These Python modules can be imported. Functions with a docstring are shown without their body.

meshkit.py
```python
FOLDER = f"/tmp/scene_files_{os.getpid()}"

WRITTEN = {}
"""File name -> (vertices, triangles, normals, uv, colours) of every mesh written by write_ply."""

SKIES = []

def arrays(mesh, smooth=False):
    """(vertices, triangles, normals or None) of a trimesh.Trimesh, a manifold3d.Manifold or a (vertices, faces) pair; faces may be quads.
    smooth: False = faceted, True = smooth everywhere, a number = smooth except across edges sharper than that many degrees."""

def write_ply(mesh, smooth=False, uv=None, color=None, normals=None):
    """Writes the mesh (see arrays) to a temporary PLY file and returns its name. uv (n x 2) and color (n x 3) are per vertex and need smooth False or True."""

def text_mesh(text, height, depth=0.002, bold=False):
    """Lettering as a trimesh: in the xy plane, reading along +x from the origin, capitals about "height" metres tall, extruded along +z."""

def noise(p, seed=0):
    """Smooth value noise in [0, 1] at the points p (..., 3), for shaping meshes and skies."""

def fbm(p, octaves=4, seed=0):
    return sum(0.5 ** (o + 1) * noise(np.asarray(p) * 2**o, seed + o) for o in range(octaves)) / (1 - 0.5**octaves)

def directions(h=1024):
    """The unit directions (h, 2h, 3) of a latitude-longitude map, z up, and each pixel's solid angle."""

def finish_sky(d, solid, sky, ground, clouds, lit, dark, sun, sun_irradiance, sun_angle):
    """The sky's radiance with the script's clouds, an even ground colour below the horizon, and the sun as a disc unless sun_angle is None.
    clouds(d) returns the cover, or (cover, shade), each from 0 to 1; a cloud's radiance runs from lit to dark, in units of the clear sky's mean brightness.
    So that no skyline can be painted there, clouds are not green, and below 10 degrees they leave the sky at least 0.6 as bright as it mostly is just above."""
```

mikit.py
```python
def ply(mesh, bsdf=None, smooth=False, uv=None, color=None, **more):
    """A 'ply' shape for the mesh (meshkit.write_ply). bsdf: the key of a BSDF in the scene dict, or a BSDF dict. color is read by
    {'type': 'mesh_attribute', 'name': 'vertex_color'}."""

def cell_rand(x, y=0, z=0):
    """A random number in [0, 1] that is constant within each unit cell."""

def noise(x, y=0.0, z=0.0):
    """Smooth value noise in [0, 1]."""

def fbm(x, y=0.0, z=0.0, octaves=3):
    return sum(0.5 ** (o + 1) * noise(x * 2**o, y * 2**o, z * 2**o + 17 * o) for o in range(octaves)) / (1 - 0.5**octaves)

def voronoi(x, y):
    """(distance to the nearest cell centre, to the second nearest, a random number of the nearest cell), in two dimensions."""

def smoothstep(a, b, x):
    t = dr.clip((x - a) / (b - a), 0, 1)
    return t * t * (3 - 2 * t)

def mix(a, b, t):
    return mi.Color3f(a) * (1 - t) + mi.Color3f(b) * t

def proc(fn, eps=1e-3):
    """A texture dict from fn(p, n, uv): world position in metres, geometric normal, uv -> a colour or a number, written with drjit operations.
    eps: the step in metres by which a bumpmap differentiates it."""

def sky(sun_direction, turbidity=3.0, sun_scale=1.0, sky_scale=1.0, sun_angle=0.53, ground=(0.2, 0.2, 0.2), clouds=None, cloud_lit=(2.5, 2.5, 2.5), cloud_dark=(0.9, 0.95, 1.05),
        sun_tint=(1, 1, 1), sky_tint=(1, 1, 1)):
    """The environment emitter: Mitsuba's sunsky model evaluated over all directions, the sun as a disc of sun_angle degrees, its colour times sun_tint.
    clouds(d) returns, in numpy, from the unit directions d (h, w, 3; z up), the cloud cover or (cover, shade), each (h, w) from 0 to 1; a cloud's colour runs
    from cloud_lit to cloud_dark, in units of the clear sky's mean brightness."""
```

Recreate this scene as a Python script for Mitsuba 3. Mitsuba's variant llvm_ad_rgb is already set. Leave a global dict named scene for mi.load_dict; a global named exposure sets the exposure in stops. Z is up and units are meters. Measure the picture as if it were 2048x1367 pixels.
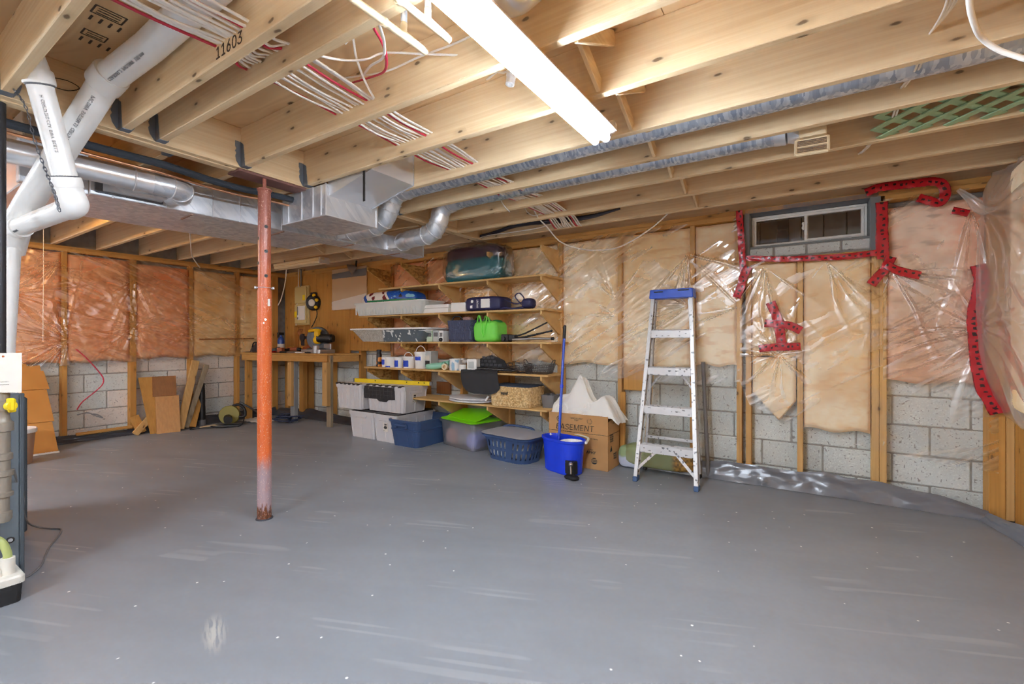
import math, random
import numpy as np, trimesh, drjit as dr, mitsuba as mi, mikit, meshkit
from mikit import noise, fbm, voronoi, cell_rand, smoothstep, mix
T = mi.ScalarTransform4f

# ------------------------------------------------------------------ camera, lights, exposure
exposure = 3.0
CAM_H = 1.13
CAM_YAW = math.radians(33.02)
scene, labels = {}, {}
scene['camera'] = {'type': 'perspective', 'fov_axis': 'x', 'fov': 96.30,
    'principal_point_offset_y': 0.00256, 'near_clip': 0.05, 'far_clip': 60.0,
    'to_world': T().look_at(origin=[0, 0, CAM_H], target=[-math.sin(CAM_YAW), math.cos(CAM_YAW), CAM_H], up=[0, 0, 1])}
TUBE_RADIANCE = 12.0          # the two-tube strip light under the joists
UNSEEN_SIDE_TUBE_RADIANCE = 15.0  # unseen strip light out of view at the left, lights the left wall
UNSEEN_REAR_TUBE_RADIANCE = 25.0     # unseen strip light behind the camera, lights floor and walls from the front
UNSEEN_BULB_RADIANCE = 80.0         # unseen warm bulb left of the ducts, turns the joists there orange

# ------------------------------------------------------------------ helpers: keys and labels
random.seed(7)
RNG = np.random.default_rng(7)
_count = {}
def numbered(key):
    n = _count.get(key, 0)
    _count[key] = n + 1
    return key if n == 0 else f'{key}_{n:03d}'
def thing(name, label, cat, group=None):
    k = numbered(name)
    labels[k] = {'label': label, 'category': cat}
    if group: labels[k]['group'] = group
    return k
def struct(name):
    k = numbered(name); labels[k] = {'kind': 'structure'}; return k
def part(parent, name, mesh, mat, smooth=False, label=None, kind=None, **kw):
    k = numbered(parent + '__' + name)
    scene[k] = mikit.ply(mesh, 'mat_' + mat, smooth=smooth, **kw)
    if label or kind:
        labels[k] = {}
        if label: labels[k]['label'] = label
        if kind: labels[k]['kind'] = kind
    return k
def one(name, label, cat, mesh, mat, smooth=False, group=None, kind=None, **kw):
    k = thing(name, label, cat, group)
    if kind: labels[k]['kind'] = kind
    scene[k] = mikit.ply(mesh, 'mat_' + mat, smooth=smooth, **kw)
    return k

# ------------------------------------------------------------------ helpers: meshes
V = lambda *a: np.array(a, float)
def unit(v):
    v = np.asarray(v, float); return v / max(np.linalg.norm(v), 1e-12)
def cat(*ms):
    flat = []
    for x in ms: flat.extend(x if isinstance(x, (list, tuple)) else [x])
    return trimesh.util.concatenate(flat)
def box(lo, hi):
    lo, hi = np.minimum(lo, hi), np.maximum(lo, hi)
    m = trimesh.creation.box(extents=np.asarray(hi) - lo); m.apply_translation((np.asarray(hi) + lo) / 2); return m
_ch = {}
def cbox(lo, hi, b=0.004):
    "box with chamfered edges"
    lo, hi = np.minimum(lo, hi).astype(float), np.maximum(lo, hi).astype(float)
    b = min(b, 0.45 * (hi - lo).min())
    if 'f' not in _ch:
        s = []
        for c in np.ndindex(2, 2, 2):
            for ax in range(3):
                s.append([(c[k], 0 if k == ax else 1) for k in range(3)])
        _ch['s'] = np.array(s)
        c, e = _ch['s'][..., 0], _ch['s'][..., 1]
        p = np.where(c == 0, e * 0.2, 1 - e * 0.2).astype(float)
        h = trimesh.convex.convex_hull(p)
        idx = [int(np.argmin(((p - v) ** 2).sum(1))) for v in h.vertices]
        _ch['f'] = np.array(idx)[h.faces]
    c, e = _ch['s'][..., 0], _ch['s'][..., 1]
    p = np.where(c == 0, lo + e * b, hi - e * b)
    return trimesh.Trimesh(p, _ch['f'], process=False)
def frame_to(m, x, y, z, o):
    M = np.eye(4); M[:3, 0], M[:3, 1], M[:3, 2], M[:3, 3] = x, y, z, o
    m = m.copy(); m.apply_transform(M); return m
def bar(p0, p1, w, t, side=(0, 0, 1), b=0.003):
    "rectangular bar from p0 to p1: t along 'side', w across"
    p0, p1 = np.asarray(p0, float), np.asarray(p1, float)
    z = unit(p1 - p0); x = unit(np.asarray(side, float) - np.dot(side, z) * z); y = np.cross(z, x)
    L = np.linalg.norm(p1 - p0)
    return frame_to(cbox([-t / 2, -w / 2, 0], [t / 2, w / 2, L], b), x, y, z, p0)
def spline(pts, n=8):
    P = np.asarray(pts, float)
    if len(P) < 3 or n <= 1: return P
    Q = np.vstack([2 * P[0] - P[1], P, 2 * P[-1] - P[-2]]); out = []
    for i in range(1, len(Q) - 2):
        a, b, c, d = Q[i - 1:i + 3]
        for t in np.linspace(0, 1, n, endpoint=False):
            out.append(0.5 * (2 * b + (c - a) * t + (2 * a - 5 * b + 4 * c - d) * t * t + (3 * b - a - 3 * c + d) * t ** 3))
    return np.vstack([out, P[-1:]])
def frames(P, up=None):
    t = np.gradient(P, axis=0); t /= np.linalg.norm(t, axis=1, keepdims=True) + 1e-12
    u = np.asarray(up if up is not None else ([0, 0, 1] if abs(t[0][2]) < 0.9 else [1, 0, 0]), float)
    U = []
    for k in range(len(P)):
        u = unit(u - np.dot(u, t[k]) * t[k]); U.append(u)
    U = np.array(U); return t, U, np.cross(t, U)
def loft(rings, cap=True, closed=True):
    "mesh through rings (k, n, 3)"
    R = np.asarray(rings, float); k, n = R.shape[:2]
    v = R.reshape(-1, 3); f = []
    m = n if closed else n - 1
    for i in range(k - 1):
        a = i * n + np.arange(m); b = i * n + (np.arange(m) + 1) % n
        f.append(np.stack([a, b, b + n], 1)); f.append(np.stack([a, b + n, a + n], 1))
    f = np.vstack(f)
    if cap and closed:
        c0, c1 = len(v), len(v) + 1
        v = np.vstack([v, R[0].mean(0), R[-1].mean(0)])
        i = np.arange(n); j = (i + 1) % n
        f = np.vstack([f, np.stack([j, i, np.full(n, c0)], 1), np.stack([i + (k - 1) * n, j + (k - 1) * n, np.full(n, c1)], 1)])
    return trimesh.Trimesh(v, f, process=False)
def tube(pts, r, n=10, smooth=8, up=None, flat=1.0):
    "round (or flattened) cable through points; r a number or one per point"
    P = spline(pts, smooth)
    r = np.interp(np.linspace(0, 1, len(P)), np.linspace(0, 1, len(np.atleast_1d(r))), np.atleast_1d(r)) if np.ndim(r) else np.full(len(P), r)
    t, U, W = frames(P, up); a = np.arange(n) * 2 * np.pi / n
    return loft([P[k] + r[k] * (np.cos(a)[:, None] * U[k] * flat + np.sin(a)[:, None] * W[k]) for k in range(len(P))])
def cyl(p0, p1, r, n=24, r1=None):
    p0, p1 = np.asarray(p0, float), np.asarray(p1, float)
    z = unit(p1 - p0); x = unit(np.cross(z, [0, 0, 1] if abs(z[2]) < 0.9 else [1, 0, 0])); y = np.cross(z, x)
    a = np.arange(n) * 2 * np.pi / n; ring = np.cos(a)[:, None] * x + np.sin(a)[:, None] * y
    return loft([p0 + r * ring, p1 + (r if r1 is None else r1) * ring])
def lathe(prof, o=(0, 0, 0), axis=(0, 0, 1), n=32):
    z = unit(axis); x = unit(np.cross(z, [0, 0, 1] if abs(z[2]) < 0.9 else [1, 0, 0])); y = np.cross(z, x)
    a = np.arange(n) * 2 * np.pi / n; ring = np.cos(a)[:, None] * x + np.sin(a)[:, None] * y
    return loft([np.asarray(o) + z * h + max(r, 1e-4) * ring for r, h in prof])
def rring(cx, cy, w, d, r, z, rot=0.0, k=5):
    "rounded rectangle as a ring of points"
    r = min(r, w / 2 - 1e-4, d / 2 - 1e-4); pts = []
    for sx, sy, a0 in ((1, 1, 0), (-1, 1, 90), (-1, -1, 180), (1, -1, 270)):
        for a in np.radians(np.linspace(a0, a0 + 90, k)):
            pts.append([sx * (w / 2 - r) + r * math.cos(a), sy * (d / 2 - r) + r * math.sin(a)])
    p = np.array(pts); c, s = math.cos(rot), math.sin(rot)
    return np.column_stack([cx + c * p[:, 0] - s * p[:, 1], cy + s * p[:, 0] + c * p[:, 1], np.full(len(p), z)])
def grid(fn, nu, nv):
    "mesh of fn(u, v) -> (n, 3) over the unit square"
    u, v = np.meshgrid(np.linspace(0, 1, nu), np.linspace(0, 1, nv), indexing='ij')
    P = fn(u.ravel(), v.ravel()); i = np.arange((nu - 1) * (nv - 1)); a = (i // (nv - 1)) * nv + i % (nv - 1)
    f = np.vstack([np.stack([a, a + nv, a + nv + 1], 1), np.stack([a, a + nv + 1, a + 1], 1)])
    return trimesh.Trimesh(P, f, process=False), np.column_stack([u.ravel(), v.ravel()])
def prism(poly, depth, x, y, o):
    "polygon (2-D points) in the plane o + a x + b y, extruded along x cross y"
    from shapely.geometry import Polygon
    p = Polygon(poly) if not hasattr(poly, 'exterior') else poly
    m = trimesh.creation.extrude_polygon(p, depth, engine='earcut')
    x, y = unit(x), unit(y); return frame_to(m, x, y, np.cross(x, y), np.asarray(o, float))
def rotz(m, deg, o=(0, 0, 0)):
    m = m.copy(); m.apply_transform(trimesh.transformations.rotation_matrix(math.radians(deg), [0, 0, 1], o)); return m
def moved(m, d):
    m = m.copy(); m.apply_translation(d); return m
def ball(c, r, sub=2, scale=(1, 1, 1)):
    m = trimesh.creation.icosphere(subdivisions=sub, radius=r); m.apply_scale(scale); m.apply_translation(c); return m
def text(s, h, x, y, o, depth=0.0015, bold=False, centre=True):
    m = meshkit.text_mesh(s, h, depth, bold)
    if centre: m.apply_translation([-m.bounds[:, 0].mean(), 0, 0])
    x, y = unit(x), unit(y); return frame_to(m, x, y, np.cross(x, y), np.asarray(o, float))

# ------------------------------------------------------------------ materials
def lin(*rgb):
    a = np.array(rgb, float) / 255.0
    return [float(x) for x in np.where(a <= 0.04045, a / 12.92, ((a + 0.055) / 1.055) ** 2.4)]
def tex(v):
    return v if isinstance(v, dict) else {'type': 'rgb', 'value': list(v)}
def mat(name, color, rough=0.5, metal=0.0, spec=0.5, two=True, bump=None, bump_scale=1.0, **kw):
    b = {'type': 'principled', 'base_color': tex(color), 'roughness': rough, 'metallic': metal, 'specular': spec, **kw}
    if bump is not None: b = {'type': 'bumpmap', 'arbitrary': mikit.proc(bump), 'scale': bump_scale, 'bsdf': b}
    scene['mat_' + name] = {'type': 'twosided', 'bsdf': b} if two else b
    return name
def L(*rgb): return mi.Color3f(*lin(*rgb))

def wood(axis, light, dark, knot=1.0, seed=0.0, ring=26.0):
    "sawn softwood: grain along one world axis, growth lines, knots"
    A, B = lin(*light), lin(*dark)
    def fn(p, n, uv):
        c = [p.x, p.y, p.z]; l = c[axis]; q = [c[k] for k in range(3) if k != axis]
        w = q[0] * 1.0 + q[1] * 1.0 + seed
        s = q[0] - q[1]
        warp = fbm(l * 1.3, w * 6, s * 6, 3)
        g = noise(l * 0.9, w * 55 + warp * 5, s * 55)
        g2 = noise(l * 3, w * 210 + warp * 8, s * 160)
        big = fbm(l * 0.5, w * 2.2 + 9, s * 2.2, 2)
        t = 0.42 * g + 0.22 * g2 + 0.5 * big
        col = mix(A, B, dr.clip(t * 1.05 - 0.12, 0, 1))
        d1, d2, r = voronoi(l * 3.4 + seed, w * 9.0 + seed)
        k = smoothstep(0.10, 0.05, d1 + 0.04 * noise(l * 60, w * 60)) * dr.select(r > 0.62, 1.0, 0.0) * knot
        halo = smoothstep(0.24, 0.06, d1) * dr.select(r > 0.62, 1.0, 0.0) * knot * 0.4
        col = mix(col, mi.Color3f(B) * 0.75, halo)
        return mix(col, mi.Color3f(0.09, 0.045, 0.018), k * 0.8)
    return mikit.proc(fn)
PALE, TAN = (232, 210, 172), (206, 172, 126)
mat('wood_x', wood(0, PALE, TAN), 0.62, spec=0.3)
mat('wood_y', wood(1, PALE, TAN, seed=3.1), 0.62, spec=0.3)
mat('wood_z', wood(2, (216, 178, 118), (178, 128, 70), seed=1.7), 0.62, spec=0.3)
mat('wood_gold_z', wood(2, (206, 156, 84), (164, 108, 46), seed=5.7), 0.6, spec=0.3)
mat('wood_gold_x', wood(0, (206, 160, 92), (164, 112, 52), seed=8.2), 0.6, spec=0.3)
mat('wood_gold_y', wood(1, (206, 160, 92), (164, 112, 52), seed=2.2), 0.6, spec=0.3)
mat('wood_old_z', wood(2, (176, 160, 134), (120, 104, 84), seed=6.2), 0.7, spec=0.2)
mat('wood_brown_z', wood(2, (160, 108, 62), (112, 68, 34), seed=4.2, knot=0), 0.55, spec=0.3)
def f_ply(p, n, uv):
    w = fbm(p.x * 1.2, p.y * 3.0, p.z * 3, 3)
    g = noise(p.x * 1.6 + w * 2, p.y * 34 + w * 26, 3.0)
    b = fbm(p.x * 0.8, p.y * 0.8, 4.0, 2)
    d1, d2, r = voronoi(p.x * 2.6, p.y * 5.2)
    k = smoothstep(0.09, 0.03, d1) * dr.select(r > 0.6, 1.0, 0.0)
    c = mix(lin(214, 182, 138), lin(178, 138, 94), dr.clip(0.6 * g + 0.5 * b - 0.1, 0, 1))
    return mix(c, mi.Color3f(0.10, 0.05, 0.02), k)
mat('plywood', mikit.proc(f_ply), 0.6, spec=0.3)
def f_osb(p, n, uv):
    a = p.x + p.y; b = p.z
    d1, d2, r = voronoi(a * 42, b * 42); e1, e2, r2 = voronoi(a * 18 + 5, b * 60)
    c = mix(lin(206, 164, 92), lin(150, 104, 48), r)
    return mix(c, lin(222, 188, 120), dr.select(r2 > 0.7, 0.7, 0.0))
mat('osb', mikit.proc(f_osb), 0.6, spec=0.3)
mat('shelf_ply', mikit.proc(lambda p, n, uv: mix(lin(216, 180, 120), lin(190, 146, 88), fbm(p.x * 5, p.y * 14, p.z * 14, 3))), 0.55, spec=0.3)

def f_block(shade):
    def fn(p, n, uv):
        a = p.x + p.y
        big = fbm(a * 3.1, p.z * 3.1, 1.0, 3)
        f = noise(a * 170, p.z * 170, p.y * 90)
        pit = noise(a * 110 + 7, p.z * 110, 2.0)
        c = mix(lin(*[s * 0.87 for s in shade]), lin(*shade), big * 1.1)
        c = mix(c, lin(*[min(255, s * 1.07) for s in shade]), smoothstep(0.55, 0.9, f) * 0.5)
        return mix(c, lin(104, 98, 92), smoothstep(0.80, 0.93, pit) * 0.7)
    return mikit.proc(fn)
def f_block_bump(p, n, uv):
    return noise((p.x + p.y) * 150, p.z * 150, p.y * 20) * 0.6 + noise((p.x + p.y) * 60, p.z * 60, 1) * 0.5
mat('block_a', f_block((224, 229, 224)), 0.95, spec=0.1, bump=f_block_bump, bump_scale=0.002)
mat('block_b', f_block((214, 219, 214)), 0.95, spec=0.1, bump=f_block_bump, bump_scale=0.002)
mat('block_warm', f_block((228, 220, 210)), 0.95, spec=0.1, bump=f_block_bump, bump_scale=0.002)
mat('mortar', mikit.proc(lambda p, n, uv: mix(lin(128, 124, 118), lin(168, 163, 156), fbm((p.x + p.y) * 20, p.z * 20, 0, 3))), 0.95, spec=0.1)

def f_floor(p, n, uv):
    big = fbm(p.x * 0.7, p.y * 0.7, 0.0, 3)
    sw = fbm(p.x * 1.6 + p.y * 0.7, p.y * 5.5 - p.x * 2.2, 2.0, 4)
    fine = noise(p.x * 60, p.y * 60, 0)
    c = mix(lin(117, 121, 126), lin(139, 143, 148), dr.clip(0.5 * big + 0.55 * sw, 0, 1))
    c = mix(c, lin(128, 126, 124), fine * 0.2)
    # scuffs: thin pale streaks where the paint is worn
    a = p.x * 0.93 + p.y * 0.37; b = -p.x * 0.37 + p.y * 0.93
    sc = noise(a * 2.2, b * 46, 5.0) * smoothstep(0.56, 0.8, noise(a * 2.8, b * 6, 9.0))
    c = mix(c, lin(198, 198, 196), smoothstep(0.55, 0.9, sc) * 0.13)
    d1, d2, r = voronoi(p.x * 5.5, p.y * 5.5)
    chip = smoothstep(0.045, 0.02, d1 + noise(p.x * 90, p.y * 90) * 0.02) * dr.select(r > 0.72, 1.0, 0.0)
    c = mix(c, lin(226, 226, 222), chip)
    # one larger bare patch in front of the post
    ex, ey = p.x + 1.93, p.y - 0.86
    u, v = ex * 0.92 - ey * 0.39, ex * 0.39 + ey * 0.92
    patch = smoothstep(1.0, 0.2, dr.sqrt(dr.square(u / 0.17) + dr.square(v / 0.05))) * smoothstep(0.25, 0.6, fbm(u * 14, v * 130, 1.0, 3))
    return mix(c, lin(206, 200, 186), patch * 0.45)
def f_floor_rough(p, n, uv):
    return 0.34 + 0.22 * fbm(p.x * 2.0, p.y * 5.0, 3.0, 3)
mat('floor_paint', mikit.proc(f_floor), mikit.proc(f_floor_rough), spec=0.45)

def f_batt(light, mid, stain):
    def fn(p, n, uv):
        a = p.x + p.y
        b = fbm(a * 3.4, p.z * 2.6, 1.0, 4)
        f = fbm(a * 22, p.z * 30, 3.0, 3)
        s = fbm(a * 1.9 + 11, p.z * 2.1, 5.0, 4)
        c = mix(lin(*light), lin(*mid), dr.clip((b - 0.5) * 2.2 + (f - 0.5) * 1.1 + 0.45, 0, 1))
        st = fbm(a * 9 + 3, p.z * 26, 8.0, 3)
        c = mix(c, lin(*stain), smoothstep(0.52, 0.74, s) * 0.5)
        return mix(c, lin(*stain), smoothstep(0.58, 0.80, st) * 0.45)
    return mikit.proc(fn)
mat('batt_cream', f_batt((252, 236, 204), (242, 212, 164), (218, 168, 108)), 0.95, spec=0.1)
mat('batt_peach', f_batt((255, 228, 204), (244, 194, 164), (150, 124, 104)), 0.95, spec=0.1)
mat('batt_orange', f_batt((238, 184, 138), (220, 144, 96), (172, 104, 62)), 0.95, spec=0.1)
mat('batt_ochre', f_batt((238, 204, 152), (222, 174, 112), (172, 124, 72)), 0.95, spec=0.1)
def film(name, haze, alpha=0.09, tint=(0.85, 0.83, 0.8)):
    scene['mat_' + name] = {'type': 'blendbsdf', 'weight': haze, 'clear': {'type': 'thindielectric', 'int_ior': 1.5},
        'haze': {'type': 'twosided', 'bsdf': {'type': 'roughplastic', 'diffuse_reflectance': {'type': 'rgb', 'value': list(tint)}, 'alpha': alpha, 'int_ior': 1.55}}}
def gloss_film(name, w, alpha):
    scene['mat_' + name] = {'type': 'blendbsdf', 'weight': w, 'clear': {'type': 'thindielectric', 'int_ior': 1.5},
        'gloss': {'type': 'twosided', 'bsdf': {'type': 'roughconductor', 'material': 'none', 'alpha': alpha, 'specular_reflectance': {'type': 'rgb', 'value': [0.95, 0.95, 0.95]}}}}
scene['mat_film_clear'] = {'type': 'thindielectric', 'int_ior': 1.5}
gloss_film('film_crease', 0.11, 0.09)
film('film_milky', 0.17, 0.10, (0.92, 0.86, 0.76))
film('plastic_clear', 0.07, 0.05)
scene['mat_glass'] = {'type': 'thindielectric', 'int_ior': 1.5}

def f_galv(p, n, uv):
    a, b = p.x * 34 + p.z * 9, p.y * 34 + p.z * 30
    d1, d2, r = voronoi(a, b)
    s = fbm(p.x * 4, p.y * 4, p.z * 5, 3)
    return mix(mi.Color3f(0.56, 0.60, 0.65), mi.Color3f(0.86, 0.88, 0.90), dr.clip(0.65 * r + 0.6 * s - 0.15, 0, 1))
mat('galvanized', mikit.proc(f_galv), 0.32, metal=0.6)
mat('galv_smooth', mikit.proc(lambda p, n, uv: mix(mi.Color3f(0.70, 0.72, 0.75), mi.Color3f(0.88, 0.89, 0.91), fbm(p.x * 5, p.y * 5, p.z * 5, 3))), 0.25, metal=0.65)
def f_spangle(p, n, uv):
    d1, d2, r = voronoi(p.x * 75, (p.y + p.z) * 75)
    return mix(mi.Color3f(0.36, 0.43, 0.53), mi.Color3f(0.86, 0.90, 0.94), r)
mat('galv_spangle', mikit.proc(f_spangle), 0.38, metal=0.7)
mat('steel_dark', (0.12, 0.13, 0.15), 0.45, metal=0.7)
mat('hanger_steel', (0.22, 0.25, 0.29), 0.45, metal=0.8)
mat('chrome', (0.75, 0.75, 0.75), 0.18, metal=1.0)
def plain(name, rgb, rough=0.45, **kw): return mat(name, lin(*rgb), rough, **kw)
plain('pvc', (232, 232, 228), 0.3)
plain('print_grey', (92, 94, 98), 0.6)
plain('white_paint', (238, 236, 230), 0.45)
plain('cream_paint', (226, 206, 168), 0.5)
plain('white_gloss', (240, 240, 238), 0.3)
plain('black', (22, 22, 23), 0.5)
plain('black_rubber', (30, 30, 32), 0.75)
plain('foam_black', (44, 50, 58), 0.8)
plain('cable_white', (236, 230, 220), 0.42)
plain('cable_red', (186, 44, 66), 0.42)
plain('drywall_paper', (206, 176, 140), 0.8, spec=0.2)
plain('drywall_white', (226, 214, 200), 0.8, spec=0.2)
scene['mat_tube_glow'] = {'type': 'diffuse', 'reflectance': {'type': 'rgb', 'value': [0.8, 0.8, 0.8]}}

# ------------------------------------------------------------------ lamps
def strip_light(y0, y1, x0, x1, radiance, label):
    "two-tube strip light hung under the joists, running along y"
    lamp = thing('fluorescent_light', label, 'light fixture', None)
    def X(y): return x0 + (x1 - x0) * (y - y0) / (y1 - y0)
    d = unit([X(y1) - X(y0), y1 - y0, 0]); s = np.cross(d, [0, 0, 1])
    P = lambda y, a, z: V(X(y), y, z) + s * a
    prof = [(-0.068, 2.124), (-0.062, 2.138), (-0.030, 2.144), (-0.030, 2.172), (0.030, 2.172), (0.030, 2.144), (0.062, 2.138), (0.068, 2.124), (0.065, 2.124), (0.056, 2.132), (-0.056, 2.132), (-0.065, 2.124)]
    part(lamp, 'housing', loft([[P(y, a, z) for a, z in prof] for y in (y0, y1)]), 'white_gloss', smooth=30)
    for a in (-0.0275, 0.0275):
        k = part(lamp, 'tube', cyl(P(y0 + 0.03, a, 2.110), P(y1 - 0.035, a, 2.085), 0.019, 20), 'tube_glow', smooth=40)
        scene[k]['emitter'] = {'type': 'area', 'radiance': {'type': 'rgb', 'value': [radiance * 0.87, radiance, radiance * 1.17]}}
        for ya, yb in ((y0 + 0.012, y0 + 0.03), (y1 - 0.035, y1 - 0.012)):
            part(k, 'tube_end', cyl(P(ya, a, 2.110), P(yb, a, 2.110), 0.0195, 20), 'chrome', smooth=40)
    for y in (y0 + 0.006, y1 - 0.006):
        part(lamp, 'end_plate', loft([rring(0, 0, 0.128, 0.06, 0.02, 0)[:, [0, 2, 1]] * [1, 1, 1] + P(y + e, 0, 2.146) for e in (-0.006, 0.006)]), 'white_gloss', smooth=30)
        part(lamp, 'lamp_holder', cbox(P(y, -0.018, 2.094) - [0, 0.012, 0], P(y, 0.018, 2.135) + [0, 0.012, 0], 0.004), 'galv_smooth')
    return lamp
strip_light(-0.38, 2.10, -0.872, -0.836, TUBE_RADIANCE, 'lit two-tube fluorescent strip light under the ceiling joists')
strip_light(-3.6, -1.2, -1.6, -1.6, UNSEEN_REAR_TUBE_RADIANCE, 'unseen strip light behind the camera, placed to light the room from the front')
strip_light(-2.6, -0.2, -5.3, -5.3, UNSEEN_SIDE_TUBE_RADIANCE, 'unseen strip light left of the view, placed to light the left wall')
bulb = thing('unseen_light_bulb', 'unseen warm bulb behind the furnace plenum, placed to light the left joists orange', 'light bulb')
k = part(bulb, 'globe', ball((-5.15, 0.80, 2.12), 0.03, 2), 'tube_glow', smooth=True)
scene[k]['emitter'] = {'type': 'area', 'radiance': {'type': 'rgb', 'value': [UNSEEN_BULB_RADIANCE, UNSEEN_BULB_RADIANCE * 0.52, UNSEEN_BULB_RADIANCE * 0.14]}}
part(bulb, 'socket', cyl((-5.15, 0.80, 2.148), (-5.15, 0.80, 2.41), 0.018, 14), 'white_gloss', smooth=40)
mat('plate_brown', mikit.proc(lambda p, n, uv: mix(lin(120, 82, 72), lin(96, 62, 54), fbm(p.x * 12, p.y * 12, 0, 2))), 0.6)
mat('panel_gold', wood(2, (206, 158, 84), (170, 112, 48), seed=9.4, knot=0.8), 0.6, spec=0.3)
mat('copper', (0.70, 0.36, 0.20), 0.35, metal=0.9)
plain('cable_dark', (40, 42, 58), 0.4)
plain('rust', (150, 78, 36), 0.8); plain('bucket_tan', (176, 138, 110), 0.5); plain('print_dark', (58, 40, 28), 0.7); plain('olive', (132, 120, 46), 0.5)
plain('cord_blue', (46, 56, 82), 0.5); plain('disc_brown', (112, 90, 72), 0.7); plain('tool_rust', (160, 86, 50), 0.6); plain('tray_red', (176, 32, 34), 0.4)
plain('bag_dark', (50, 42, 44), 0.8); plain('bottle_blue', (40, 74, 150), 0.3); plain('galv_leg', (150, 152, 154), 0.5, metallic=0.3); plain('panel_cream', (206, 186, 128), 0.5)
mat('board_tan', wood(2, (196, 142, 82), (168, 114, 60), seed=2.9, knot=0.2), 0.5)
def f_card(p, n, uv):
    c = fbm(p.x * 9, p.y * 9, p.z * 9, 3)
    return mix(lin(196, 152, 104), lin(182, 136, 88), c)
mat('cardboard', mikit.proc(f_card), 0.8, spec=0.15)
mat('cardboard_orange', mikit.proc(lambda p, n, uv: mix(lin(198, 140, 76), lin(180, 120, 58), fbm(p.x * 6, p.y * 6, p.z * 4, 3))), 0.8, spec=0.15)
gloss_film('film_wrap', 0.10, 0.07); plain('guard_dark', (70, 74, 78), 0.4)
plain('tub_white', (214, 216, 210), 0.35); plain('carton_green', (196, 214, 186), 0.6); plain('carton_grey', (188, 190, 186), 0.6); plain('cloth_pink', (190, 150, 142), 0.85, spec=0.1)
plain('mint', (150, 208, 180), 0.4); plain('label_blue', (30, 66, 190), 0.4); plain('rubber_grey', (58, 58, 62), 0.6); plain('wire_brown', (52, 44, 42), 0.5)
plain('seat_white', (206, 204, 204), 0.3); plain('liner_blue', (56, 64, 78), 0.8); plain('cloth_grey', (140, 136, 142), 0.85, spec=0.1); plain('cloth_lilac', (142, 146, 200), 0.85, spec=0.1)
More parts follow.
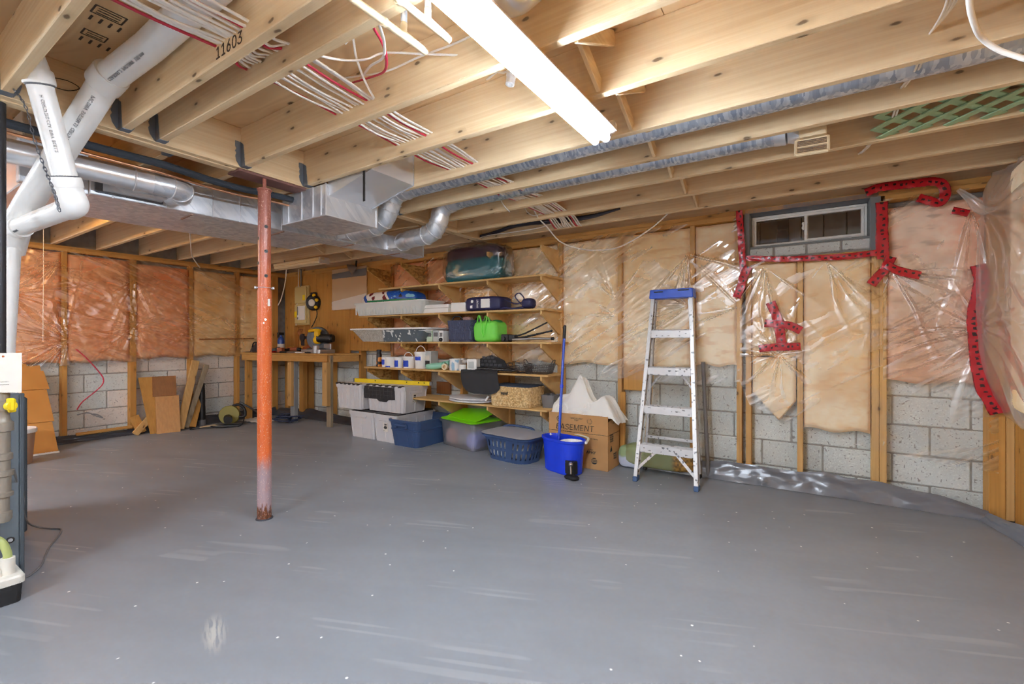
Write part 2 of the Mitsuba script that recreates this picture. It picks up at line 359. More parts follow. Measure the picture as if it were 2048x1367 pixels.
plain('cloth_white', (238, 236, 228), 0.85, spec=0.1); plain('lid_grey', (168, 168, 174), 0.45); plain('cream_rubber', (226, 224, 200), 0.5); plain('print_dark2', (44, 40, 40), 0.6)
mat('can_orange', mikit.proc(lambda p, n, uv: mix(lin(30, 28, 30), lin(214, 132, 50), dr.select(noise(p.x * 40, p.z * 34, 2.0) > 0.55, 1.0, 0.0))), 0.35)
mat('tin_drip', mikit.proc(lambda p, n, uv: mix(lin(234, 232, 228), lin(146, 182, 204), smoothstep(0.5, 0.62, noise(p.x * 60, p.z * 14, 1.0)))), 0.4)
mat('wicker', mikit.proc(lambda p, n, uv: mix(lin(228, 200, 150), lin(176, 138, 84), noise((p.x + p.y) * 90, p.z * 110, 0))), 0.7, spec=0.2)
mat('pan_speckle', mikit.proc(lambda p, n, uv: mix(mix(lin(196, 192, 182), lin(166, 160, 148), noise(p.x * 90, p.z * 90, 1)), mix(lin(96, 106, 112), lin(232, 234, 232), smoothstep(0.70, 0.76, noise(p.x * 34, p.z * 34, 5))), smoothstep(-4.18, -4.14, p.x + (p.z - 1.17) * -0.4))), 0.45)
mat('soil_bag', mikit.proc(lambda p, n, uv: mix(mix(lin(134, 146, 96), lin(160, 164, 130), fbm(p.x * 6, p.z * 12, 0, 2)), mix(lin(196, 150, 70), lin(90, 66, 34), noise(p.x * 70, p.z * 70, 0)), smoothstep(-0.98, -0.93, p.x))), 0.4)
mat('bag_white', mikit.proc(lambda p, n, uv: mix(lin(196, 204, 222), lin(150, 172, 128), smoothstep(0.10, 0.13, p.z + noise(p.x * 20, 0, 0) * 0.02))), 0.3)

# ------------------------------------------------------------------ the room shell
ZJ, ZD = 2.175, 2.41           # joist bottoms, underside of the floor deck
XL, XR, YB, YF = -6.95, 1.06, 4.2, -4.2
k = struct('floor'); scene[k] = mikit.ply(box([XL - 0.2, YF - 0.2, -0.12], [XR + 0.4, YB + 0.2, 0]), 'mat_floor_paint')

ceiling = struct('ceiling')
# the floor deck above: plywood sheets, seams left open by a few millimetres
for i in range(-4, 6):
    for j, (xa, xb) in enumerate(((XL, -5.05), (-5.05, -2.92), (-2.92, -0.48), (-0.48, XR + 0.4))):
        ya = -2.62 + i * 1.22 + 0.61 * (j % 2)
        yb = ya + 1.216
        ya, yb = max(ya, YF), min(yb, YB + 0.2)
        if yb > ya: part(ceiling, 'deck_sheet', box([xa, ya, ZD], [xb - 0.003, yb, ZD + 0.018]), 'plywood')
part(ceiling, 'deck_cover', box([XL - 0.2, YF - 0.2, ZD + 0.02], [XR + 0.4, YB + 0.2, ZD + 0.05]), 'wood_y')
# joists right of the beam
JY = [-4.0, -3.6, -3.2, -2.8, -2.4, -2.0, -1.6, -1.2, -0.8, -0.38, 0.02, 0.442, 0.846, 1.0, 1.43, 1.838, 2.26, 2.664, 3.06, 3.455, 3.85]
def hanger(parent, y0, y1, face):
    s = 1 if face > -2.9 else -1
    x = face
    ms = [box([x, y0 - 0.002, ZJ - 0.002], [x + s * 0.05, y1 + 0.002, ZJ])]
    for ya, yb in ((y0 - 0.003, y0), (y1, y1 + 0.003)):
        ms.append(prism([(0, 0), (0.05, 0), (0.032, 0.13), (0, 0.15)] if s > 0 else [(0, 0), (0, 0.15), (-0.032, 0.13), (-0.05, 0)], 0.003, [1, 0, 0], [0, 0, 1], [x, yb, ZJ]))
    for ya, yb in ((y0 - 0.033, y0), (y1, y1 + 0.033)):
        ms.append(prism([(0, 0.03), (0.006, 0), (0.026, 0.03), (0.033, 0.06), (0.026, 0.075), (0.033, 0.09), (0.026, 0.105), (0.033, 0.12), (0.033, 0.15), (0, 0.15)] if yb > y0 + 0.01 else
                        [(0, 0.15), (0, 0.12), (0.007, 0.105), (0, 0.09), (0.007, 0.075), (0, 0.06), (0.007, 0.03), (0.027, 0), (0.033, 0.03), (0.033, 0.15)], 0.003, [0, 1, 0], [0, 0, 1], [x - (0 if s > 0 else 0.003), ya, ZJ]))
    part(parent, 'hanger', cat(ms), 'hanger_steel')
for i, y in enumerate(JY):
    j = part(ceiling, 'joist', cbox([-2.883, y, ZJ], [XR + 0.3, y + 0.038, ZD], 0.003), 'wood_x')
    if 0.3 < y < 3.0: hanger(j, y, y + 0.038, -2.883)
# joists left of the beam
for y in (-3.9, -3.4, -2.9, -2.4, -1.9, -1.4, -0.95, -0.5, -0.05, 0.36, 0.72, 1.09, 1.45, 1.83, 2.235, 2.64, 3.04, 3.44, 3.84):
    j = part(ceiling, 'joist', cbox([XL, y, ZJ], [-3.01, y + 0.038, ZD], 0.003), 'wood_x')
    if 0.3 < y < 3.0: hanger(j, y, y + 0.038, -3.01)
# the built-up beam: three planks, the far one wavier at its lower edge
for n, (xa, xb, dz) in enumerate(((-2.923, -2.883, 0.0), (-2.966, -2.925, -0.006), (-3.01, -2.968, 0.002))):
    part(ceiling, 'beam_plank', cbox([xa, YF, ZJ + dz - 0.004], [xb, 2.55 if n else 1.92, ZD], 0.003), 'wood_y')
part(ceiling, 'beam_plate', cbox([-3.02, 1.42, ZJ - 0.022], [-2.885, 1.86, ZJ - 0.006], 0.002), 'plate_brown')
part(ceiling, 'beam_plank', cbox([-2.96, 1.93, ZJ], [-2.883, YB, ZD], 0.003), 'wood_y')
# cross bracing between the joists
def bridging(xa, ya, za, xb, yb, zb):
    part(ceiling, 'bridging', bar([xa, ya, za], [xb, yb, zb], 0.062, 0.019, side=(1, 0, 0)), 'wood_y')
for y0, y1 in zip(JY[14:-1], JY[15:]):
    bridging(-0.75, y0 + 0.038, ZD - 0.02, -0.75, y1, ZJ + 0.03)
    bridging(-0.69, y0 + 0.038, ZJ + 0.03, -0.69, y1, ZD - 0.02)
for y0, y1 in ((2.235, 2.64), (2.64, 3.04), (3.04, 3.44), (3.44, 3.84)):
    bridging(-4.95, y0 + 0.038, ZD - 0.02, -4.95, y1, ZJ + 0.03)
    bridging(-4.89, y0 + 0.038, ZJ + 0.03, -4.89, y1, ZD - 0.02)

# ------------------------------------------------------------------ block walls
CH, CL = 0.2032, 0.4064
Z0 = 0.127 - CH
BLOCK = ['block_a', 'block_b', 'block_a']
WARM = ['block_warm', 'block_warm', 'block_b']
WX0, WX1, WZ0, WZ1 = -0.44, 0.407, 1.79, 2.145      # window opening in the back wall
wb = struct('wall_back')
wl = struct('wall_left')
part(wb, 'backing', cat(box([XL - 0.2, YB + 0.008, 0], [WX0, YB + 0.3, ZD]), box([WX1, YB + 0.008, 0], [XR + 0.4, YB + 0.3, ZD]), box([WX0, YB + 0.008, 0], [WX1, YB + 0.3, WZ0 - 0.01]), box([WX0, YB + 0.008, WZ1], [WX1, YB + 0.3, ZD])), 'mortar')
part(wl, 'backing', box([XL - 0.3, YF, 0], [XL - 0.008, YB + 0.3, ZD]), 'mortar')
def course(wall, axis, a0, a1, row, off, mats):
    z0, z1 = Z0 + row * CH, Z0 + (row + 1) * CH
    a = a0 - off
    while a < a1:
        lo, hi = max(a, a0) + 0.005, min(a + CL, a1) - 0.005
        a += CL
        if hi - lo < 0.03: continue
        zl, zh = max(z0 + 0.005, 0.0), z1 - 0.005
        d = float(RNG.uniform(-0.002, 0.002)); s = float(RNG.uniform(-0.002, 0.002))
        m = cbox([lo, YB + d, zl + s], [hi, YB + 0.1, zh + s], 0.006) if axis == 0 else cbox([XL - 0.1, lo, zl + s], [XL + d, hi, zh + s], 0.006)
        part(wall, 'block', m, mats[int(RNG.integers(len(mats)))])
for row in range(0, 6):
    course(wb, 0, -6.9, XR + 0.05, row, 0.13 + (CL / 2 if row % 2 else 0), BLOCK)
    course(wl, 1, 0.0, YB, row, 0.1 + (CL / 2 if row % 2 else 0), WARM)

part(wb, 'sill_plate', box([XL, YB - 0.10, 2.139], [XR + 0.3, YB + 0.2, ZJ]), 'wood_gold_x')
part(wb, 'rim_joist', box([XL, YB - 0.03, ZJ], [XR + 0.3, YB + 0.01, ZD]), 'wood_x')
# studs and plates of the insulated back wall
SB = [(-6.86, 0.09), (-6.33, 0.09), (-5.75, 0.038), (-5.12, 0.038), (-4.5, 0.038), (-3.92, 0.038), (-3.35, 0.04), (-2.70, 0.04), (-2.093, 0.05), (-1.473, 0.038), (-0.837, 0.038), (-0.478, 0.038), (-0.412, 0.038), (-0.063, 0.038), (0.385, 0.04), (0.427, 0.04)]
for x, w in SB:
    top = 2.10 if not (-0.42 < x < 0.40) else WZ0 - 0.03
    part(wb, 'stud', cbox([x - w / 2, 4.09, 0.01], [x + w / 2, 4.185, top], 0.002), 'wood_z' if x > -3 else 'wood_gold_z')
part(wb, 'top_plate', cbox([XL, 4.085, 2.10], [WX0 - 0.05, 4.185, 2.138], 0.002), 'wood_gold_x')
part(wb, 'top_plate', cbox([WX1 + 0.03, 4.085, 2.10], [XR, 4.185, 2.138], 0.002), 'wood_gold_x')
part(wb, 'window_sill_plate', cbox([WX0 - 0.02, 4.09, WZ0 - 0.06], [WX1 + 0.02, 4.185, WZ0 - 0.025], 0.002), 'wood_gold_x')
part(wb, 'block_piece', cbox([-1.44, 4.10, 0.675], [-1.25, 4.185, 0.93], 0.003), 'wood_gold_z')
SL = [(-0.3, 0.038), (0.35, 0.038), (0.95, 0.038), (1.54, 0.045), (2.15, 0.06), (2.77, 0.045), (3.36, 0.04), (3.9, 0.09)]
for y, w in SL:
    part(wl, 'stud', cbox([XL + 0.015, y - w / 2, 0.01], [-6.845, y + w / 2, 2.10], 0.002), 'wood_gold_z')
part(wl, 'top_plate', cbox([XL + 0.015, YF, 2.10], [-6.84, YB, 2.138], 0.002), 'wood_gold_y')
part(wl, 'sill_plate', box([XL - 0.2, YF, 2.137], [XL + 0.02, YB, ZJ]), 'wood_gold_y')
# right-hand stub wall: doubled corner stud and a plywood face
wr = struct('wall_right')
part(wr, 'panel', box([XR, YF, 0], [XR + 0.012, 4.06, 2.16]), 'panel_gold')
part(wr, 'stud', cbox([0.945, 4.06, 0.01], [1.02, 4.185, 2.10], 0.003), 'wood_gold_z')
part(wr, 'stud', cbox([1.022, 4.06, 0.01], [1.06, 4.185, 2.14], 0.003), 'wood_z')
part(wr, 'backing', box([XR + 0.05, YF, 0], [XR + 0.2, YB + 0.2, ZD]), 'drywall_white')
wf = struct('wall_front')
scene[wf] = mikit.ply(box([XL - 0.3, YF - 0.2, 0], [XR + 0.3, YF, ZD]), 'mat_drywall_white')

# ------------------------------------------------------------------ insulation batts
def batt(name_label, mat_, wall, a0, a1, ztop, zbot, bulge=0.036, seed=0, group=None, nu=34, nv=80):
    "fibreglass batt between two studs; zbot a number or a function of 0..1 across"
    zb = zbot if callable(zbot) else (lambda u: zbot + 0.012 * np.sin(u * 9 + seed))
    def fn(u, v):
        z = zb(u) + (ztop - zb(u)) * v
        a = a0 + (a1 - a0) * u
        e = (1 - np.abs(2 * u - 1) ** 7) * (1 - np.abs(2 * v - 1) ** 40)
        q = np.stack([a * 5 + seed * 7.3, z * 4, 0 * a], -1)
        n = meshkit.fbm(q, 4, 3) - 0.5
        q2 = np.stack([a * 2.2 + seed, z * 13, 0 * a], -1)
        n2 = meshkit.fbm(q2, 3, 9) - 0.5
        d = bulge * np.clip(e, 0, 1) ** 0.6 + (0.020 * n + 0.014 * n2) * np.clip(e * 3, 0, 1)
        base = 0.075
        if wall == 'back': return np.stack([a, YB - base - d, z], -1)
        if wall == 'left': return np.stack([XL + base + d, a, z], -1)
        return np.stack([XR - 0.01 - d, a, z], -1)
    front, uv = grid(fn, nu, nv)
    # close it: copy of the outline pushed back to the blocks
    ring = np.r_[np.arange(0, nu * nv, nv), np.arange((nu - 1) * nv + 1, nu * nv), np.arange((nu - 2) * nv + nv - 1, nv - 2, -nv), np.arange(nv - 2, 0, -1)]
    o = front.vertices[ring]; b = o.copy()
    if wall == 'back': b[:, 1] = YB - 0.008
    elif wall == 'left': b[:, 0] = XL + 0.008
    else: b[:, 0] = XR - 0.002
    m = cat(front, loft([o, b], cap=False))
    return one('insulation_batt', name_label, 'insulation', m, mat_, smooth=60, group=group)
BB = [(-4.48, -3.94, 'batt_orange', 0.93, 'orange insulation batt behind the left end of the wooden shelves'),
      (-3.90, -3.37, 'batt_orange', 0.92, 'orange-brown insulation batt behind the second bay of the shelves'),
      (-3.33, -2.72, 'batt_ochre', 0.915, 'tan insulation batt behind the bag and basket bay of the shelves'),
      (-2.68, -2.12, 'batt_cream', 0.91, 'cream insulation batt behind the right bay of the wooden shelves'),
      (-2.065, -1.495, 'batt_cream', 0.905, 'cream insulation batt right of the shelves, behind the mop handle'),
      (-1.45, -0.86, 'batt_cream', 0.89, 'cream insulation batt behind the stepladder'),
      (-0.815, -0.50, 'batt_cream', 0.92, 'narrow cream insulation batt left of the window'),
      ]
for i, (a, b, mt, zb, lb) in enumerate(BB): batt(lb, mt, 'back', a, b, 2.09, zb, seed=i)
batt('cream insulation batt under the left half of the window, behind the red tape cross', 'batt_cream', 'back', -0.39, -0.085, 1.73, 1.0, seed=11)
batt('folded cream insulation offcut hanging to a point below the red tape cross', 'batt_cream', 'back', -0.385, -0.09, 0.995, lambda u: np.where(u < 0.62, 0.72 - 0.215 * u / 0.62, 0.505 + 0.16 * (u - 0.62) / 0.38), bulge=0.045, seed=12, nv=40)
batt('wide cream insulation batt under the right half of the window', 'batt_cream', 'back', -0.04, 0.36, 1.735, 0.463, seed=13)
batt('pink insulation batt in the bay right of the window', 'batt_peach', 'back', 0.452, 0.94, 2.05, 0.845, bulge=0.036, seed=14)
batt('rust-orange insulation batt nearest the drain pipe on the left wall', 'batt_orange', 'left', 0.97, 1.515, 2.09, 0.885, seed=20)
batt('orange insulation batt left of the red post, second bay of the left wall', 'batt_orange', 'left', 1.565, 2.115, 2.08, 0.89, seed=21)
batt('orange insulation batt, third bay of the left wall', 'batt_orange', 'left', 2.185, 2.745, 2.06, 0.915, seed=22)
batt('tan insulation batt, fourth bay of the left wall', 'batt_ochre', 'left', 2.795, 3.34, 2.06, 0.925, seed=23)
batt('tan insulation batt in the corner bay behind the workbench', 'batt_ochre', 'left', 3.38, 3.86, 2.06, 0.94, seed=24)
batt('hidden insulation batt beside the furnace on the left wall', 'batt_orange', 'left', 0.37, 0.93, 2.09, 0.885, seed=25)
# wood-faced bays at the far end of the back wall
part(wb, 'panel', cbox([-6.85, 4.068, 0.92], [-6.05, 4.088, 2.10], 0.002), 'panel_gold')
part(wb, 'panel', cbox([-6.045, 4.066, 0.94], [-5.30, 4.088, 2.10], 0.002), 'panel_gold')
part(wb, 'panel', cbox([-5.295, 4.068, 0.99], [-4.50, 4.088, 2.10], 0.002), 'panel_gold')

# ------------------------------------------------------------------ plastic vapour barrier
def sheet(label, mat_, wall, a0, a1, ztop, zbot, off, pinches, seed, nu, nv, amp=0.007, slope=0.6, loose=0.0):
    zb = zbot if callable(zbot) else (lambda a: zbot + 0 * a)
    ridge = []
    def fn(u, v):
        a = a0 + (a1 - a0) * u; z = zb(a) + (ztop - zb(a)) * v
        d = np.zeros_like(a)
        s, t = a + slope * z, z - slope * a
        n1 = meshkit.fbm(np.stack([s * 1.2, t * 9 + seed, 0 * a], -1), 3, seed)
        mask = np.clip(meshkit.fbm(np.stack([a * 1.7, z * 1.7, 0 * a + seed], -1), 3, seed + 5) * 2.4 - 0.75, 0, 1)
        d += amp * mask * (1 - np.abs(2 * n1 - 1) * 2.2).clip(0, 1)
        for (pa, pz, k, am, R, th0, th1) in pinches:
            x, y = a - pa, z - pz; r = np.hypot(x, y) + 1e-6; th = np.arctan2(y, x)
            mid, half = (th0 + th1) / 2, (th1 - th0) / 2
            dth = np.abs((th - mid + np.pi) % (2 * np.pi) - np.pi)
            w = np.clip((half - dth) / 0.25, 0, 1) * np.exp(-(r / R) ** 2) * np.clip(r / 0.05, 0, 1)
            wob = meshkit.noise(np.stack([r * 4, th * 2, 0 * r + seed], -1), seed)
            q = meshkit.noise(np.stack([th * k * 0.42 + wob * 1.6, r * 1.3 + seed, 0 * r + pa * 7], -1), seed + 1)
            d += am * 1.3 * w * np.clip(q * 3.2 - 1.75, 0, 1)
        ridge.append(d.copy())
        d += loose * np.sin(np.pi * v) * (0.5 + meshkit.fbm(np.stack([a * 2, z * 2, 0 * a], -1), 2, seed))
        d += 0.004 * meshkit.fbm(np.stack([a * 6, z * 6, 0 * a], -1), 2, seed + 2)
        if wall == 'back': return np.stack([a, off - d, z], -1)
        if wall == 'left': return np.stack([off + d, a, z], -1)
        return np.stack([off - d, a, z], -1)
    m, uv = grid(fn, int(nu * 1.25), int(nv * 1.25))
    n = np.zeros_like(m.vertices); fcs = np.cross(m.vertices[m.faces[:, 1]] - m.vertices[m.faces[:, 0]], m.vertices[m.faces[:, 2]] - m.vertices[m.faces[:, 0]])
    for k in range(3): np.add.at(n, m.faces[:, k], fcs)
    n /= np.linalg.norm(n, axis=1, keepdims=True) + 1e-12
    folded = ridge[0][m.faces].mean(1) > 0.0022
    t = thing('plastic_sheet', label, 'plastic sheet')
    for nm, sel, mt in (('film', ~folded, mat_), ('creases', folded, 'film_crease')):
        used, inv = np.unique(m.faces[sel], return_inverse=True)
        k = t + '__' + nm
        path = meshkit.write_ply((m.vertices[used], inv.reshape(-1, 3)), normals=n[used])
        scene[k] = {'type': 'ply', 'filename': path, 'face_normals': False, 'bsdf': {'type': 'ref', 'id': 'mat_' + mt}}
    labels[t + '__creases'] = {'label': 'shiny creases', 'kind': 'stuff'}
    return t
pi = math.pi
PB = [(-0.475, 1.40, 26, 0.016, 0.55, 2.0, 3.9), (-0.86, 1.86, 22, 0.012, 0.45, -2.6, -0.2), (-0.86, 1.42, 20, 0.010, 0.30, 2.2, 4.0),
      (-0.30, 1.70, 26, 0.014, 0.45, -2.3, -0.6), (0.10, 1.71, 24, 0.012, 0.4, -2.4, -0.6), (-0.20, 1.02, 18, 0.012, 0.22, 0, 6.28),
      (0.47, 1.60, 24, 0.016, 0.5, -2.0, 0.2), (0.93, 1.20, 26, 0.020, 0.5, 1.6, 4.6), (0.86, 1.97, 22, 0.014, 0.6, -2.2, -1.0), (-1.5, 1.5, 22, 0.009, 0.4, 0.5, 2.6), (-1.5, 1.35, 18, 0.008, 0.3, 2.4, 3.8)]
zfilm = lambda a: np.interp(a, [-2.1, -1.5, -0.8, -0.47, -0.40, -0.06, 0.40, 0.98], [0.80, 0.78, 0.76, 0.80, 0.62, 0.47, 0.36, 0.30])
ztopf = lambda a: 2.11
sheet('clear plastic sheet from the shelves to the red tape left of the window', 'film_clear', 'back', -2.09, -0.47, 2.11, zfilm, 4.058, PB[:3] + PB[9:], 3, 200, 150)
sheet('clear plastic sheet below the window, held by the red tape cross', 'film_clear', 'back', -0.468, 0.42, 1.755, zfilm, 4.056, PB[3:7], 5, 130, 170)
sheet('clear plastic sheet over the pink insulation right of the window', 'film_clear', 'back', 0.422, 0.985, 2.10, zfilm, 4.052, PB[6:9], 8, 100, 190, amp=0.012)
sheet('clear plastic sheet behind the wooden shelves', 'film_clear', 'back', -4.48, -2.095, 2.11, 0.88, 4.064, [(-3.4, 1.6, 20, 0.010, 0.5, -1.5, 1.5), (-2.9, 1.25, 20, 0.008, 0.4, 0, 6.28)], 12, 170, 90)
PL = [(1.55, 1.12, 30, 0.020, 0.8, 1.2, 5.2), (1.5, 2.0, 24, 0.018, 0.9, -2.9, -1.0), (2.15, 1.85, 26, 0.014, 0.6, -2.6, -0.6), (2.15, 1.3, 22, 0.010, 0.5, 0, 6.28), (1.1, 1.6, 20, 0.02, 0.7, 0, 6.28), (2.75, 1.3, 24, 0.008, 0.3, 0, 6.28), (3.36, 1.2, 22, 0.010, 0.35, 0, 6.28)]
sheet('crumpled clear plastic sheet over the orange insulation of the left wall', 'film_clear', 'left', 0.3, 3.42, 2.10, lambda a: np.interp(a, [0.3, 1.5, 2.1, 3.4], [0.85, 0.855, 0.87, 0.91]), -6.812, PL, 17, 230, 150, amp=0.016, slope=-0.45)

# milky plastic over the insulated stub wall on the right, gathered towards the tape
def curtain():
    def fn(u, v):
        y = 3.0 + 1.03 * u; z0 = np.interp(y, [3.0, 3.5, 4.0], [0.50, 0.60, 0.66]); z = z0 + (2.17 - z0) * v
        wv = (0.075 * np.sin(np.pi * np.clip(v * 1.02, 0, 1)) ** 0.6 + 0.03)
        px, pz = y - 4.02, z - 1.93; r = np.hypot(px, pz) + 1e-6; th = np.arctan2(pz, -px)
        folds = np.clip(np.sin(th * 17 + 2.5 * meshkit.noise(np.stack([r * 3, th * 2, 0 * r], -1), 4)), -0.3, 1) * 0.022 * np.exp(-r / 1.1) * np.clip(r / 0.12, 0, 1)
        px2, pz2 = y - 4.0, z - 1.22; r2 = np.hypot(px2, pz2) + 1e-6; th2 = np.arctan2(pz2, -px2)
        folds += np.clip(np.sin(th2 * 15), 0, 1) * 0.016 * np.exp(-r2 / 0.5) * np.clip(r2 / 0.08, 0, 1)
        cr = np.clip((u - 0.80) / 0.20, 0, 1) ** 2 * np.clip((z - 0.72) / 0.35, 0, 1) ** 0.7 * 0.06
        return np.stack([XR - 0.012 - wv * 1.15 - folds - cr, y, z], -1)
    m, uv = grid(fn, 90, 140)
    one('plastic_curtain', 'milky plastic sheet bulging over the insulated wall at the right edge', 'plastic sheet', m, 'film_milky', smooth=True)
curtain()
batt('cream insulation batt under the milky plastic at the right edge', 'batt_cream', 'right', 2.6, 3.93, 2.14, 0.70, bulge=0.085, seed=31)
# gathered plastic swag between the tape arch and the curtain
def swag():
    P = spline([(0.80, 4.045, 2.10), (0.86, 4.035, 2.02), (0.90, 4.02, 1.955), (0.93, 3.99, 1.93), (0.955, 3.93, 1.93)], 8)
    rr = np.interp(np.linspace(0, 1, len(P)), [0, 0.35, 0.6, 1], [0.012, 0.034, 0.03, 0.018])
    t, U, W = frames(P); a = np.linspace(0, 2 * np.pi, 26, endpoint=False)
    m = loft([P[k] + (rr[k] * (0.8 + 0.25 * np.sin(a * 5 + k * 0.2)))[:, None] * (np.cos(a)[:, None] * U[k] + 0.35 * np.sin(a)[:, None] * W[k]) for k in range(len(P))])
    one('plastic_swag', 'twisted gather of plastic at the top corner by the red tape arch', 'plastic sheet', m, 'film_milky', smooth=True)
swag()

# ------------------------------------------------------------------ red tape
def f_tape(p, n, uv):
    a, b = uv.x / 0.036 + 0.4 * noise(uv.x * 40, 1.0), uv.y
    i = dr.floor(a); fa = a - i
    r = cell_rand(i, 3.0)
    dx, dy = fa - 0.5, (b - 0.35 - 0.3 * r) * 1.2
    m = dr.select(dr.abs(dx * 0.8 + dy) + dr.abs(dy - dx * 0.6) < 0.13 + 0.34 * noise(uv.x * 150, uv.y * 6), 1.0, 0.0)
    e = dr.select(dr.minimum(b, 1 - b) < 0.07, dr.select(noise(uv.x * 110, 2.0) > 0.5, 0.7, 0.0), 0.0)
    return mix(lin(176, 20, 32), lin(40, 12, 16), dr.clip(m + e, 0, 1))
mat('tape_red', mikit.proc(f_tape), 0.28, spec=0.5)
def tape(label, pts, w, seed, smooth=5, out=(0, -1, 0)):
    P = spline(pts, smooth); dense = []
    for a, b in zip(P[:-1], P[1:]):
        k = max(1, int(np.linalg.norm(b - a) / 0.012)); dense += [a + (b - a) * i / k for i in range(k)]
    P = np.array(dense + [P[-1]])
    t, U, W = frames(P, up=out); s = np.r_[0, np.cumsum(np.linalg.norm(np.diff(P, axis=0), axis=1))]
    r = np.random.default_rng(seed); n = 5; rows, uv = [], []
    wob = meshkit.noise(np.stack([s * 22, 0 * s + seed, 0 * s], -1), seed) - 0.5
    for k in range(len(P)):
        c = np.linspace(-0.5, 0.5, n)
        d = 0.0015 + 0.007 * meshkit.noise(np.stack([0 * c + s[k] * 30, c * 2.2, 0 * c + seed], -1), seed + 3)
        top = P[k] + c[:, None] * (w * (1 + 0.14 * wob[k])) * W[k] + d[:, None] * U[k]
        bot = top[::-1] - 0.0012 * U[k]
        rows.append(np.vstack([top, bot])); uv += [[s[k], q + 0.5] for q in c] + [[s[k], q + 0.5] for q in c[::-1]]
    m = loft(rows); uv += [[0, 0.5], [s[-1], 0.5]]
    return one('red_tape', label, 'tape', m, 'tape_red', smooth=True, uv=np.array(uv))
tape('red printed tape running down the left edge of the window opening', [(-0.472, 4.03, 2.157), (-0.458, 4.03, 1.949), (-0.447, 4.03, 1.75), (-0.436, 4.03, 1.631)], 0.05, 1)
tape('crumpled red tape tail hanging at the lower left corner of the window', [(-0.405, 4.028, 1.707), (-0.442, 4.02, 1.622), (-0.457, 4.02, 1.552), (-0.49, 4.03, 1.468)], 0.062, 2)
tape('long strip of red tape along the bottom of the window opening', [(-0.422, 4.03, 1.775), (-0.191, 4.03, 1.745), (0, 4.03, 1.734), (0.209, 4.03, 1.725), (0.391, 4.03, 1.734)], 0.042, 3)
tape('wide red tape running down the right edge of the window opening', [(0.413, 4.03, 2.079), (0.415, 4.03, 1.945), (0.415, 4.03, 1.807), (0.421, 4.03, 1.69)], 0.068, 4)
tape('red tape tail slanting down left below the right corner of the window', [(0.463, 4.024, 1.699), (0.43, 4.022, 1.616), (0.396, 4.024, 1.574), (0.355, 4.03, 1.516)], 0.06, 5)
tape('red tape tail slanting right over the pink insulation', [(0.436, 4.02, 1.646), (0.491, 4.02, 1.604), (0.548, 4.022, 1.579), (0.612, 4.026, 1.558)], 0.055, 6)
tape('red tape arch along the top of the plastic right of the window', [(0.325, 4.03, 2.157), (0.404, 4.03, 2.181), (0.562, 4.03, 2.175), (0.682, 4.028, 2.169), (0.725, 4.026, 2.134), (0.735, 4.03, 2.075), (0.711, 4.03, 2.027), (0.662, 4.03, 2.045), (0.603, 4.03, 2.078)], 0.058, 7)
tape('short red tape patch on the gathered plastic at the top right corner', [(0.763, 4, 1.96), (0.796, 4, 1.948), (0.84, 4, 1.929)], 0.045, 8)
tape('long red tape strip down the right edge of the pink insulation', [(0.887, 4.03, 1.604), (0.902, 4.028, 1.514), (0.89, 4.024, 1.404), (0.869, 4.02, 1.304), (0.874, 4.02, 1.121), (0.889, 4.02, 0.947), (0.905, 4.02, 0.838), (0.932, 4.02, 0.777), (0.972, 4.02, 0.675)], 0.072, 9)
tape('upright strip of the red tape cross below the window', [(-0.254, 4.026, 1.421), (-0.214, 4.024, 1.309), (-0.191, 4.024, 1.194), (-0.178, 4.026, 1.058)], 0.066, 10)
tape('upper cross strip of the red tape cross below the window', [(-0.294, 4.02, 1.261), (-0.197, 4.016, 1.251), (-0.126, 4.018, 1.239), (-0.056, 4.02, 1.2)], 0.058, 11)
tape('lower cross strip of the red tape cross below the window', [(-0.331, 4.02, 1.064), (-0.24, 4.016, 1.077), (-0.142, 4.018, 1.081), (-0.059, 4.02, 1.085)], 0.058, 12)

# ------------------------------------------------------------------ grey plastic turned up at the foot of the walls
plain('poly_grey', (104, 106, 112), 0.25, spec=0.7)
plain('poly_dark', (58, 60, 66), 0.3, spec=0.6)
def skirt(label, pts, hgt, seed, side, mat_='poly_grey', depth=0.055):
    P = spline(pts, 10); dense = []
    for a, b in zip(P[:-1], P[1:]):
        k = max(1, int(np.linalg.norm(b - a) / 0.018)); dense += [a + (b - a) * i / k for i in range(k)]
    P = np.array(dense + [P[-1]]); s = np.r_[0, np.cumsum(np.linalg.norm(np.diff(P, axis=0), axis=1))]
    q = np.linspace(0, 1, 13); rows = []
    t = np.gradient(P, axis=0); t /= np.linalg.norm(t, axis=1, keepdims=True) + 1e-9
    N = np.cross(t, [0, 0, 1]) * side
    H = np.interp(s / s[-1], np.linspace(0, 1, len(hgt)), hgt)
    for k in range(len(P)):
        h = H[k] * (0.9 + 0.25 * meshkit.noise(V(s[k] * 6, seed, 0), seed))
        cr = 0.026 * (meshkit.fbm(np.stack([0 * q + s[k] * 9, q * 3 + s[k] * 3, 0 * q + seed], -1), 3, seed) - 0.5)
        y = depth * (1 - q) ** 1.4 + 0.012 * np.sin(q * 3.1) + cr * np.sin(q * 3.1) ** 0.5 * 1.6
        z = h * q ** 0.8 + 0.004
        rows.append(P[k] + y[:, None] * N[k] + z[:, None] * V(0, 0, 1))
    m = loft(rows, cap=False, closed=False)
    return one('plastic_skirt', label, 'plastic sheet', m, mat_, smooth=True)
skirt('grey plastic sheet turned up along the foot of the window wall', [(-1.42, 4.07, 0), (-0.8, 4.07, 0), (-0.2, 4.075, 0), (0.4, 4.07, 0), (0.94, 4.05, 0)], [0.11, 0.12, 0.13, 0.15, 0.14, 0.15, 0.12, 0.05], 3, 1)
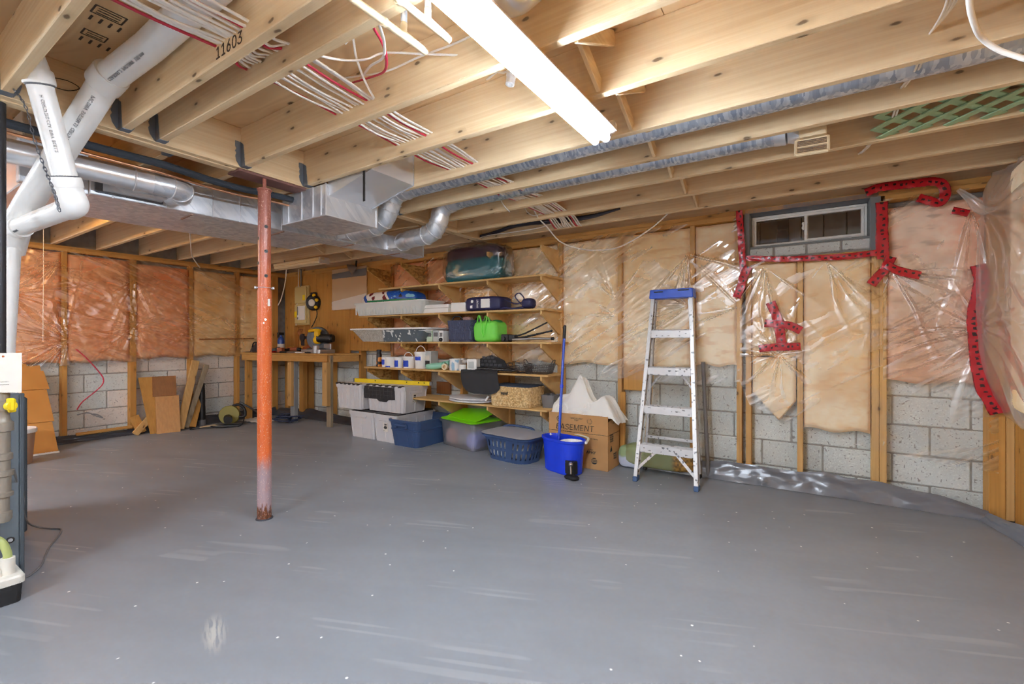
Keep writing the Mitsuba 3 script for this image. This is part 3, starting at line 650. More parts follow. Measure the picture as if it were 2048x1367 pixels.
skirt('dark plastic bunched on the floor at the right-hand corner', [(0.93, 4.05, 0), (0.97, 3.9, 0), (1.03, 3.6, 0), (1.04, 3.0, 0), (1.04, 2.0, 0)], [0.05, 0.10, 0.12, 0.12], 6, 1)
skirt('dark plastic sheet turned up along the foot of the left wall', [(-6.83, 0.6, 0), (-6.83, 1.3, 0), (-6.83, 2.0, 0), (-6.83, 2.9, 0), (-6.84, 3.9, 0)], [0.09, 0.10, 0.06, 0.09, 0.12, 0.1], 9, 1, 'poly_dark')
skirt('black plastic lying in the corner under the workbench', [(-6.8, 3.95, 0), (-6.2, 4.03, 0), (-5.5, 4.04, 0), (-4.6, 4.05, 0)], [0.1, 0.12, 0.08, 0.06], 12, 1, 'poly_dark', depth=0.12)

# ------------------------------------------------------------------ window
win = struct('window_1')
plain('parge_grey', (128, 132, 132), 0.9, spec=0.1)
part(win, 'jamb', cbox([WX0 - 0.005, 4.10, 1.76], [-0.405, 4.31, 2.15], 0.004), 'parge_grey')
part(win, 'jamb', cbox([0.356, 4.10, 1.76], [WX1 + 0.01, 4.31, 2.15], 0.004), 'parge_grey')
part(win, 'lintel', cbox([WX0, 4.10, 2.136], [WX1, 4.31, 2.175], 0.004), 'steel_dark')
part(win, 'ledge', cbox([WX0, 4.14, 1.862], [WX1, 4.31, 1.878], 0.004), 'parge_grey')
for i, x in enumerate((-0.45, -0.235, -0.02, 0.195)):
    part(wb, 'brick', cbox([max(x, WX0) + 0.004, 4.13, 1.785], [x + 0.207, 4.3, 1.858], 0.006), 'block_b')
part(wb, 'brick_bed', box([WX0, 4.142, 1.77], [WX1, 4.3, 1.862]), 'mortar')
def rect_frame(x0, x1, z0, z1, w, y0, y1):
    return [cbox([x0, y0, z0], [x1, y1, z0 + w], 0.003), cbox([x0, y0, z1 - w], [x1, y1, z1], 0.003), cbox([x0, y0, z0 + w - 0.001], [x0 + w, y1, z1 - w + 0.001], 0.003), cbox([x1 - w, y0, z0 + w - 0.001], [x1, y1, z1 - w + 0.001], 0.003)]
part(win, 'frame', cat(rect_frame(-0.402, 0.352, 1.88, 2.134, 0.022, 4.235, 4.29)), 'white_paint')
sa = part(win, 'sash', cat(rect_frame(-0.384, -0.012, 1.898, 2.116, 0.014, 4.25, 4.27)), 'white_paint')
sb = part(win, 'sash', cat(rect_frame(-0.038, 0.334, 1.898, 2.116, 0.02, 4.225, 4.247)), 'white_paint')
part(sa, 'pane', box([-0.372, 4.259, 1.908], [-0.022, 4.261, 2.106]), 'glass')
part(sb, 'pane', box([-0.02, 4.235, 1.914], [0.318, 4.237, 2.10]), 'glass')
part(sb, 'latch', cat(cbox([-0.05, 4.212, 1.985], [-0.036, 4.225, 2.045], 0.002), cbox([-0.054, 4.205, 1.99], [-0.046, 4.213, 2.012], 0.002), cbox([-0.054, 4.205, 2.024], [-0.046, 4.213, 2.04], 0.002)), 'white_paint')
plain('well_wood', (190, 182, 172), 0.8, spec=0.2); plain('well_dark', (92, 92, 94), 0.8, spec=0.2)
well = thing('window_well', 'dark board-lined window well seen through the basement window', 'window well')
for i in range(12):
    x = -1.05 + i * 0.165
    part(well, 'board', cbox([x, 4.86 + 0.006 * (i % 2), 1.5], [x + 0.155, 4.89, 2.6], 0.004), 'well_wood')
part(well, 'batten', cbox([-0.25, 4.80, 1.5], [-0.16, 4.858, 2.6], 0.004), 'well_dark')
part(well, 'backing', cat(box([-1.1, 4.9, 1.45], [1.1, 4.92, 2.7]), box([-1.1, 4.5, 1.45], [-1.07, 4.92, 2.7]), box([1.07, 4.5, 1.45], [1.1, 4.92, 2.7]), box([-1.1, 4.5, 1.45], [1.1, 4.92, 1.5])), 'well_dark')

# ------------------------------------------------------------------ ducts under the joists
DU = unit([0.18, 2.425, 0])                      # the trunk runs nearly along y
DN = V(DU[1], -DU[0], 0)
def tr(s, a, z): return V(-3.42, 0.875, 0) + DU * s - DN * a + V(0, 0, z)
def duct_box(s0, s1, a0, a1, z0, z1, b=0.004):
    lo, hi = V(-a1, s0, z0), V(-a0, s1, z1)
    m = cbox(lo, hi, b); v = m.vertices.copy()
    m.vertices = V(-3.42, 0.875, 0) + v[:, 1:2] * DU + v[:, 0:1] * DN + v[:, 2:3] * V(0, 0, 1); return m
def seams(parent, ss, a, z0, z1):
    for s in ss: part(parent, 'seam', duct_box(s - 0.004, s + 0.004, a - 0.006, a + 0.01, z0 - 0.004, z1, 0.002), 'galv_smooth')
plain('duct_under', (168, 138, 122), 0.45, metallic=0.55)
trunk = thing('supply_duct', 'long rectangular galvanized supply duct running under the joists to the window wall', 'duct')
part(trunk, 'body', duct_box(0, 1.56, 0.0, 0.225, 1.961, 2.16), 'galvanized')
part(trunk, 'body', duct_box(1.56, 2.48, 0.0, 0.225, 1.961, 2.105), 'galvanized')
part(trunk, 'end_cap', duct_box(2.48, 2.495, -0.004, 0.23, 1.955, 2.11), 'galv_smooth')
seams(trunk, (0.10, 0.36, 0.62, 0.79, 0.94, 1.08, 1.56), 0.0, 1.961, 2.16)
seams(trunk, (1.72, 2.1), 0.0, 1.961, 2.105)
for s in (0.5, 1.1, 1.7, 2.2): part(trunk, 'strap', duct_box(s, s + 0.012, 0.02, 0.22, 1.953, 1.9615, 0.001), 'duct_under')
ret = thing('return_duct', 'wide return air duct alongside the supply duct, seen from below', 'duct')
part(ret, 'body', duct_box(0.0, 1.5, 0.235, 0.70, 1.964, 2.15), 'galvanized')
part(ret, 'end_cap', duct_box(1.5, 1.512, 0.23, 0.705, 1.96, 2.155), 'galv_smooth')
plen = thing('furnace_plenum', 'bright sheet-metal plenum box behind the white drain pipes', 'duct')
part(plen, 'body', cbox([-4.62, 0.62, 1.963], [-3.47, 0.862, 2.35], 0.005), 'galv_smooth')
part(plen, 'flange', cbox([-3.50, 0.60, 1.958], [-3.44, 0.875, 2.2], 0.004), 'galvanized')
# branch box under the joists with the flared boot on its right
br = thing('branch_box', 'boxy galvanized branch duct under the joists beside the red post', 'duct')
part(br, 'body', cbox([-3.20, 1.875, 1.961], [-2.69, 2.30, 2.170], 0.004), 'galvanized')
part(br, 'corner_seam', cat(cbox([-2.694, 1.869, 1.957], [-2.684, 1.881, 2.172], 0.002), cbox([-2.694, 2.292, 1.957], [-2.682, 2.306, 2.172], 0.002), cbox([-3.20, 1.870, 1.957], [-2.69, 1.878, 1.966], 0.001), cbox([-2.694, 1.875, 1.957], [-2.684, 2.30, 1.966], 0.001)), 'galv_smooth')
for x in (-3.12, -2.96, -2.83, -2.74): part(br, 'seam', cbox([x - 0.004, 1.868, 1.961], [x + 0.004, 1.876, 2.168], 0.001), 'galv_smooth')
flare = trimesh.convex.convex_hull(np.array([[-2.70, 1.90, 2.09], [-2.70, 2.255, 2.09], [-2.70, 1.90, 2.30], [-2.70, 2.255, 2.30], [-2.27, 1.90, 2.185], [-2.27, 2.255, 2.185], [-2.27, 1.90, 2.40], [-2.27, 2.255, 2.40]]))
part(br, 'flared_boot', flare, 'galv_smooth')
part(br, 'flare_edge', cat(bar([-2.69, 2.255, 2.088], [-2.27, 2.255, 2.183], 0.012, 0.006), bar([-2.27, 2.258, 2.18], [-2.27, 2.258, 2.40], 0.012, 0.006, side=(0, 1, 0))), 'galvanized')
part(br, 'strap', cat(cbox([-2.326, 1.880, 1.99], [-2.306, 1.884, 2.185], 0.001)), 'black')
# round branch pipes with their elbows
def elbow_pipe(parent, name, pts, r, mat_, n=28, seamsat=()):
    P = spline(pts, 6)
    part(parent, name, tube(P, r, n, 1), mat_, smooth=40)
    t, U, W = frames(P); a = np.linspace(0, 2 * np.pi, 40, endpoint=False)
    for f in seamsat:
        k = int(f * (len(P) - 1)); ring = [P[k] + (r + 0.004) * (math.cos(q) * U[k] + math.sin(q) * W[k]) for q in a]
        ring.append(ring[0]); part(parent, 'seam_ring', tube(ring, 0.0045, 6, 1), 'galv_smooth', smooth=True)
def boot(parent, s, w, depth, z0, z1, r, zc):
    R0 = np.array([tr(s - w / 2, 0, z0), tr(s + w / 2, 0, z0), tr(s + w / 2, 0, z1), tr(s - w / 2, 0, z1)])
    n = 24; per = []
    for i in range(4):
        for q in range(n // 4): per.append(R0[i] + (R0[(i + 1) % 4] - R0[i]) * q / (n // 4))
    per = np.array(per); a = np.radians(225) + np.arange(n) * 2 * np.pi / n
    c = tr(s, -depth, zc); ring = np.array([c + r * (math.cos(q) * DU + math.sin(q) * V(0, 0, 1)) for q in a])
    part(parent, 'boot', loft([per, ring], cap=False), 'galv_smooth', smooth=40)
    fl = [bar(R0[i], R0[(i + 1) % 4], 0.012, 0.012, side=DN) for i in range(4)]
    part(parent, 'boot_flange', cat(fl), 'galv_smooth')
p1 = thing('branch_pipe', 'round galvanized branch pipe curving up beside the branch box into the second joist bay', 'duct')
boot(p1, 1.62, 0.16, 0.10, 1.972, 2.085, 0.074, 2.03)
elbow_pipe(p1, 'elbow', [tr(1.62, -0.09, 2.03), tr(1.62, -0.30, 2.03), (-2.88, 2.45, 2.035), (-2.775, 2.45, 2.075), (-2.72, 2.45, 2.15), (-2.68, 2.45, 2.22), (-2.60, 2.45, 2.262), (-2.45, 2.45, 2.268)], 0.076, 'galvanized', seamsat=(0.03, 0.30, 0.42, 0.55, 0.66, 0.86, 0.93))
elbow_pipe(p1, 'straight_run', [(-2.46, 2.45, 2.268), (-1.0, 2.45, 2.268), (1.3, 2.45, 2.268)], 0.074, 'galv_spangle')
p2 = thing('branch_pipe', 'round galvanized branch pipe curving up nearest the shelves into the third joist bay', 'duct')
boot(p2, 2.14, 0.16, 0.12, 1.970, 2.09, 0.074, 2.03)
elbow_pipe(p2, 'elbow', [tr(2.14, -0.10, 2.03), (-2.95, 2.90, 2.02), (-2.76, 2.88, 2.02), (-2.655, 2.88, 2.05), (-2.60, 2.88, 2.12), (-2.575, 2.88, 2.20), (-2.50, 2.88, 2.255), (-2.38, 2.88, 2.268)], 0.076, 'galvanized', seamsat=(0.03, 0.33, 0.44, 0.57, 0.86, 0.92))
elbow_pipe(p2, 'straight_run', [(-2.39, 2.88, 2.268), (-1.2, 2.88, 2.268), (-0.15, 2.85, 2.25)], 0.070, 'galv_spangle')
elbow_pipe(p2, 'collar', [(-0.155, 2.85, 2.25), (-0.10, 2.845, 2.245)], 0.073, 'galv_smooth')
part(p2, 'boot', loft([rring(0, 0, 0.13, 0.13, 0.062, 0, k=6)[:, [2, 0, 1]] + V(-0.10, 2.845, 2.245), rring(0, 0, 0.12, 0.12, 0.01, 0, k=6)[:, [2, 0, 1]] + V(-0.045, 2.84, 2.235)]), 'galv_smooth')
reg = thing('air_register', 'small air register with louvred grille under the joists near the green lattice', 'register')
part(reg, 'box', cbox([-0.048, 2.77, 2.165], [0.07, 2.90, 2.235], 0.004), 'cream_paint')
plain('grille_brown', (150, 132, 116), 0.5)
gx, gy, gz = unit([1, 0.02, -0.02]), unit([0.0, 0.45, 0.9]), None
gz = np.cross(gx, gy)
def G(a, b, c): return V(0.008, 2.79, 2.12) + gx * a + gy * b + gz * c
part(reg, 'grille_frame', cat([bar(G(-0.07, -0.05, 0), G(0.07, -0.05, 0), 0.014, 0.014, gz), bar(G(-0.07, 0.05, 0), G(0.07, 0.05, 0), 0.014, 0.014, gz), bar(G(-0.07, -0.05, 0), G(-0.07, 0.05, 0), 0.014, 0.014, gz), bar(G(0.07, -0.05, 0), G(0.07, 0.05, 0), 0.014, 0.014, gz), bar(G(-0.07, -0.0, 0), G(0.07, 0.0, 0), 0.007, 0.014, gz)]), 'cream_paint')
for i in range(9):
    b = -0.042 + i * 0.0105
    part(reg, 'louvre', bar(G(-0.066, b, 0), G(0.066, b, 0), 0.009, 0.002, unit(gy + 0.5 * gz), 0.0005), 'grille_brown')
# round pipe along the trunk, with its take-off
p3 = thing('branch_pipe', 'round galvanized pipe running along the supply duct at the left', 'duct')
elbow_pipe(p3, 'straight_run', [(-3.35, 0.10, 2.06), (-3.28, 0.6, 2.055), (-3.215, 1.10, 2.045)], 0.060, 'galv_smooth', seamsat=(0.98,))
elbow_pipe(p3, 'elbow', [(-3.215, 1.10, 2.045), (-3.205, 1.19, 2.043), (-3.225, 1.25, 2.04), (-3.285, 1.265, 2.035), (-3.36, 1.24, 2.03)], 0.061, 'galvanized', seamsat=(0.25, 0.5, 0.75))
part(p3, 'boot_frame', duct_box(0.02, 0.34, -0.012, 0.0, 1.975, 2.11), 'steel_dark')
part(p3, 'boot', trimesh.convex.convex_hull(np.array([tr(0.05, -0.01, 1.985), tr(0.33, -0.01, 1.985), tr(0.33, -0.01, 2.10), tr(0.05, -0.01, 2.10), tr(0.24, -0.11, 1.995), tr(0.34, -0.11, 1.995), tr(0.34, -0.11, 2.08), tr(0.24, -0.11, 2.08)])), 'galvanized')
hose = one('insulated_pipe', 'black foam-wrapped pipe running under the beam beside the red post', 'pipe', tube([(-3.10, 0.1, 2.13), (-3.09, 0.6, 2.125), (-3.07, 0.9, 2.12), (-3.06, 1.1, 2.12), (-3.11, 1.35, 2.12), (-3.11, 1.55, 2.118), (-3.07, 1.76, 2.12), (-3.1, 2.3, 2.14)], 0.021, 14), 'foam_black', smooth=True)
one('copper_pipe', 'thin copper pipe just below the black foam-wrapped pipe', 'pipe', tube([(-3.135, 0.1, 2.10), (-3.125, 0.9, 2.09), (-3.115, 1.1, 2.088), (-3.155, 1.35, 2.088), (-3.155, 1.55, 2.086), (-3.115, 1.76, 2.088), (-3.14, 2.2, 2.1)], 0.008, 10), 'copper', smooth=True)

# ------------------------------------------------------------------ white drain pipes at the left
def pipe_run(parent, name, pts, r, n=28, smooth=1): return part(parent, name, tube(pts, r, n, smooth), 'pvc', smooth=40)
def coupling(parent, p, d, r, half):
    d = unit(d); p = np.asarray(p, float)
    part(parent, 'coupling', lathe([(r, -half), (r + 0.008, -half), (r + 0.010, -half + 0.006), (r + 0.010, half - 0.006), (r + 0.008, half), (r, half)], p, d, 32), 'pvc', smooth=40)
    part(parent, 'glue_line', lathe([(r + 0.001, half), (r + 0.004, half + 0.001), (r + 0.003, half + 0.005), (r + 0.001, half + 0.006)], p, d, 32), 'print_grey', smooth=40)
def pipe_print(parent, a, b, r, txt, h, toward):
    "grey maker's print along a pipe, wrapped on the side that faces the room"
    a, b = np.asarray(a, float), np.asarray(b, float); z = unit(b - a)
    s = unit(np.asarray(toward, float) - a); s = unit(s - np.dot(s, z) * z)
    m = meshkit.text_mesh(txt, h, 0.0012); v = m.vertices.copy()
    ang = v[:, 1] / r; t = np.cross(s, z)
    m.vertices = a + v[:, 0:1] * z + (r + 0.0004 + v[:, 2:3]) * (np.cos(ang)[:, None] * s - np.sin(ang)[:, None] * t)
    part(parent, 'print', m, 'print_grey', kind='stuff')
drain = thing('drain_pipe', 'thick white plastic drain pipe slanting down from the joists to a wye', 'pipe')
A0, A1, A2, A3 = V(-1.5, 0.78, 2.375), V(*(-2.293, 0.776, 2.346)), V(*(-2.595, 0.723, 2.28)), V(*(-3.328, 0.616, 1.829))
pipe_run(drain, 'pipe', [A0, A1, A2 + unit(A1 - A2) * 0.03], 0.056)
coupling(drain, A2, unit(unit(A2 - A1) + unit(A3 - A2)), 0.057, 0.042)
pipe_run(drain, 'pipe', [A2, A3], 0.055)
WY = V(*(-3.496, 0.59, 1.708))
pipe_run(drain, 'pipe', [A3, WY], 0.055)
part(drain, 'wye', cat(lathe([(0.056, -0.10), (0.063, -0.10), (0.064, 0.09), (0.056, 0.10)], WY + V(0, 0, -0.02), unit(A3 - WY) * 0.6 + V(0, 0, 0.5), 28), cyl(WY, WY + unit(V(*(-2.774, 0.642, 1.709)) - WY) * 0.12, 0.050, 28)), 'pvc', smooth=40)
pipe_run(drain, 'stack', [WY + V(0, 0, -0.05), V(*(-3.502, 0.586, 1.646)), V(*(-3.531, 0.568, 1.096)), V(*(-3.546, 0.558, 0.834)) - V(0, 0, 0.8)], 0.037)
B1, C0 = V(*(-2.734, 0.644, 1.721)), V(*(-2.654, 0.517, 2.206))
pipe_run(drain, 'branch', [WY, B1 - unit(B1 - WY) * 0.02], 0.043)
part(drain, 'elbow', tube(spline([B1 - unit(B1 - WY) * 0.055, B1 - unit(B1 - WY) * 0.03, B1 + V(0.008, 0, 0.012), B1 + unit(C0 - B1) * 0.06, B1 + unit(C0 - B1) * 0.10], 6), [0.050, 0.050, 0.052, 0.050, 0.050], 28, 1), 'pvc', smooth=40)
coupling(drain, B1 + unit(C0 - B1) * 0.10, C0 - B1, 0.044, 0.022)
pipe_run(drain, 'riser', [B1 + unit(C0 - B1) * 0.05, C0], 0.043)
coupling(drain, C0, B1 - C0, 0.043, 0.026)
T0 = V(*(-2.631, 0.508, 2.284))
part(drain, 'reducer', lathe([(0.044, 0), (0.042, 0.03), (0.026, 0.085), (0.026, 0.12)], C0, T0 - C0, 28), 'pvc', smooth=40)
pipe_run(drain, 'vent', [C0 + unit(T0 - C0) * 0.08, T0, V(*(-2.312, 0.549, 2.409)), V(*(-2.129, 0.572, 2.484))], 0.020)
pipe_print(drain, A2 + unit(A1 - A2) * 0.06, A1, 0.057, 'CSA B181.2  PVC DWV  100 mm  4 IN', 0.012, (0, 0, 1.2))
pipe_print(drain, A2 + unit(A3 - A2) * 0.08, A3, 0.055, 'PVC DWV  SYSTEM 15  CERTIFIED  CSA', 0.013, (0, 0, 1.2))
pipe_print(drain, C0 + unit(B1 - C0) * 0.07, B1, 0.043, 'H  CERTIFIED CSA  DWV  B181.2', 0.010, (0, 0, 1.2))
pipe_print(drain, WY + unit(B1 - WY) * 0.08, B1, 0.043, 'SYSTEM 15 DWV', 0.009, (0, 0, 1.0))
# hanging chain
ch = thing('chain', 'thin dark chain hanging from the beam in front of the drain pipes', 'chain')
CP = spline([(-2.762, 0.471, 2.164), (-2.667, 0.485, 2.073), (-2.608, 0.5, 1.927), (-2.574, 0.522, 1.816), (-2.544, 0.541, 1.726), (-2.527, 0.552, 1.656)], 12)
lk = []
for i, p in enumerate(CP[::2]):
    d = unit(CP[min(2 * i + 1, len(CP) - 1)] - CP[max(2 * i - 1, 0)]); s = unit(np.cross(d, [0.3, 1, 0] if i % 2 else [1, 0.2, 0.1]))
    lk.append(tube([p + 0.013 * math.cos(q) * d + 0.005 * math.sin(q) * s for q in np.linspace(0, 2 * pi, 9)], 0.0017, 5, 1))
part(ch, 'link', cat(lk), 'steel_dark', kind='stuff')
one('junction_box', 'small grey metal junction box tucked behind the drain pipes under the beam', 'junction box', cbox(V(-3.16, 0.62, 2.09), V(-3.06, 0.72, 2.15), 0.006), 'galvanized')

# ------------------------------------------------------------------ cables through the joists
HY = [-0.38, 0.03, 0.46, 0.865, 1.02, 1.45, 1.857, 2.28, 2.683, 3.08, 3.475, 3.80]
HX0 = [-1.96, -1.95, -1.92, -1.90, -1.985, -1.985, -2.0, -1.975, -1.96, -1.97, -1.93, -2.0]
HX1 = [-1.66, -1.66, -1.65, -1.645, -1.65, -1.685, -1.70, -1.715, -1.715, -1.705, -1.70, -1.72]
HZ = [2.24, 2.24, 2.245, 2.245, 2.26, 2.248, 2.244, 2.23, 2.226, 2.236, 2.215, 2.17]
rc = np.random.default_rng(5)
NC = 12
ORD = ('first', 'second', 'third', 'fourth', 'fifth', 'sixth', 'seventh', 'eighth', 'ninth', 'tenth', 'eleventh', 'twelfth')
for i in range(NC):
    f = (i + 0.5) / NC; pts = []
    red = i in (0, 9)
    for k, y in enumerate(HY):
        x = HX0[k] + (HX1[k] - HX0[k]) * (f + (0.10 if i >= 8 else 0) * (1 - f)); z = HZ[k] + rc.uniform(-0.006, 0.006)
        pts.append((x, y - 0.019, z)); pts.append((x + rc.uniform(-0.003, 0.003), y + 0.019, z))
        if k + 1 < len(HY):
            ym = (y + HY[k + 1]) / 2
            pts.append(((x + HX0[k + 1] + (HX1[k + 1] - HX0[k + 1]) * f) / 2 + rc.uniform(-0.012, 0.012), ym, z - rc.uniform(0.0, 0.016)))
    one('electrical_cable', 'red cable at the %s edge of the bundle through the joists' % ('left' if i == 0 else 'right') if red else 'white cable, %s from the left in the flat bundle through the joists' % ORD[i], 'cable', tube(pts, 0.0075, 8, 4, up=(0, 0, 1), flat=0.6), 'cable_red' if red else 'cable_white', smooth=True, group=None if red else 'white cables in the bundle through the joists')
def cable(label, pts, r=0.005, mat_='cable_white', group=None, n=8, flat=0.65): return one('electrical_cable', label, 'cable', tube(pts, r, n, 8, flat=flat), mat_, smooth=True, group=group)
cable('white cable running level across the bay left of the strip light', [(-1.556, 1.06, 2.208), (-1.552, 1.1, 2.217), (-1.537, 1.18, 2.244), (-1.505, 1.24, 2.27), (-1.469, 1.3, 2.314), (-1.322, 1.38, 2.301), (-1.181, 1.44, 2.279)], 0.0065)
cable('white cable hanging in a narrow loop beside the flat cable bundle', [(-1.462, 1.1, 2.24), (-1.444, 1.12, 2.269), (-1.525, 1.2, 2.266), (-1.6, 1.3, 2.247), (-1.679, 1.42, 2.241)], 0.0055)
cable('red cable looping down from the second joist', [(-1.251, 1.05, 2.202), (-1.313, 1.15, 2.215), (-1.348, 1.2, 2.197), (-1.453, 1.28, 2.222), (-1.622, 1.35, 2.284), (-1.827, 1.42, 2.358)], 0.0055, 'cable_red')
cable('white cable rising beside the looping red cable', [(-1.744, 1.4, 2.339), (-1.562, 1.3, 2.288), (-1.368, 1.2, 2.209), (-1.271, 1.12, 2.192), (-1.216, 1.05, 2.194)], 0.0055)
cable('thin grey cable crossing the bay behind the level white cable', [(-1.887, 1.42, 2.398), (-1.583, 1.4, 2.322), (-1.369, 1.4, 2.317), (-1.209, 1.42, 2.322), (-1.078, 1.43, 2.332)], 0.005)
cable('white cable swooping from the joists across the top of the plastic', [(-1.955, 3.3, 2.279), (-1.979, 3.45, 2.2), (-1.973, 3.62, 2.139), (-1.95, 3.8, 2.052), (-1.844, 3.92, 1.996), (-1.657, 3.95, 1.957), (-1.419, 3.95, 1.963), (-1.144, 3.92, 2.077), (-0.965, 3.9, 2.202), (-0.857, 3.88, 2.278)], 0.006, flat=1)
cable('short white cable drooping below the far end of the bundle', [(-2.085, 3.4, 2.291), (-2.057, 3.42, 2.239), (-1.986, 3.42, 2.203), (-1.88, 3.45, 2.228), (-1.74, 3.455, 2.22)], 0.005)
cable('short white cable dropping below the bundle at the fourth joist from the wall', [(-2.063, 3, 2.253), (-2.045, 3.03, 2.202), (-2.008, 3.06, 2.152)], 0.005)
for i, dx in enumerate((0, 6, 14, 22)):
    p = [(0.352, 1.9, 2.241), (0.369, 2, 2.22), (0.377, 2.15, 2.248), (0.371, 2.26, 2.261)]
    cable('one of four white cables fanning down into the joist hole nearest the top edge', [V(*q) + V(0.014 * i * (1 - k / 4), 0, 0.004 * i) for k, q in enumerate(p)], 0.004, group='four white cables fanning into the top joist hole', flat=1)
for i, P in enumerate(([(0.345, 2.31, 2.188), (0.35, 2.42, 2.207), (0.347, 2.58, 2.243), (0.341, 2.665, 2.256)], [(0.331, 2.75, 2.199), (0.335, 2.88, 2.213), (0.331, 3, 2.233), (0.303, 3.06, 2.253)], [(0.262, 3.12, 2.182), (0.259, 3.3, 2.221), (0.245, 3.455, 2.251)])):
    for k in range(2): cable(('upper-left' if k == 0 else 'lower-right') + ' white cable of the pair ' + ('crossing the upper round pipe at the right', 'beside the left end of the green lattice', 'through the third joist from the window wall')[i], [V(*q) + V(0.012 * k, 0, 0.002 * k) for q in P], 0.0045, flat=1)
cable('thick white cable hanging in a curve at the top right corner', [(0.305, 1.45, 1.962), (0.317, 1.5, 1.919), (0.337, 1.55, 1.893), (0.361, 1.6, 1.882), (0.397, 1.62, 1.851), (0.448, 1.62, 1.809)], 0.0065, flat=1)
cable('black cable bundle sagging along the last joists', [(-3.596, 3.9, 2.208), (-3.197, 3.88, 2.203), (-2.72, 3.82, 2.223), (-2.364, 3.78, 2.253), (-1.919, 3.76, 2.224), (-1.62, 3.75, 2.215), (-1.348, 3.75, 2.242)], [0.022, 0.026, 0.024, 0.03, 0.034, 0.03, 0.012], 'cable_dark', n=14)
cable('white cable lying along the black cable bundle', [(-3.357, 3.9, 2.17), (-2.769, 3.8, 2.2), (-2.454, 3.74, 2.179), (-2.139, 3.73, 2.179), (-1.96, 3.74, 2.207)], 0.006)
cable('white cable under the duct, dropping to the left wall', [(-4.997, 2, 2.258), (-4.989, 2.005, 2.152), (-5.433, 2.193, 2.109), (-5.872, 2.386, 2.077), (-6.135, 2.572, 2)], 0.006)
cable('pale cord hanging straight down in front of the orange plastic', [(-6.027, 1.211, 2.232), (-6.027, 1.211, 1.726), (-6.031, 1.209, 1.116)], 0.0025)

# small things between the joists
wp = thing('water_pipe', 'cream-painted water pipe with an upturned elbow, left of the pair beside the strip light', 'pipe')
part(wp, 'pipe', tube(spline([(-1.13, -0.6, 2.125), (-1.11, 1.035, 2.12), (-1.108, 1.055, 2.128), (-1.108, 1.06, 2.16)], 6), 0.0115, 14, 1), 'cream_paint', smooth=True)
part(wp, 'riser', cyl((-1.108, 1.06, 2.15), (-1.108, 1.06, 2.41), 0.0105, 14), 'galvanized', smooth=True)
part(wp, 'clip', lathe([(0.0115, -0.006), (0.015, -0.006), (0.015, 0.006), (0.0115, 0.006)], (-1.112, 0.98, 2.12), (0, 1, 0), 16), 'cream_paint')
wp2 = thing('water_pipe', 'cream-painted water pipe with an upturned elbow, nearer the strip light', 'pipe')
part(wp2, 'pipe', tube(spline([(-1.02, -0.6, 2.125), (-1.0, 1.03, 2.12), (-0.998, 1.05, 2.128), (-0.998, 1.055, 2.16)], 6), 0.0115, 14, 1), 'cream_paint', smooth=True)
part(wp2, 'riser', cyl((-0.998, 1.055, 2.15), (-0.998, 1.055, 2.41), 0.0105, 14), 'galvanized', smooth=True)
part(wp2, 'clip', lathe([(0.0115, -0.006), (0.015, -0.006), (0.015, 0.006), (0.0115, 0.006)], (-1.003, 0.94, 2.12), (0, 1, 0), 16), 'cream_paint')
sk = thing('lamp_socket', 'white pendant lamp socket hanging from a joist left of the strip light', 'lamp socket')
S0 = V(*(-1.145, 1.75, 2.314))
part(sk, 'socket', lathe([(0.012, 0.06), (0.022, 0.05), (0.024, 0.02), (0.021, 0.018), (0.021, -0.02), (0.015, -0.021), (0.015, 0.0)], S0, (0.1, 0.15, 1), 24), 'white_gloss', smooth=40)
part(sk, 'cord', tube([(-1.388, 1.85, 2.456), (-1.326, 1.82, 2.41), (-1.261, 1.8, 2.412), (-1.195, 1.77, 2.376), S0 + V(0, 0.0, 0.05)], 0.005, 8), 'cable_white', smooth=True)
rb = thing('vent_boot', 'round galvanized vent boot up between the joists beside the strip light', 'duct')
part(rb, 'body', tube([(-0.869, 1.22, 2.316), (-0.829, 1.22, 2.248), (-0.801, 1.25, 2.249), (-0.77, 1.3, 2.307)], 0.06, 24), 'galv_smooth', smooth=True)
# green lattice resting between two joists
plain('lattice_green', (150, 176, 136), 0.7)
lt = thing('lattice_panel', 'green wooden garden lattice stored between the joists near the right wall', 'lattice')
LA, LB = V(0.30, 2.70, 2.225), V(0.30, 3.055, 2.185)
def LP(a, b, c=0.0): return V(0.27 + a, 2.705 + 0.35 * b, 2.225 - 0.04 * b + c)
for k in range(-2, 9):
    for d, c in ((1, 0.009), (-1, 0.0)):
        a0, a1 = k * 0.13, k * 0.13 + d * 0.36
        f0, f1 = 0.0, 1.0
        lo, hi = 0.0, 0.95
        if a1 > a0:
            f0 = max(f0, (lo - a0) / (a1 - a0)); f1 = min(f1, (hi - a0) / (a1 - a0))
        else:
            f0 = max(f0, (a0 - hi) / (a0 - a1)); f1 = min(f1, (a0 - lo) / (a0 - a1))
        if f1 - f0 > 0.15:
            part(lt, 'slat', bar(LP(a0 + (a1 - a0) * f0, f0, c), LP(a0 + (a1 - a0) * f1, f1, c), 0.036, 0.007, side=(0, 0, 1), b=0.001), 'lattice_green')

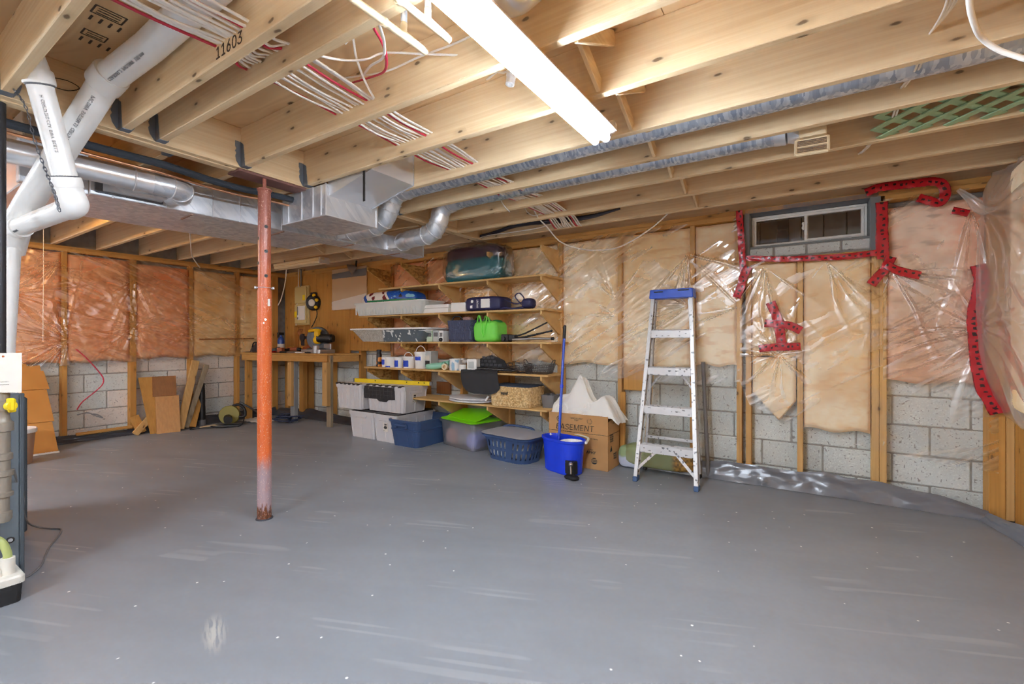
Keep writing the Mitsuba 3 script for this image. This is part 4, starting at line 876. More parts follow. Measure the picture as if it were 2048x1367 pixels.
# ------------------------------------------------------------------ pencil and stamp marks on the framing
j2 = [k for k in scene if k.startswith('ceiling__joist')]
part(ceiling, 'pencil_mark', text('11603', 0.045, (1, 0, 0), (0, 0, 1), V(-1.79, 0.8455, 2.19), 0.0008), 'print_dark', kind='stuff')
part(ceiling, 'pencil_mark', cat([tube([V(-2.882, 0.60 + dy, 2.32), V(-2.882, 0.66 + dy, 2.33), V(-2.882, 0.70 + dy, 2.315), V(-2.882, 0.66 + dy, 2.285), V(-2.882, 0.60 + dy, 2.28)], 0.002, 6, 6) for dy in (0.0,)]), 'print_dark', kind='stuff')
for xs, ys, s in ((-2.35, 0.60, 1.0), (-2.55, 0.62, 0.8)):
    part(ceiling, 'mill_stamp', cat([prism([(0, 0), (0.10 * s, 0), (0.10 * s, 0.07 * s), (0, 0.07 * s), (0, 0.005), (0.006, 0.006), (0.006, 0.064 * s), (0.094 * s, 0.064 * s), (0.094 * s, 0.006), (0.0, 0.006)], 0.0008, (0, 1, 0), (1, 0, 0), V(xs, ys, ZD - 0.0004))] + [box([xs + 0.012 + 0.018 * i, ys + 0.015, ZD - 0.0012], [xs + 0.018 + 0.018 * i, ys + 0.085 * s, ZD - 0.0004]) for i in range(3)] + [box([xs - 0.06, ys + 0.01 + 0.03 * i, ZD - 0.0012], [xs - 0.02, ys + 0.018 + 0.03 * i, ZD - 0.0004]) for i in range(4)]), 'print_dark', kind='stuff')

# ------------------------------------------------------------------ the red adjustable post
def f_post(p, n, uv):
    z = p.z
    a = dr.atan2(p.y - 1.585, p.x + 2.905)
    nz = fbm(a * 2.0, z * 6, 1.0, 3)
    col = mix(lin(192, 84, 34), lin(208, 106, 54), fbm(a * 3, z * 14, 4, 3))
    col = mix(col, lin(152, 90, 74), smoothstep(1.25, 1.95, z + nz * 0.3 - 0.15))
    grey = smoothstep(0.42, 0.28, z + (nz - 0.5) * 0.16) * smoothstep(0.30, 0.62, fbm(a * 1.4 + 3, z * 5, 7, 2) + 0.22)
    col = mix(col, lin(150, 142, 150), grey * 0.85)
    rust = smoothstep(0.10, 0.06, z + (noise(a * 5, z * 30, 2) - 0.5) * 0.07)
    col = mix(col, mix(lin(120, 62, 32), lin(66, 44, 30), noise(a * 20, z * 120, 3)), rust)
    chip = smoothstep(0.80, 0.88, noise(a * 16, z * 120, 8.0))
    return mix(col, lin(228, 190, 170), chip * 0.5)
mat('post_paint', mikit.proc(f_post), 0.34, spec=0.5)
PX, PY = -2.905, 1.585
post = thing('support_post', 'red-orange adjustable steel post holding up the ceiling beam', 'post')
part(post, 'lower_tube', lathe([(0.0415, 0.0), (0.0415, 1.44), (0.040, 1.445), (0.037, 1.445)], (PX, PY, 0), n=40), 'post_paint', smooth=40)
part(post, 'upper_tube', lathe([(0.0372, 1.40), (0.0372, 2.075), (0.043, 2.077), (0.043, 2.087), (0.01, 2.088)], (PX, PY, 0), n=40), 'post_paint', smooth=40)
part(post, 'screw', cyl((PX, PY, 2.08), (PX, PY, 2.153), 0.011, 18), 'post_paint', smooth=40)
toC = unit([-PX, -PY, 0]); sd = np.cross([0, 0, 1], toC)
def on_post(ang, z, r): 
    d = math.cos(ang) * toC + math.sin(ang) * sd; return V(PX, PY, z) + d * r, d
for z in (1.845, 1.69, 1.535):
    p, d = on_post(0.26, z, 0.0362); part(post, 'pin_hole', cyl(p, p + d * 0.0016, 0.0105, 18), 'black')
for z in (1.77, 1.615):
    p, d = on_post(-1.2, z, 0.0362); part(post, 'pin_hole', cyl(p, p + d * 0.0016, 0.0105, 18), 'black')
pa, pb = V(PX, PY, 1.462) - sd * 0.056, V(PX, PY, 1.462) + sd * 0.056
part(post, 'pin', cat(cyl(pa, pb, 0.005, 12), cyl(pa, pa + sd * 0.012, 0.009, 12), cyl(pb - sd * 0.012, pb, 0.009, 12)), 'galvanized', smooth=40)
part(post, 'pin_wire', tube([V(PX, PY, 1.462) + 0.045 * (math.cos(q) * toC + math.sin(q) * sd) for q in np.linspace(-1.5, 1.5, 14)], 0.0016, 6, 1), 'galvanized')
lab = []
for q in np.linspace(0.45, 0.85, 6): lab.append(V(PX, PY, 0) + 0.0422 * (math.cos(q) * toC + math.sin(q) * sd))
lab = np.array(lab); part(post, 'label_sticker', loft([lab + [0, 0, z] for z in (1.345, 1.39)], cap=False, closed=False), 'white_paint')
p, d = on_post(0.15, 1.26, 0.041)
part(post, 'paint_chip', cat(cyl(p, p + d * 0.0012, 0.008, 8), cyl(p + V(0, 0, -0.022) - sd * 0.008, p + V(0, 0, -0.022) - sd * 0.008 + d * 0.0012, 0.007, 7)), 'white_paint')
part(post, 'base_plate', lathe([(0.05, 0.0), (0.05, 0.004), (0.0415, 0.007)], (PX, PY, 0), n=32), 'poly_dark')

# ------------------------------------------------------------------ furnace corner at the left edge
plain('furnace_grey', (84, 92, 98), 0.4, spec=0.5); plain('furnace_dark', (60, 68, 74), 0.45); plain('pipe_black', (34, 35, 38), 0.45)
plain('fitting_grey', (138, 130, 118), 0.45, metallic=0.4); plain('valve_yellow', (236, 206, 30), 0.4); plain('paper', (222, 216, 204), 0.85, spec=0.1)
plain('hose_green', (168, 178, 110), 0.35); plain('pump_white', (212, 208, 196), 0.5); plain('cord_grey', (112, 110, 110), 0.5)
fu = thing('furnace', 'blue-grey furnace cabinet cut off by the left edge behind the gas pipe', 'furnace')
part(fu, 'cabinet', cbox([-3.80, -0.25, 0.02], [-3.06, 0.545, 0.885], 0.006), 'furnace_grey')
part(fu, 'door_panel', cbox([-3.062, -0.20, 0.06], [-3.05, 0.535, 0.86], 0.004), 'furnace_grey')
part(fu, 'return_cabinet', cbox([-4.40, -0.2, 0.02], [-3.81, 0.70, 0.80], 0.008), 'furnace_dark')
bd_ = part(fu, 'badge', lathe([(0.014, 0), (0.014, 0.003), (0.009, 0.004)], (-3.05, 0.505, 0.222), (1, 0, 0), 24), 'black')
part(bd_, 'face', lathe([(0.009, 0.003), (0.008, 0.0045)], (-3.05, 0.505, 0.222), (1, 0, 0), 24), 'chrome')
part(fu, 'corner_trim', cbox([-3.066, 0.535, 0.02], [-3.046, 0.55, 0.885], 0.003), 'furnace_dark')
gp = thing('gas_pipe', 'black gas pipe with grey fittings and a yellow shut-off valve in front of the furnace', 'pipe')
GX, GY = -2.965, 0.455
part(gp, 'pipe', cyl((GX, GY, 0.95), (GX, GY, 2.17), 0.0245, 24), 'pipe_black', smooth=40)
prof = [(0.025, 0.955), (0.029, 0.95), (0.029, 0.93), (0.022, 0.92), (0.022, 0.80), (0.024, 0.78), (0.034, 0.77), (0.034, 0.735), (0.024, 0.73), (0.023, 0.64), (0.031, 0.635), (0.031, 0.61), (0.024, 0.605), (0.024, 0.565), (0.034, 0.56), (0.034, 0.54), (0.026, 0.535), (0.026, 0.47), (0.033, 0.465), (0.033, 0.45), (0.021, 0.445), (0.021, 0.385), (0.029, 0.38), (0.029, 0.35), (0.022, 0.338)]
part(gp, 'fittings', lathe(prof[::-1], (GX + 0.012, GY + 0.012, 0), n=28), 'fitting_grey', smooth=40)
c0 = V(GX + 0.012, GY + 0.012, 0.845); vd = unit([0.9, 0.35, 0])
vb_ = part(gp, 'valve_body', cat(cyl(c0, c0 + vd * 0.045, 0.017, 18), cyl(c0 + V(0, 0, -0.02), c0 + V(0, 0, 0.02), 0.033, 20)), 'fitting_grey', smooth=40)
part(vb_, 'handle', cat(cbox(c0 + vd * 0.045 - [0.012, 0.012, 0.02], c0 + vd * 0.045 + [0.012, 0.012, 0.034], 0.004), cyl(c0 + vd * 0.034, c0 + vd * 0.056, 0.019, 18), cbox(c0 + V(0.01, 0.01, -0.03), c0 + V(0.035, 0.035, 0.028), 0.004)), 'valve_yellow')
pw = thing('paper_tag', 'white paper tag with a rusty pin hanging on the gas pipe', 'paper')
mm, uv = grid(lambda u, v: V(-2.93, 0.40, 1.075) + np.stack([0.03 * u + 0.004 * np.sin(v * 4), 0.115 * u, -0.165 * v - 0.01 * u * v], -1), 10, 12)
part(pw, 'sheet', mm, 'paper', smooth=True)
part(pw, 'pin', ball((-2.915, 0.462, 1.06), 0.005, 1), 'rust'); 
part(pw, 'text_lines', cat([bar(V(-2.921, 0.43, z) , V(-2.909, 0.478, z - 0.002), 0.0015, 0.001, (1, 0, 0)) for z in np.linspace(1.03, 0.94, 9)]), 'print_grey')
pu = thing('condensate_pump', 'small condensate pump with white lid and black tank on the floor at the left edge', 'pump')
part(pu, 'tank', loft([rring(-2.95, 0.40, 0.16, 0.22, 0.02, 0.0), rring(-2.95, 0.40, 0.17, 0.23, 0.02, 0.085)]), 'black', smooth=30)
part(pu, 'lid', loft([rring(-2.95, 0.40, 0.182, 0.242, 0.02, 0.083), rring(-2.95, 0.40, 0.182, 0.242, 0.02, 0.11), rring(-2.95, 0.40, 0.172, 0.232, 0.02, 0.118), rring(-2.955, 0.375, 0.13, 0.17, 0.02, 0.12), rring(-2.955, 0.375, 0.12, 0.16, 0.02, 0.155), rring(-2.955, 0.375, 0.11, 0.15, 0.02, 0.158)]), 'pump_white', smooth=30)
part(pu, 'inlet', lathe([(0.024, 0), (0.024, 0.07), (0.019, 0.072)], (-2.917, 0.475, 0.118), n=24), 'pump_white', smooth=40)
part(pu, 'hose', tube([(-2.917, 0.475, 0.17), (-2.917, 0.473, 0.215), (-2.93, 0.45, 0.27), (-2.97, 0.385, 0.30), (-3.0, 0.25, 0.31)], 0.0145, 14), 'hose_green', smooth=True)
part(pu, 'cord', tube([(-2.955, 0.50, 0.56), (-3.072, 0.532, 0.464), (-3.164, 0.567, 0.379), (-3.236, 0.58, 0.288), (-3.698, 0.683, 0.1), (-3.855, 0.749, 0.02), (-3.81, 0.793, 0.006), (-3.747, 0.825, 0.006), (-3.646, 0.799, 0.006), (-3.45, 0.713, 0.006), (-3.233, 0.643, 0.006), (-3.137, 0.588, 0.006), (-3.107, 0.554, 0.01), (-2.86, 0.50, 0.09)], 0.0045, 8), 'cord_grey', smooth=True, label='grey cord looping over the floor')
bk = thing('bucket', 'tan bucket with a white rim behind the furnace', 'bucket')
part(bk, 'body', lathe([(0.115, 0.0), (0.122, 0.004), (0.145, 0.30), (0.141, 0.30), (0.118, 0.01), (0.0, 0.008)], (-6.06, 1.02, 0), n=36), 'bucket_tan', smooth=40)
part(bk, 'rim', lathe([(0.141, 0.285), (0.155, 0.287), (0.157, 0.315), (0.150, 0.325), (0.141, 0.32)], (-6.06, 1.02, 0), n=36), 'white_gloss', smooth=40)

# ------------------------------------------------------------------ things leaning on the left wall
cb = thing('flattened_carton', 'stack of flattened brown cardboard leaning on the left wall behind the bucket', 'cardboard')
def leaning(p_floor0, p_floor1, p_top0, p_top1, t, n=1): 
    a, b, c, d = [np.asarray(q, float) for q in (p_floor0, p_floor1, p_top1, p_top0)]
    nrm = unit(np.cross(b - a, d - a)); return loft([np.array([a, b, c, d]), np.array([a, b, c, d]) - nrm * t])
q0, q1 = (-6.36, 1.0), (-6.32, 1.385)
for i, (za, zb) in enumerate(((0.003, 0.30), (0.304, 0.62), (0.624, 0.81))):
    def P(yf, z): return V(-6.34 - 0.43 * z / 0.83, yf, z)
    part(cb, 'panel', leaning(P(1.0, za), P(1.385 + 0.0 * za, za), P(0.99, zb), P(1.375 - 0.02 * zb, zb), 0.006), 'cardboard_orange')
part(cb, 'panel', leaning((-6.36, 0.98, 0.0), (-6.36, 1.36, 0.0), (-6.80, 0.96, 0.865), (-6.80, 1.34, 0.865), 0.006), 'cardboard_orange')
part(cb, 'panel', leaning((-6.38, 0.95, 0.0), (-6.38, 1.30, 0.0), (-6.81, 0.94, 0.89), (-6.81, 1.24, 0.89), 0.006), 'cardboard_orange')
part(cb, 'tape', leaning((-6.333, 1.0, 0.004), (-6.318, 1.386, 0.004), (-6.336, 1.0, 0.022), (-6.321, 1.386, 0.022), 0.001), 'white_paint')
part(cb, 'mark', text('EX', 0.045, [0.05, 1, 0], [-0.45, 0, 0.9], V(-6.436, 1.20, 0.215), 0.001), 'print_dark')
bd = thing('board', 'wide brown board with a darker top end leaning on the left wall', 'board')
def plank_(parent, b0, b1, h, lean, t, m):
    b0, b1 = V(*b0), V(*b1); d = unit(b1 - b0); n = np.cross(d, [0, 0, 1]); n = n if n[0] < 0 else -n
    top = n * lean + V(0, 0, h)
    part(parent, 'face' if m != 'wood_brown_z' else 'top_end', loft([np.array([b0, b1, b1 + top, b0 + top]), np.array([b0, b1, b1 + top, b0 + top]) + n * t]), m)
plank_(bd, (-6.60, 2.30, 0.0), (-6.55, 2.53, 0.0), 0.44, 0.11, 0.022, 'board_tan')
plank_(bd, (-6.71, 2.30, 0.442), (-6.66, 2.53, 0.442), 0.24, 0.055, 0.022, 'wood_brown_z')
b2 = thing('board', 'pale tapered board standing behind the wide brown board', 'board')
part(b2, 'face', loft([np.array([V(-6.66, 2.26, 0), V(-6.66, 2.40, 0), V(-6.78, 2.40, 0.68), V(-6.78, 2.18, 0.68)]), np.array([V(-6.68, 2.26, 0), V(-6.68, 2.40, 0), V(-6.80, 2.40, 0.68), V(-6.80, 2.18, 0.68)])]), 'wood_gold_z')
sc_ = [((-6.62, 2.55, 0.02), (-6.80, 2.80, 0.86), 0.085, 'wood_z', 'tall pale lumber offcut leaning right of the brown board'), ((-6.66, 2.63, 0.02), (-6.80, 2.93, 0.80), 0.06, 'wood_old_z', 'weathered grey lumber offcut leaning right of the brown board'),
       ((-6.66, 2.69, 0.02), (-6.80, 2.84, 0.42), 0.10, 'wood_gold_z', 'short thick lumber offcut at the foot of the leaning lumber'), ((-6.74, 2.2, 0.02), (-6.80, 2.14, 0.22), 0.09, 'wood_gold_z', 'short lumber block left of the pale board'), ((-6.70, 2.12, 0.02), (-6.78, 2.30, 0.19), 0.07, 'wood_z', 'small lumber wedge against the left wall')]
for p, q, w, m, lb in sc_: one('lumber_offcut', lb, 'wood offcut', bar(p, q, w, 0.036, side=(1, 0, 0.2)), m)
one('lumber_offcut', 'long flat lumber strip lying along the foot of the left wall', 'wood offcut', bar((-6.79, 1.62, 0.09), (-6.79, 2.12, 0.10), 0.045, 0.02, side=(0.3, 0, 1)), 'wood_gold_y')
one('lumber_offcut', 'thin pale stick lying on the floor in front of the power saw', 'wood offcut', bar((-6.55, 2.75, 0.011), (-6.62, 3.12, 0.011), 0.03, 0.02), 'wood_y')
ab = thing('plastic_pipe', 'short black plastic pipe standing on a grey end against the left wall', 'pipe')
part(ab, 'pipe', cyl((-6.76, 2.86, 0.075), (-6.79, 2.86, 0.56), 0.041, 28), 'black', smooth=40)
part(ab, 'end', cyl((-6.755, 2.86, 0.0), (-6.76, 2.86, 0.076), 0.042, 28), 'cord_grey', smooth=40)
one('wire', 'red wire curving down the block wall below the orange insulation', 'wire', tube([(-6.8, 1.623, 1.031), (-6.78, 1.693, 0.946), (-6.76, 1.781, 0.814), (-6.74, 1.837, 0.704), (-6.74, 1.833, 0.63), (-6.76, 1.773, 0.549), (-6.8, 1.677, 0.444), (-6.82, 1.636, 0.359)], 0.006, 8), 'cable_red', smooth=True)
one('wire', 'grey wire sticking out of the block wall beside the stud', 'wire', tube([(-6.82, 1.636, 0.303), (-6.8, 1.719, 0.316), (-6.76, 1.781, 0.277), (-6.72, 1.827, 0.252), (-6.76, 1.799, 0.286), (-6.78, 1.761, 0.301)], 0.006, 8), 'cord_grey', smooth=True)
one('wooden_rod', 'thin dark rod laid level across the tan insulation of the left wall', 'rod', bar((-6.8, 2.839, 1.143), (-6.8, 3.557, 1.159), 0.02, 0.014), 'wood_brown_z')

# ------------------------------------------------------------------ workbench in the corner
wbch = thing('workbench', 'rough wooden workbench in the far corner, loaded with tools', 'workbench')
top = [(-6.83, 3.37), (-5.22, 3.665), (-5.05, 4.06), (-6.83, 4.06)]
part(wbch, 'top', prism(top, 0.02, [1, 0, 0], [0, 1, 0], [0, 0, 0.935]), 'wood_gold_x')
part(wbch, 'apron', bar((-6.80, 3.40, 0.89), (-5.25, 3.685, 0.89), 0.088, 0.036, side=(0, 1, 0)), 'wood_gold_x')
part(wbch, 'apron', bar((-5.245, 3.70, 0.89), (-5.09, 4.05, 0.89), 0.088, 0.036, side=(1, 0, 0)), 'wood_gold_y')
part(wbch, 'leg', cbox([-5.30, 3.64, 0.28], [-5.205, 3.70, 0.845], 0.003), 'wood_z')
part(wbch, 'leg', cbox([-5.295, 3.70, 0.0], [-5.205, 3.74, 0.93], 0.003), 'wood_old_z')
part(wbch, 'leg', cbox([-6.02, 3.60, 0.23], [-5.93, 3.64, 0.86], 0.003), 'wood_z')
part(wbch, 'leg_foot', cbox([-6.015, 3.64, 0.0], [-5.925, 3.70, 0.86], 0.003), 'galv_leg')
part(wbch, 'leg', cbox([-6.79, 3.42, 0.0], [-6.75, 3.51, 0.92], 0.003), 'wood_gold_z')
part(wbch, 'leg', cbox([-6.35, 3.98, 0.0], [-6.25, 4.05, 0.93], 0.003), 'wood_gold_z')
# mitre saw
plain('tool_yellow', (244, 196, 24), 0.4); plain('tool_grey', (84, 86, 88), 0.4, metallic=0.4); plain('alu', (186, 188, 190), 0.35, metallic=0.8)
ms = thing('mitre_saw', 'yellow and grey mitre saw at the right end of the workbench', 'mitre saw')
MO = V(-5.62, 3.80, 0.955)
part(ms, 'base', loft([rring(MO[0], MO[1], 0.42, 0.26, 0.03, MO[2]), rring(MO[0], MO[1], 0.42, 0.26, 0.03, MO[2] + 0.05)]), 'alu', smooth=30)
part(ms, 'turntable', lathe([(0.13, 0), (0.13, 0.012), (0.11, 0.016)], MO + V(0, -0.02, 0.05), n=36), 'tool_grey', smooth=40)
part(ms, 'fence', cat(cbox(MO + V(-0.20, 0.05, 0.05), MO + V(-0.03, 0.075, 0.13)), cbox(MO + V(0.03, 0.05, 0.05), MO + V(0.20, 0.075, 0.13))), 'alu')
cc = MO + V(-0.04, 0.03, 0.20)
part(ms, 'blade_guard', lathe([(0.04, -0.025), (0.155, -0.025), (0.16, -0.015), (0.16, 0.015), (0.155, 0.025), (0.04, 0.025)], cc, (0.45, -0.89, 0), 40), 'guard_dark', smooth=40)
part(ms, 'blade', lathe([(0.02, 0.028), (0.10, 0.029), (0.105, 0.027)], cc, (0.45, -0.89, 0), 40), 'tool_grey', smooth=40)
part(ms, 'handle', cat(tube([cc + V(-0.10, -0.07, 0.10), cc + V(-0.02, -0.075, 0.11), cc + V(0.08, -0.07, 0.11), cc + V(0.13, -0.06, 0.10)], 0.02, 12), cbox(cc + V(0.03, -0.09, 0.02), cc + V(0.12, -0.045, 0.105), 0.008)), 'tool_yellow', smooth=40)
part(ms, 'motor', cat(cyl(cc + V(0.07, -0.05, 0.0), cc + V(0.24, 0.04, 0.0), 0.058, 24), cyl(cc + V(0.24, 0.04, 0.0), cc + V(0.26, 0.05, 0.0), 0.05, 24)), 'black', smooth=40)
part(ms, 'gear_housing', cat(ball(cc + V(0.05, -0.045, -0.02), 0.06, 2, (1, 1, 1))), 'tool_yellow', smooth=True)
sp = thing('spray_bottle', 'blue bottle standing at the back corner of the workbench', 'bottle')
SP = V(-6.62, 3.86, 0.956)
part(sp, 'body', lathe([(0.045, 0), (0.048, 0.01), (0.048, 0.17), (0.035, 0.21), (0.016, 0.225), (0.016, 0.25)], SP, n=24), 'bottle_blue', smooth=40)
part(sp, 'sprayer', cat(cbox(SP + V(-0.02, -0.05, 0.25), SP + V(0.02, 0.04, 0.29), 0.006), cbox(SP + V(-0.01, -0.055, 0.21), SP + V(0.01, -0.04, 0.255), 0.003)), 'black')
part(sp, 'label', lathe([(0.0488, 0.05), (0.0488, 0.12)], SP, n=24), 'paper', smooth=True)
def clutter(name, label, catg, m, mt, **kw): return one(name, label, catg, m, mt, **kw)
tr_ = thing('tool_bag', 'dark tool bag at the left end of the workbench behind the post', 'bag')
bm, _ = grid(lambda u, v: V(-6.66, 3.55, 0.955) + np.stack([0.13 * (u - .5) * 2 * (1 - 0.25 * np.sin(pi * v)), 0.07 * np.cos(pi * v) * (1 - 0.2 * np.abs(2 * u - 1)), 0.13 * np.sin(pi * v) * (1 - 0.5 * np.abs(2 * u - 1) ** 3) + 0.02 * meshkit.noise(np.stack([u * 8, v * 6, 0 * u], -1))], -1), 20, 20)
part(tr_, 'body', bm, 'bag_dark', smooth=True)
part(tr_, 'strap', tube([(-6.78, 3.52, 0.97), (-6.7, 3.5, 1.09), (-6.6, 3.52, 1.08), (-6.54, 3.53, 0.97)], 0.01, 8), 'black', smooth=True)
one('tray', 'red tool tray on the workbench beside the post', 'tray', loft([rring(-6.5, 3.66, 0.22, 0.12, 0.02, 0.956), rring(-6.5, 3.66, 0.25, 0.15, 0.02, 1.01), rring(-6.5, 3.66, 0.24, 0.14, 0.02, 1.01), rring(-6.5, 3.66, 0.21, 0.11, 0.02, 0.965)]), 'tray_red', smooth=30)
def drill(key_label, o, ang, c, cat_='power tool'):
    d = thing('power_drill', key_label, cat_); R = lambda m: moved(rotz(m, ang), o)
    part(d, 'body', R(cyl((-0.09, 0, 0.045), (0.07, 0, 0.045), 0.033, 18)), c, smooth=40)
    part(d, 'chuck', R(lathe([(0.026, 0), (0.022, 0.04), (0.012, 0.05)], (0.07, 0, 0.045), (1, 0, 0), 18)), 'black', smooth=40)
    part(d, 'grip', R(bar((-0.05, 0, 0.045), (-0.08, -0.13, 0.035), 0.04, 0.035)), 'black')
    part(d, 'battery', R(cbox((-0.12, -0.19, 0.005), (-0.04, -0.125, 0.07), 0.006)), c)
drill('copper-orange cordless drill lying in the middle of the workbench', (-6.10, 3.74, 0.957), 20, 'tool_rust')
drill('black cordless drill lying near the front edge of the workbench', (-6.28, 3.62, 0.957), -35, 'black')
drill('yellow cordless drill lying at the back of the workbench', (-6.36, 3.86, 0.957), 160, 'tool_yellow')
one('sanding_disc', 'flat brown disc near the front of the workbench', 'disc', lathe([(0.0, 0), (0.085, 0), (0.085, 0.018), (0.06, 0.03), (0.0, 0.032)], (-5.92, 3.63, 0.957), n=30), 'disc_brown', smooth=40)
rb_ = thing('paint_brush', 'paint brush lying by the mitre saw', 'brush')
part(rb_, 'handle', bar((-5.83, 3.60, 0.966), (-5.70, 3.635, 0.966), 0.026, 0.014), 'white_paint'); part(rb_, 'ferrule', bar((-5.70, 3.635, 0.967), (-5.66, 3.645, 0.967), 0.05, 0.018), 'chrome'); part(rb_, 'bristles', bar((-5.66, 3.645, 0.966), (-5.59, 3.663, 0.964), 0.054, 0.016), 'black')
one('can', 'small silver can in front of the mitre saw', 'can', lathe([(0.04, 0), (0.042, 0.004), (0.042, 0.10), (0.038, 0.104), (0, 0.1)], (-5.49, 3.68, 0.957), n=24), 'alu', smooth=40)
hx = thing('hex_key_set', 'folded black tool set on the workbench', 'tool')
part(hx, 'body', moved(rotz(cbox((-0.09, -0.02, 0), (0.09, 0.02, 0.025), 0.006), 15), (-6.02, 3.575, 0.957)), 'black')
for i in range(3): part(hx, 'key', moved(rotz(bar((-0.085 + i * 0.02, 0.02, 0.012), (-0.03 + i * 0.03, 0.075, 0.012), 0.006, 0.006), 15), (-6.02, 3.575, 0.957)), 'chrome')
one('cloth', 'crumpled rust-coloured rag behind the drills on the workbench', 'rag', grid(lambda u, v: V(-6.05, 3.92, 0.957) + np.stack([0.3 * (u - .5), 0.16 * (v - .5), 0.09 * np.sin(pi * u) * np.sin(pi * v) * (0.5 + meshkit.fbm(np.stack([u * 7, v * 6, 0 * u], -1), 3))], -1), 36, 28)[0], 'tool_rust', smooth=True)
# wall above the bench
pnl = thing('electrical_box', 'cream electrical box with yellow labels mounted on the wall above the workbench', 'electrical box')
part(pnl, 'backboard', cbox([-6.52, 4.03, 1.36], [-6.20, 4.065, 1.94], 0.003), 'panel_cream')
part(pnl, 'upper_cover', cbox([-6.50, 4.0, 1.68], [-6.22, 4.03, 1.92], 0.006), 'panel_cream')
part(pnl, 'lower_frame', cbox([-6.50, 4.0, 1.38], [-6.22, 4.03, 1.66], 0.006), 'panel_cream')
part(pnl, 'breaker_door', cbox([-6.37, 3.985, 1.43], [-6.23, 4.0, 1.64], 0.003), 'white_paint')
part(pnl, 'breaker_strip', cbox([-6.42, 3.99, 1.43], [-6.385, 4.0, 1.64], 0.003), 'white_paint')
part(pnl, 'breaker_slot', cat(cbox([-6.412, 3.986, 1.50], [-6.393, 3.991, 1.63]), cbox([-6.412, 3.986, 1.44], [-6.393, 3.991, 1.475])), 'cord_grey')
part(pnl, 'yellow_label', cat(cbox([-6.495, 3.994, 1.47], [-6.44, 4.0, 1.56], 0.001), cbox([-6.29, 3.994, 1.72], [-6.23, 4.0, 1.80], 0.001)), 'valve_yellow')
ob = thing('outlet_box', 'small metal box with loose wires on the wall below the electrical box', 'junction box')
part(ob, 'box', cat(rect_frame(-6.50, -6.22, 1.02, 1.35, 0.012, 3.99, 4.06)), 'wood_gold_z')
part(ob, 'wires', cat([tube([(-6.42 + 0.02 * i, 4.04, 1.30), (-6.40 + 0.03 * i, 3.99, 1.26 - 0.01 * i), (-6.37 + 0.02 * i, 4.0, 1.20)], 0.005, 6) for i in range(4)]), 'copper', kind='stuff')
part(ob, 'motor', cat(cyl((-6.27, 3.97, 1.17), (-6.27, 4.05, 1.17), 0.055, 20), cbox((-6.31, 3.98, 1.05), (-6.23, 4.04, 1.13), 0.006)), 'bag_dark', smooth=30)
cable('white cable dropping from the unlit light down past the left of the electrical box', [(-6.293, 3.75, 2.148), (-6.5, 3.85, 1.957), (-6.803, 3.95, 1.719), (-6.922, 3.9, 1.552), (-7.062, 3.9, 1.433)], 0.008)
cable('white cable running down the wall right of the electrical box', [(-6.447, 4.03, 2.197), (-6.431, 4.02, 1.97), (-6.469, 4.02, 1.634), (-6.495, 4.02, 1.333), (-6.508, 4.02, 1.107)], 0.008)
one('conduit', 'thin grey conduit on the wall right of the electrical box', 'conduit', cyl((-6.398, 4.04, 2.194), (-6.398, 4.04, 1.805), 0.012, 12), 'cord_grey', smooth=True)
jr = thing('work_light', 'black and yellow round work light hung on the wall above the mitre saw', 'work light')
JC = V(*(-6.057, 4.02, 1.676))
part(jr, 'housing', lathe([(0.035, -0.05), (0.10, -0.045), (0.115, -0.02), (0.115, 0.02), (0.10, 0.04), (0.085, 0.03), (0.0, 0.025)], JC, (0.3, -0.9, -0.1), 28), 'black', smooth=40)
part(jr, 'lens', lathe([(0.052, 0.032), (0.05, 0.046), (0.0, 0.05)], JC, (0.3, -0.9, -0.1), 28), 'paper', smooth=40)
part(jr, 'bumper', cat([ball(JC + V(0.11 * math.cos(q), -0.02, 0.11 * math.sin(q)), 0.026, 1) for q in (0.3, 1.2, 2.6, -0.7)]), 'tool_yellow', smooth=True)
part(jr, 'hook', cbox(JC + V(-0.05, -0.02, 0.08), JC + V(0.05, 0.03, 0.15), 0.008), 'bag_dark')
part(jr, 'cord', tube([JC + V(0.07, 0, -0.09), JC + V(0.10, -0.01, -0.18), JC + V(0.04, -0.01, -0.28), JC + V(-0.02, -0.02, -0.36)], 0.006, 8), 'black', smooth=True)
dw = thing('drywall_panel', 'piece of tan drywall with white bands fixed high on the wall above the workbench', 'drywall')
part(dw, 'face', cbox([-5.66, 4.045, 1.55], [-4.93, 4.062, 2.12], 0.002), 'drywall_paper')
part(dw, 'white_band', prism([(0, 0), (0.73, 0.02), (0.73, 0.20), (0, 0.12)], 0.003, [1, 0, 0], [0, 0, 1], [-5.66, 4.045, 1.552]), 'drywall_white')
part(dw, 'white_band', prism([(0, 0), (0.73, 0.0), (0.73, 0.10), (0, 0.07)], 0.003, [1, 0, 0], [0, 0, 1], [-5.66, 4.045, 1.99]), 'cord_grey')
cl = thing('clamp_lamp', 'dusty metal clamp lamp hanging at the top right of the drywall piece', 'lamp')
part(cl, 'shade', lathe([(0.02, 0.0), (0.035, 0.02), (0.075, 0.09), (0.073, 0.09), (0.03, 0.022)], (-5.085, 4, 2.112), (-0.7, -0.5, -0.4), 26), 'alu', smooth=40)
part(cl, 'clamp', bar((-5.085, 4, 2.112), (-5.1, 4.02, 2.196), 0.02, 0.02), 'black')
f2 = thing('fluorescent_light', 'unlit cream two-lamp strip light hanging under the joists by the far corner', 'light fixture')
FA, FB = V(-5.80, 3.34, 2.065), V(-4.93, 3.42, 2.085)
part(f2, 'housing', bar(FA + V(0, 0, 0.03), FB + V(0, 0, 0.03), 0.03, 0.13, side=(0, 1, 0)), 'cream_paint')
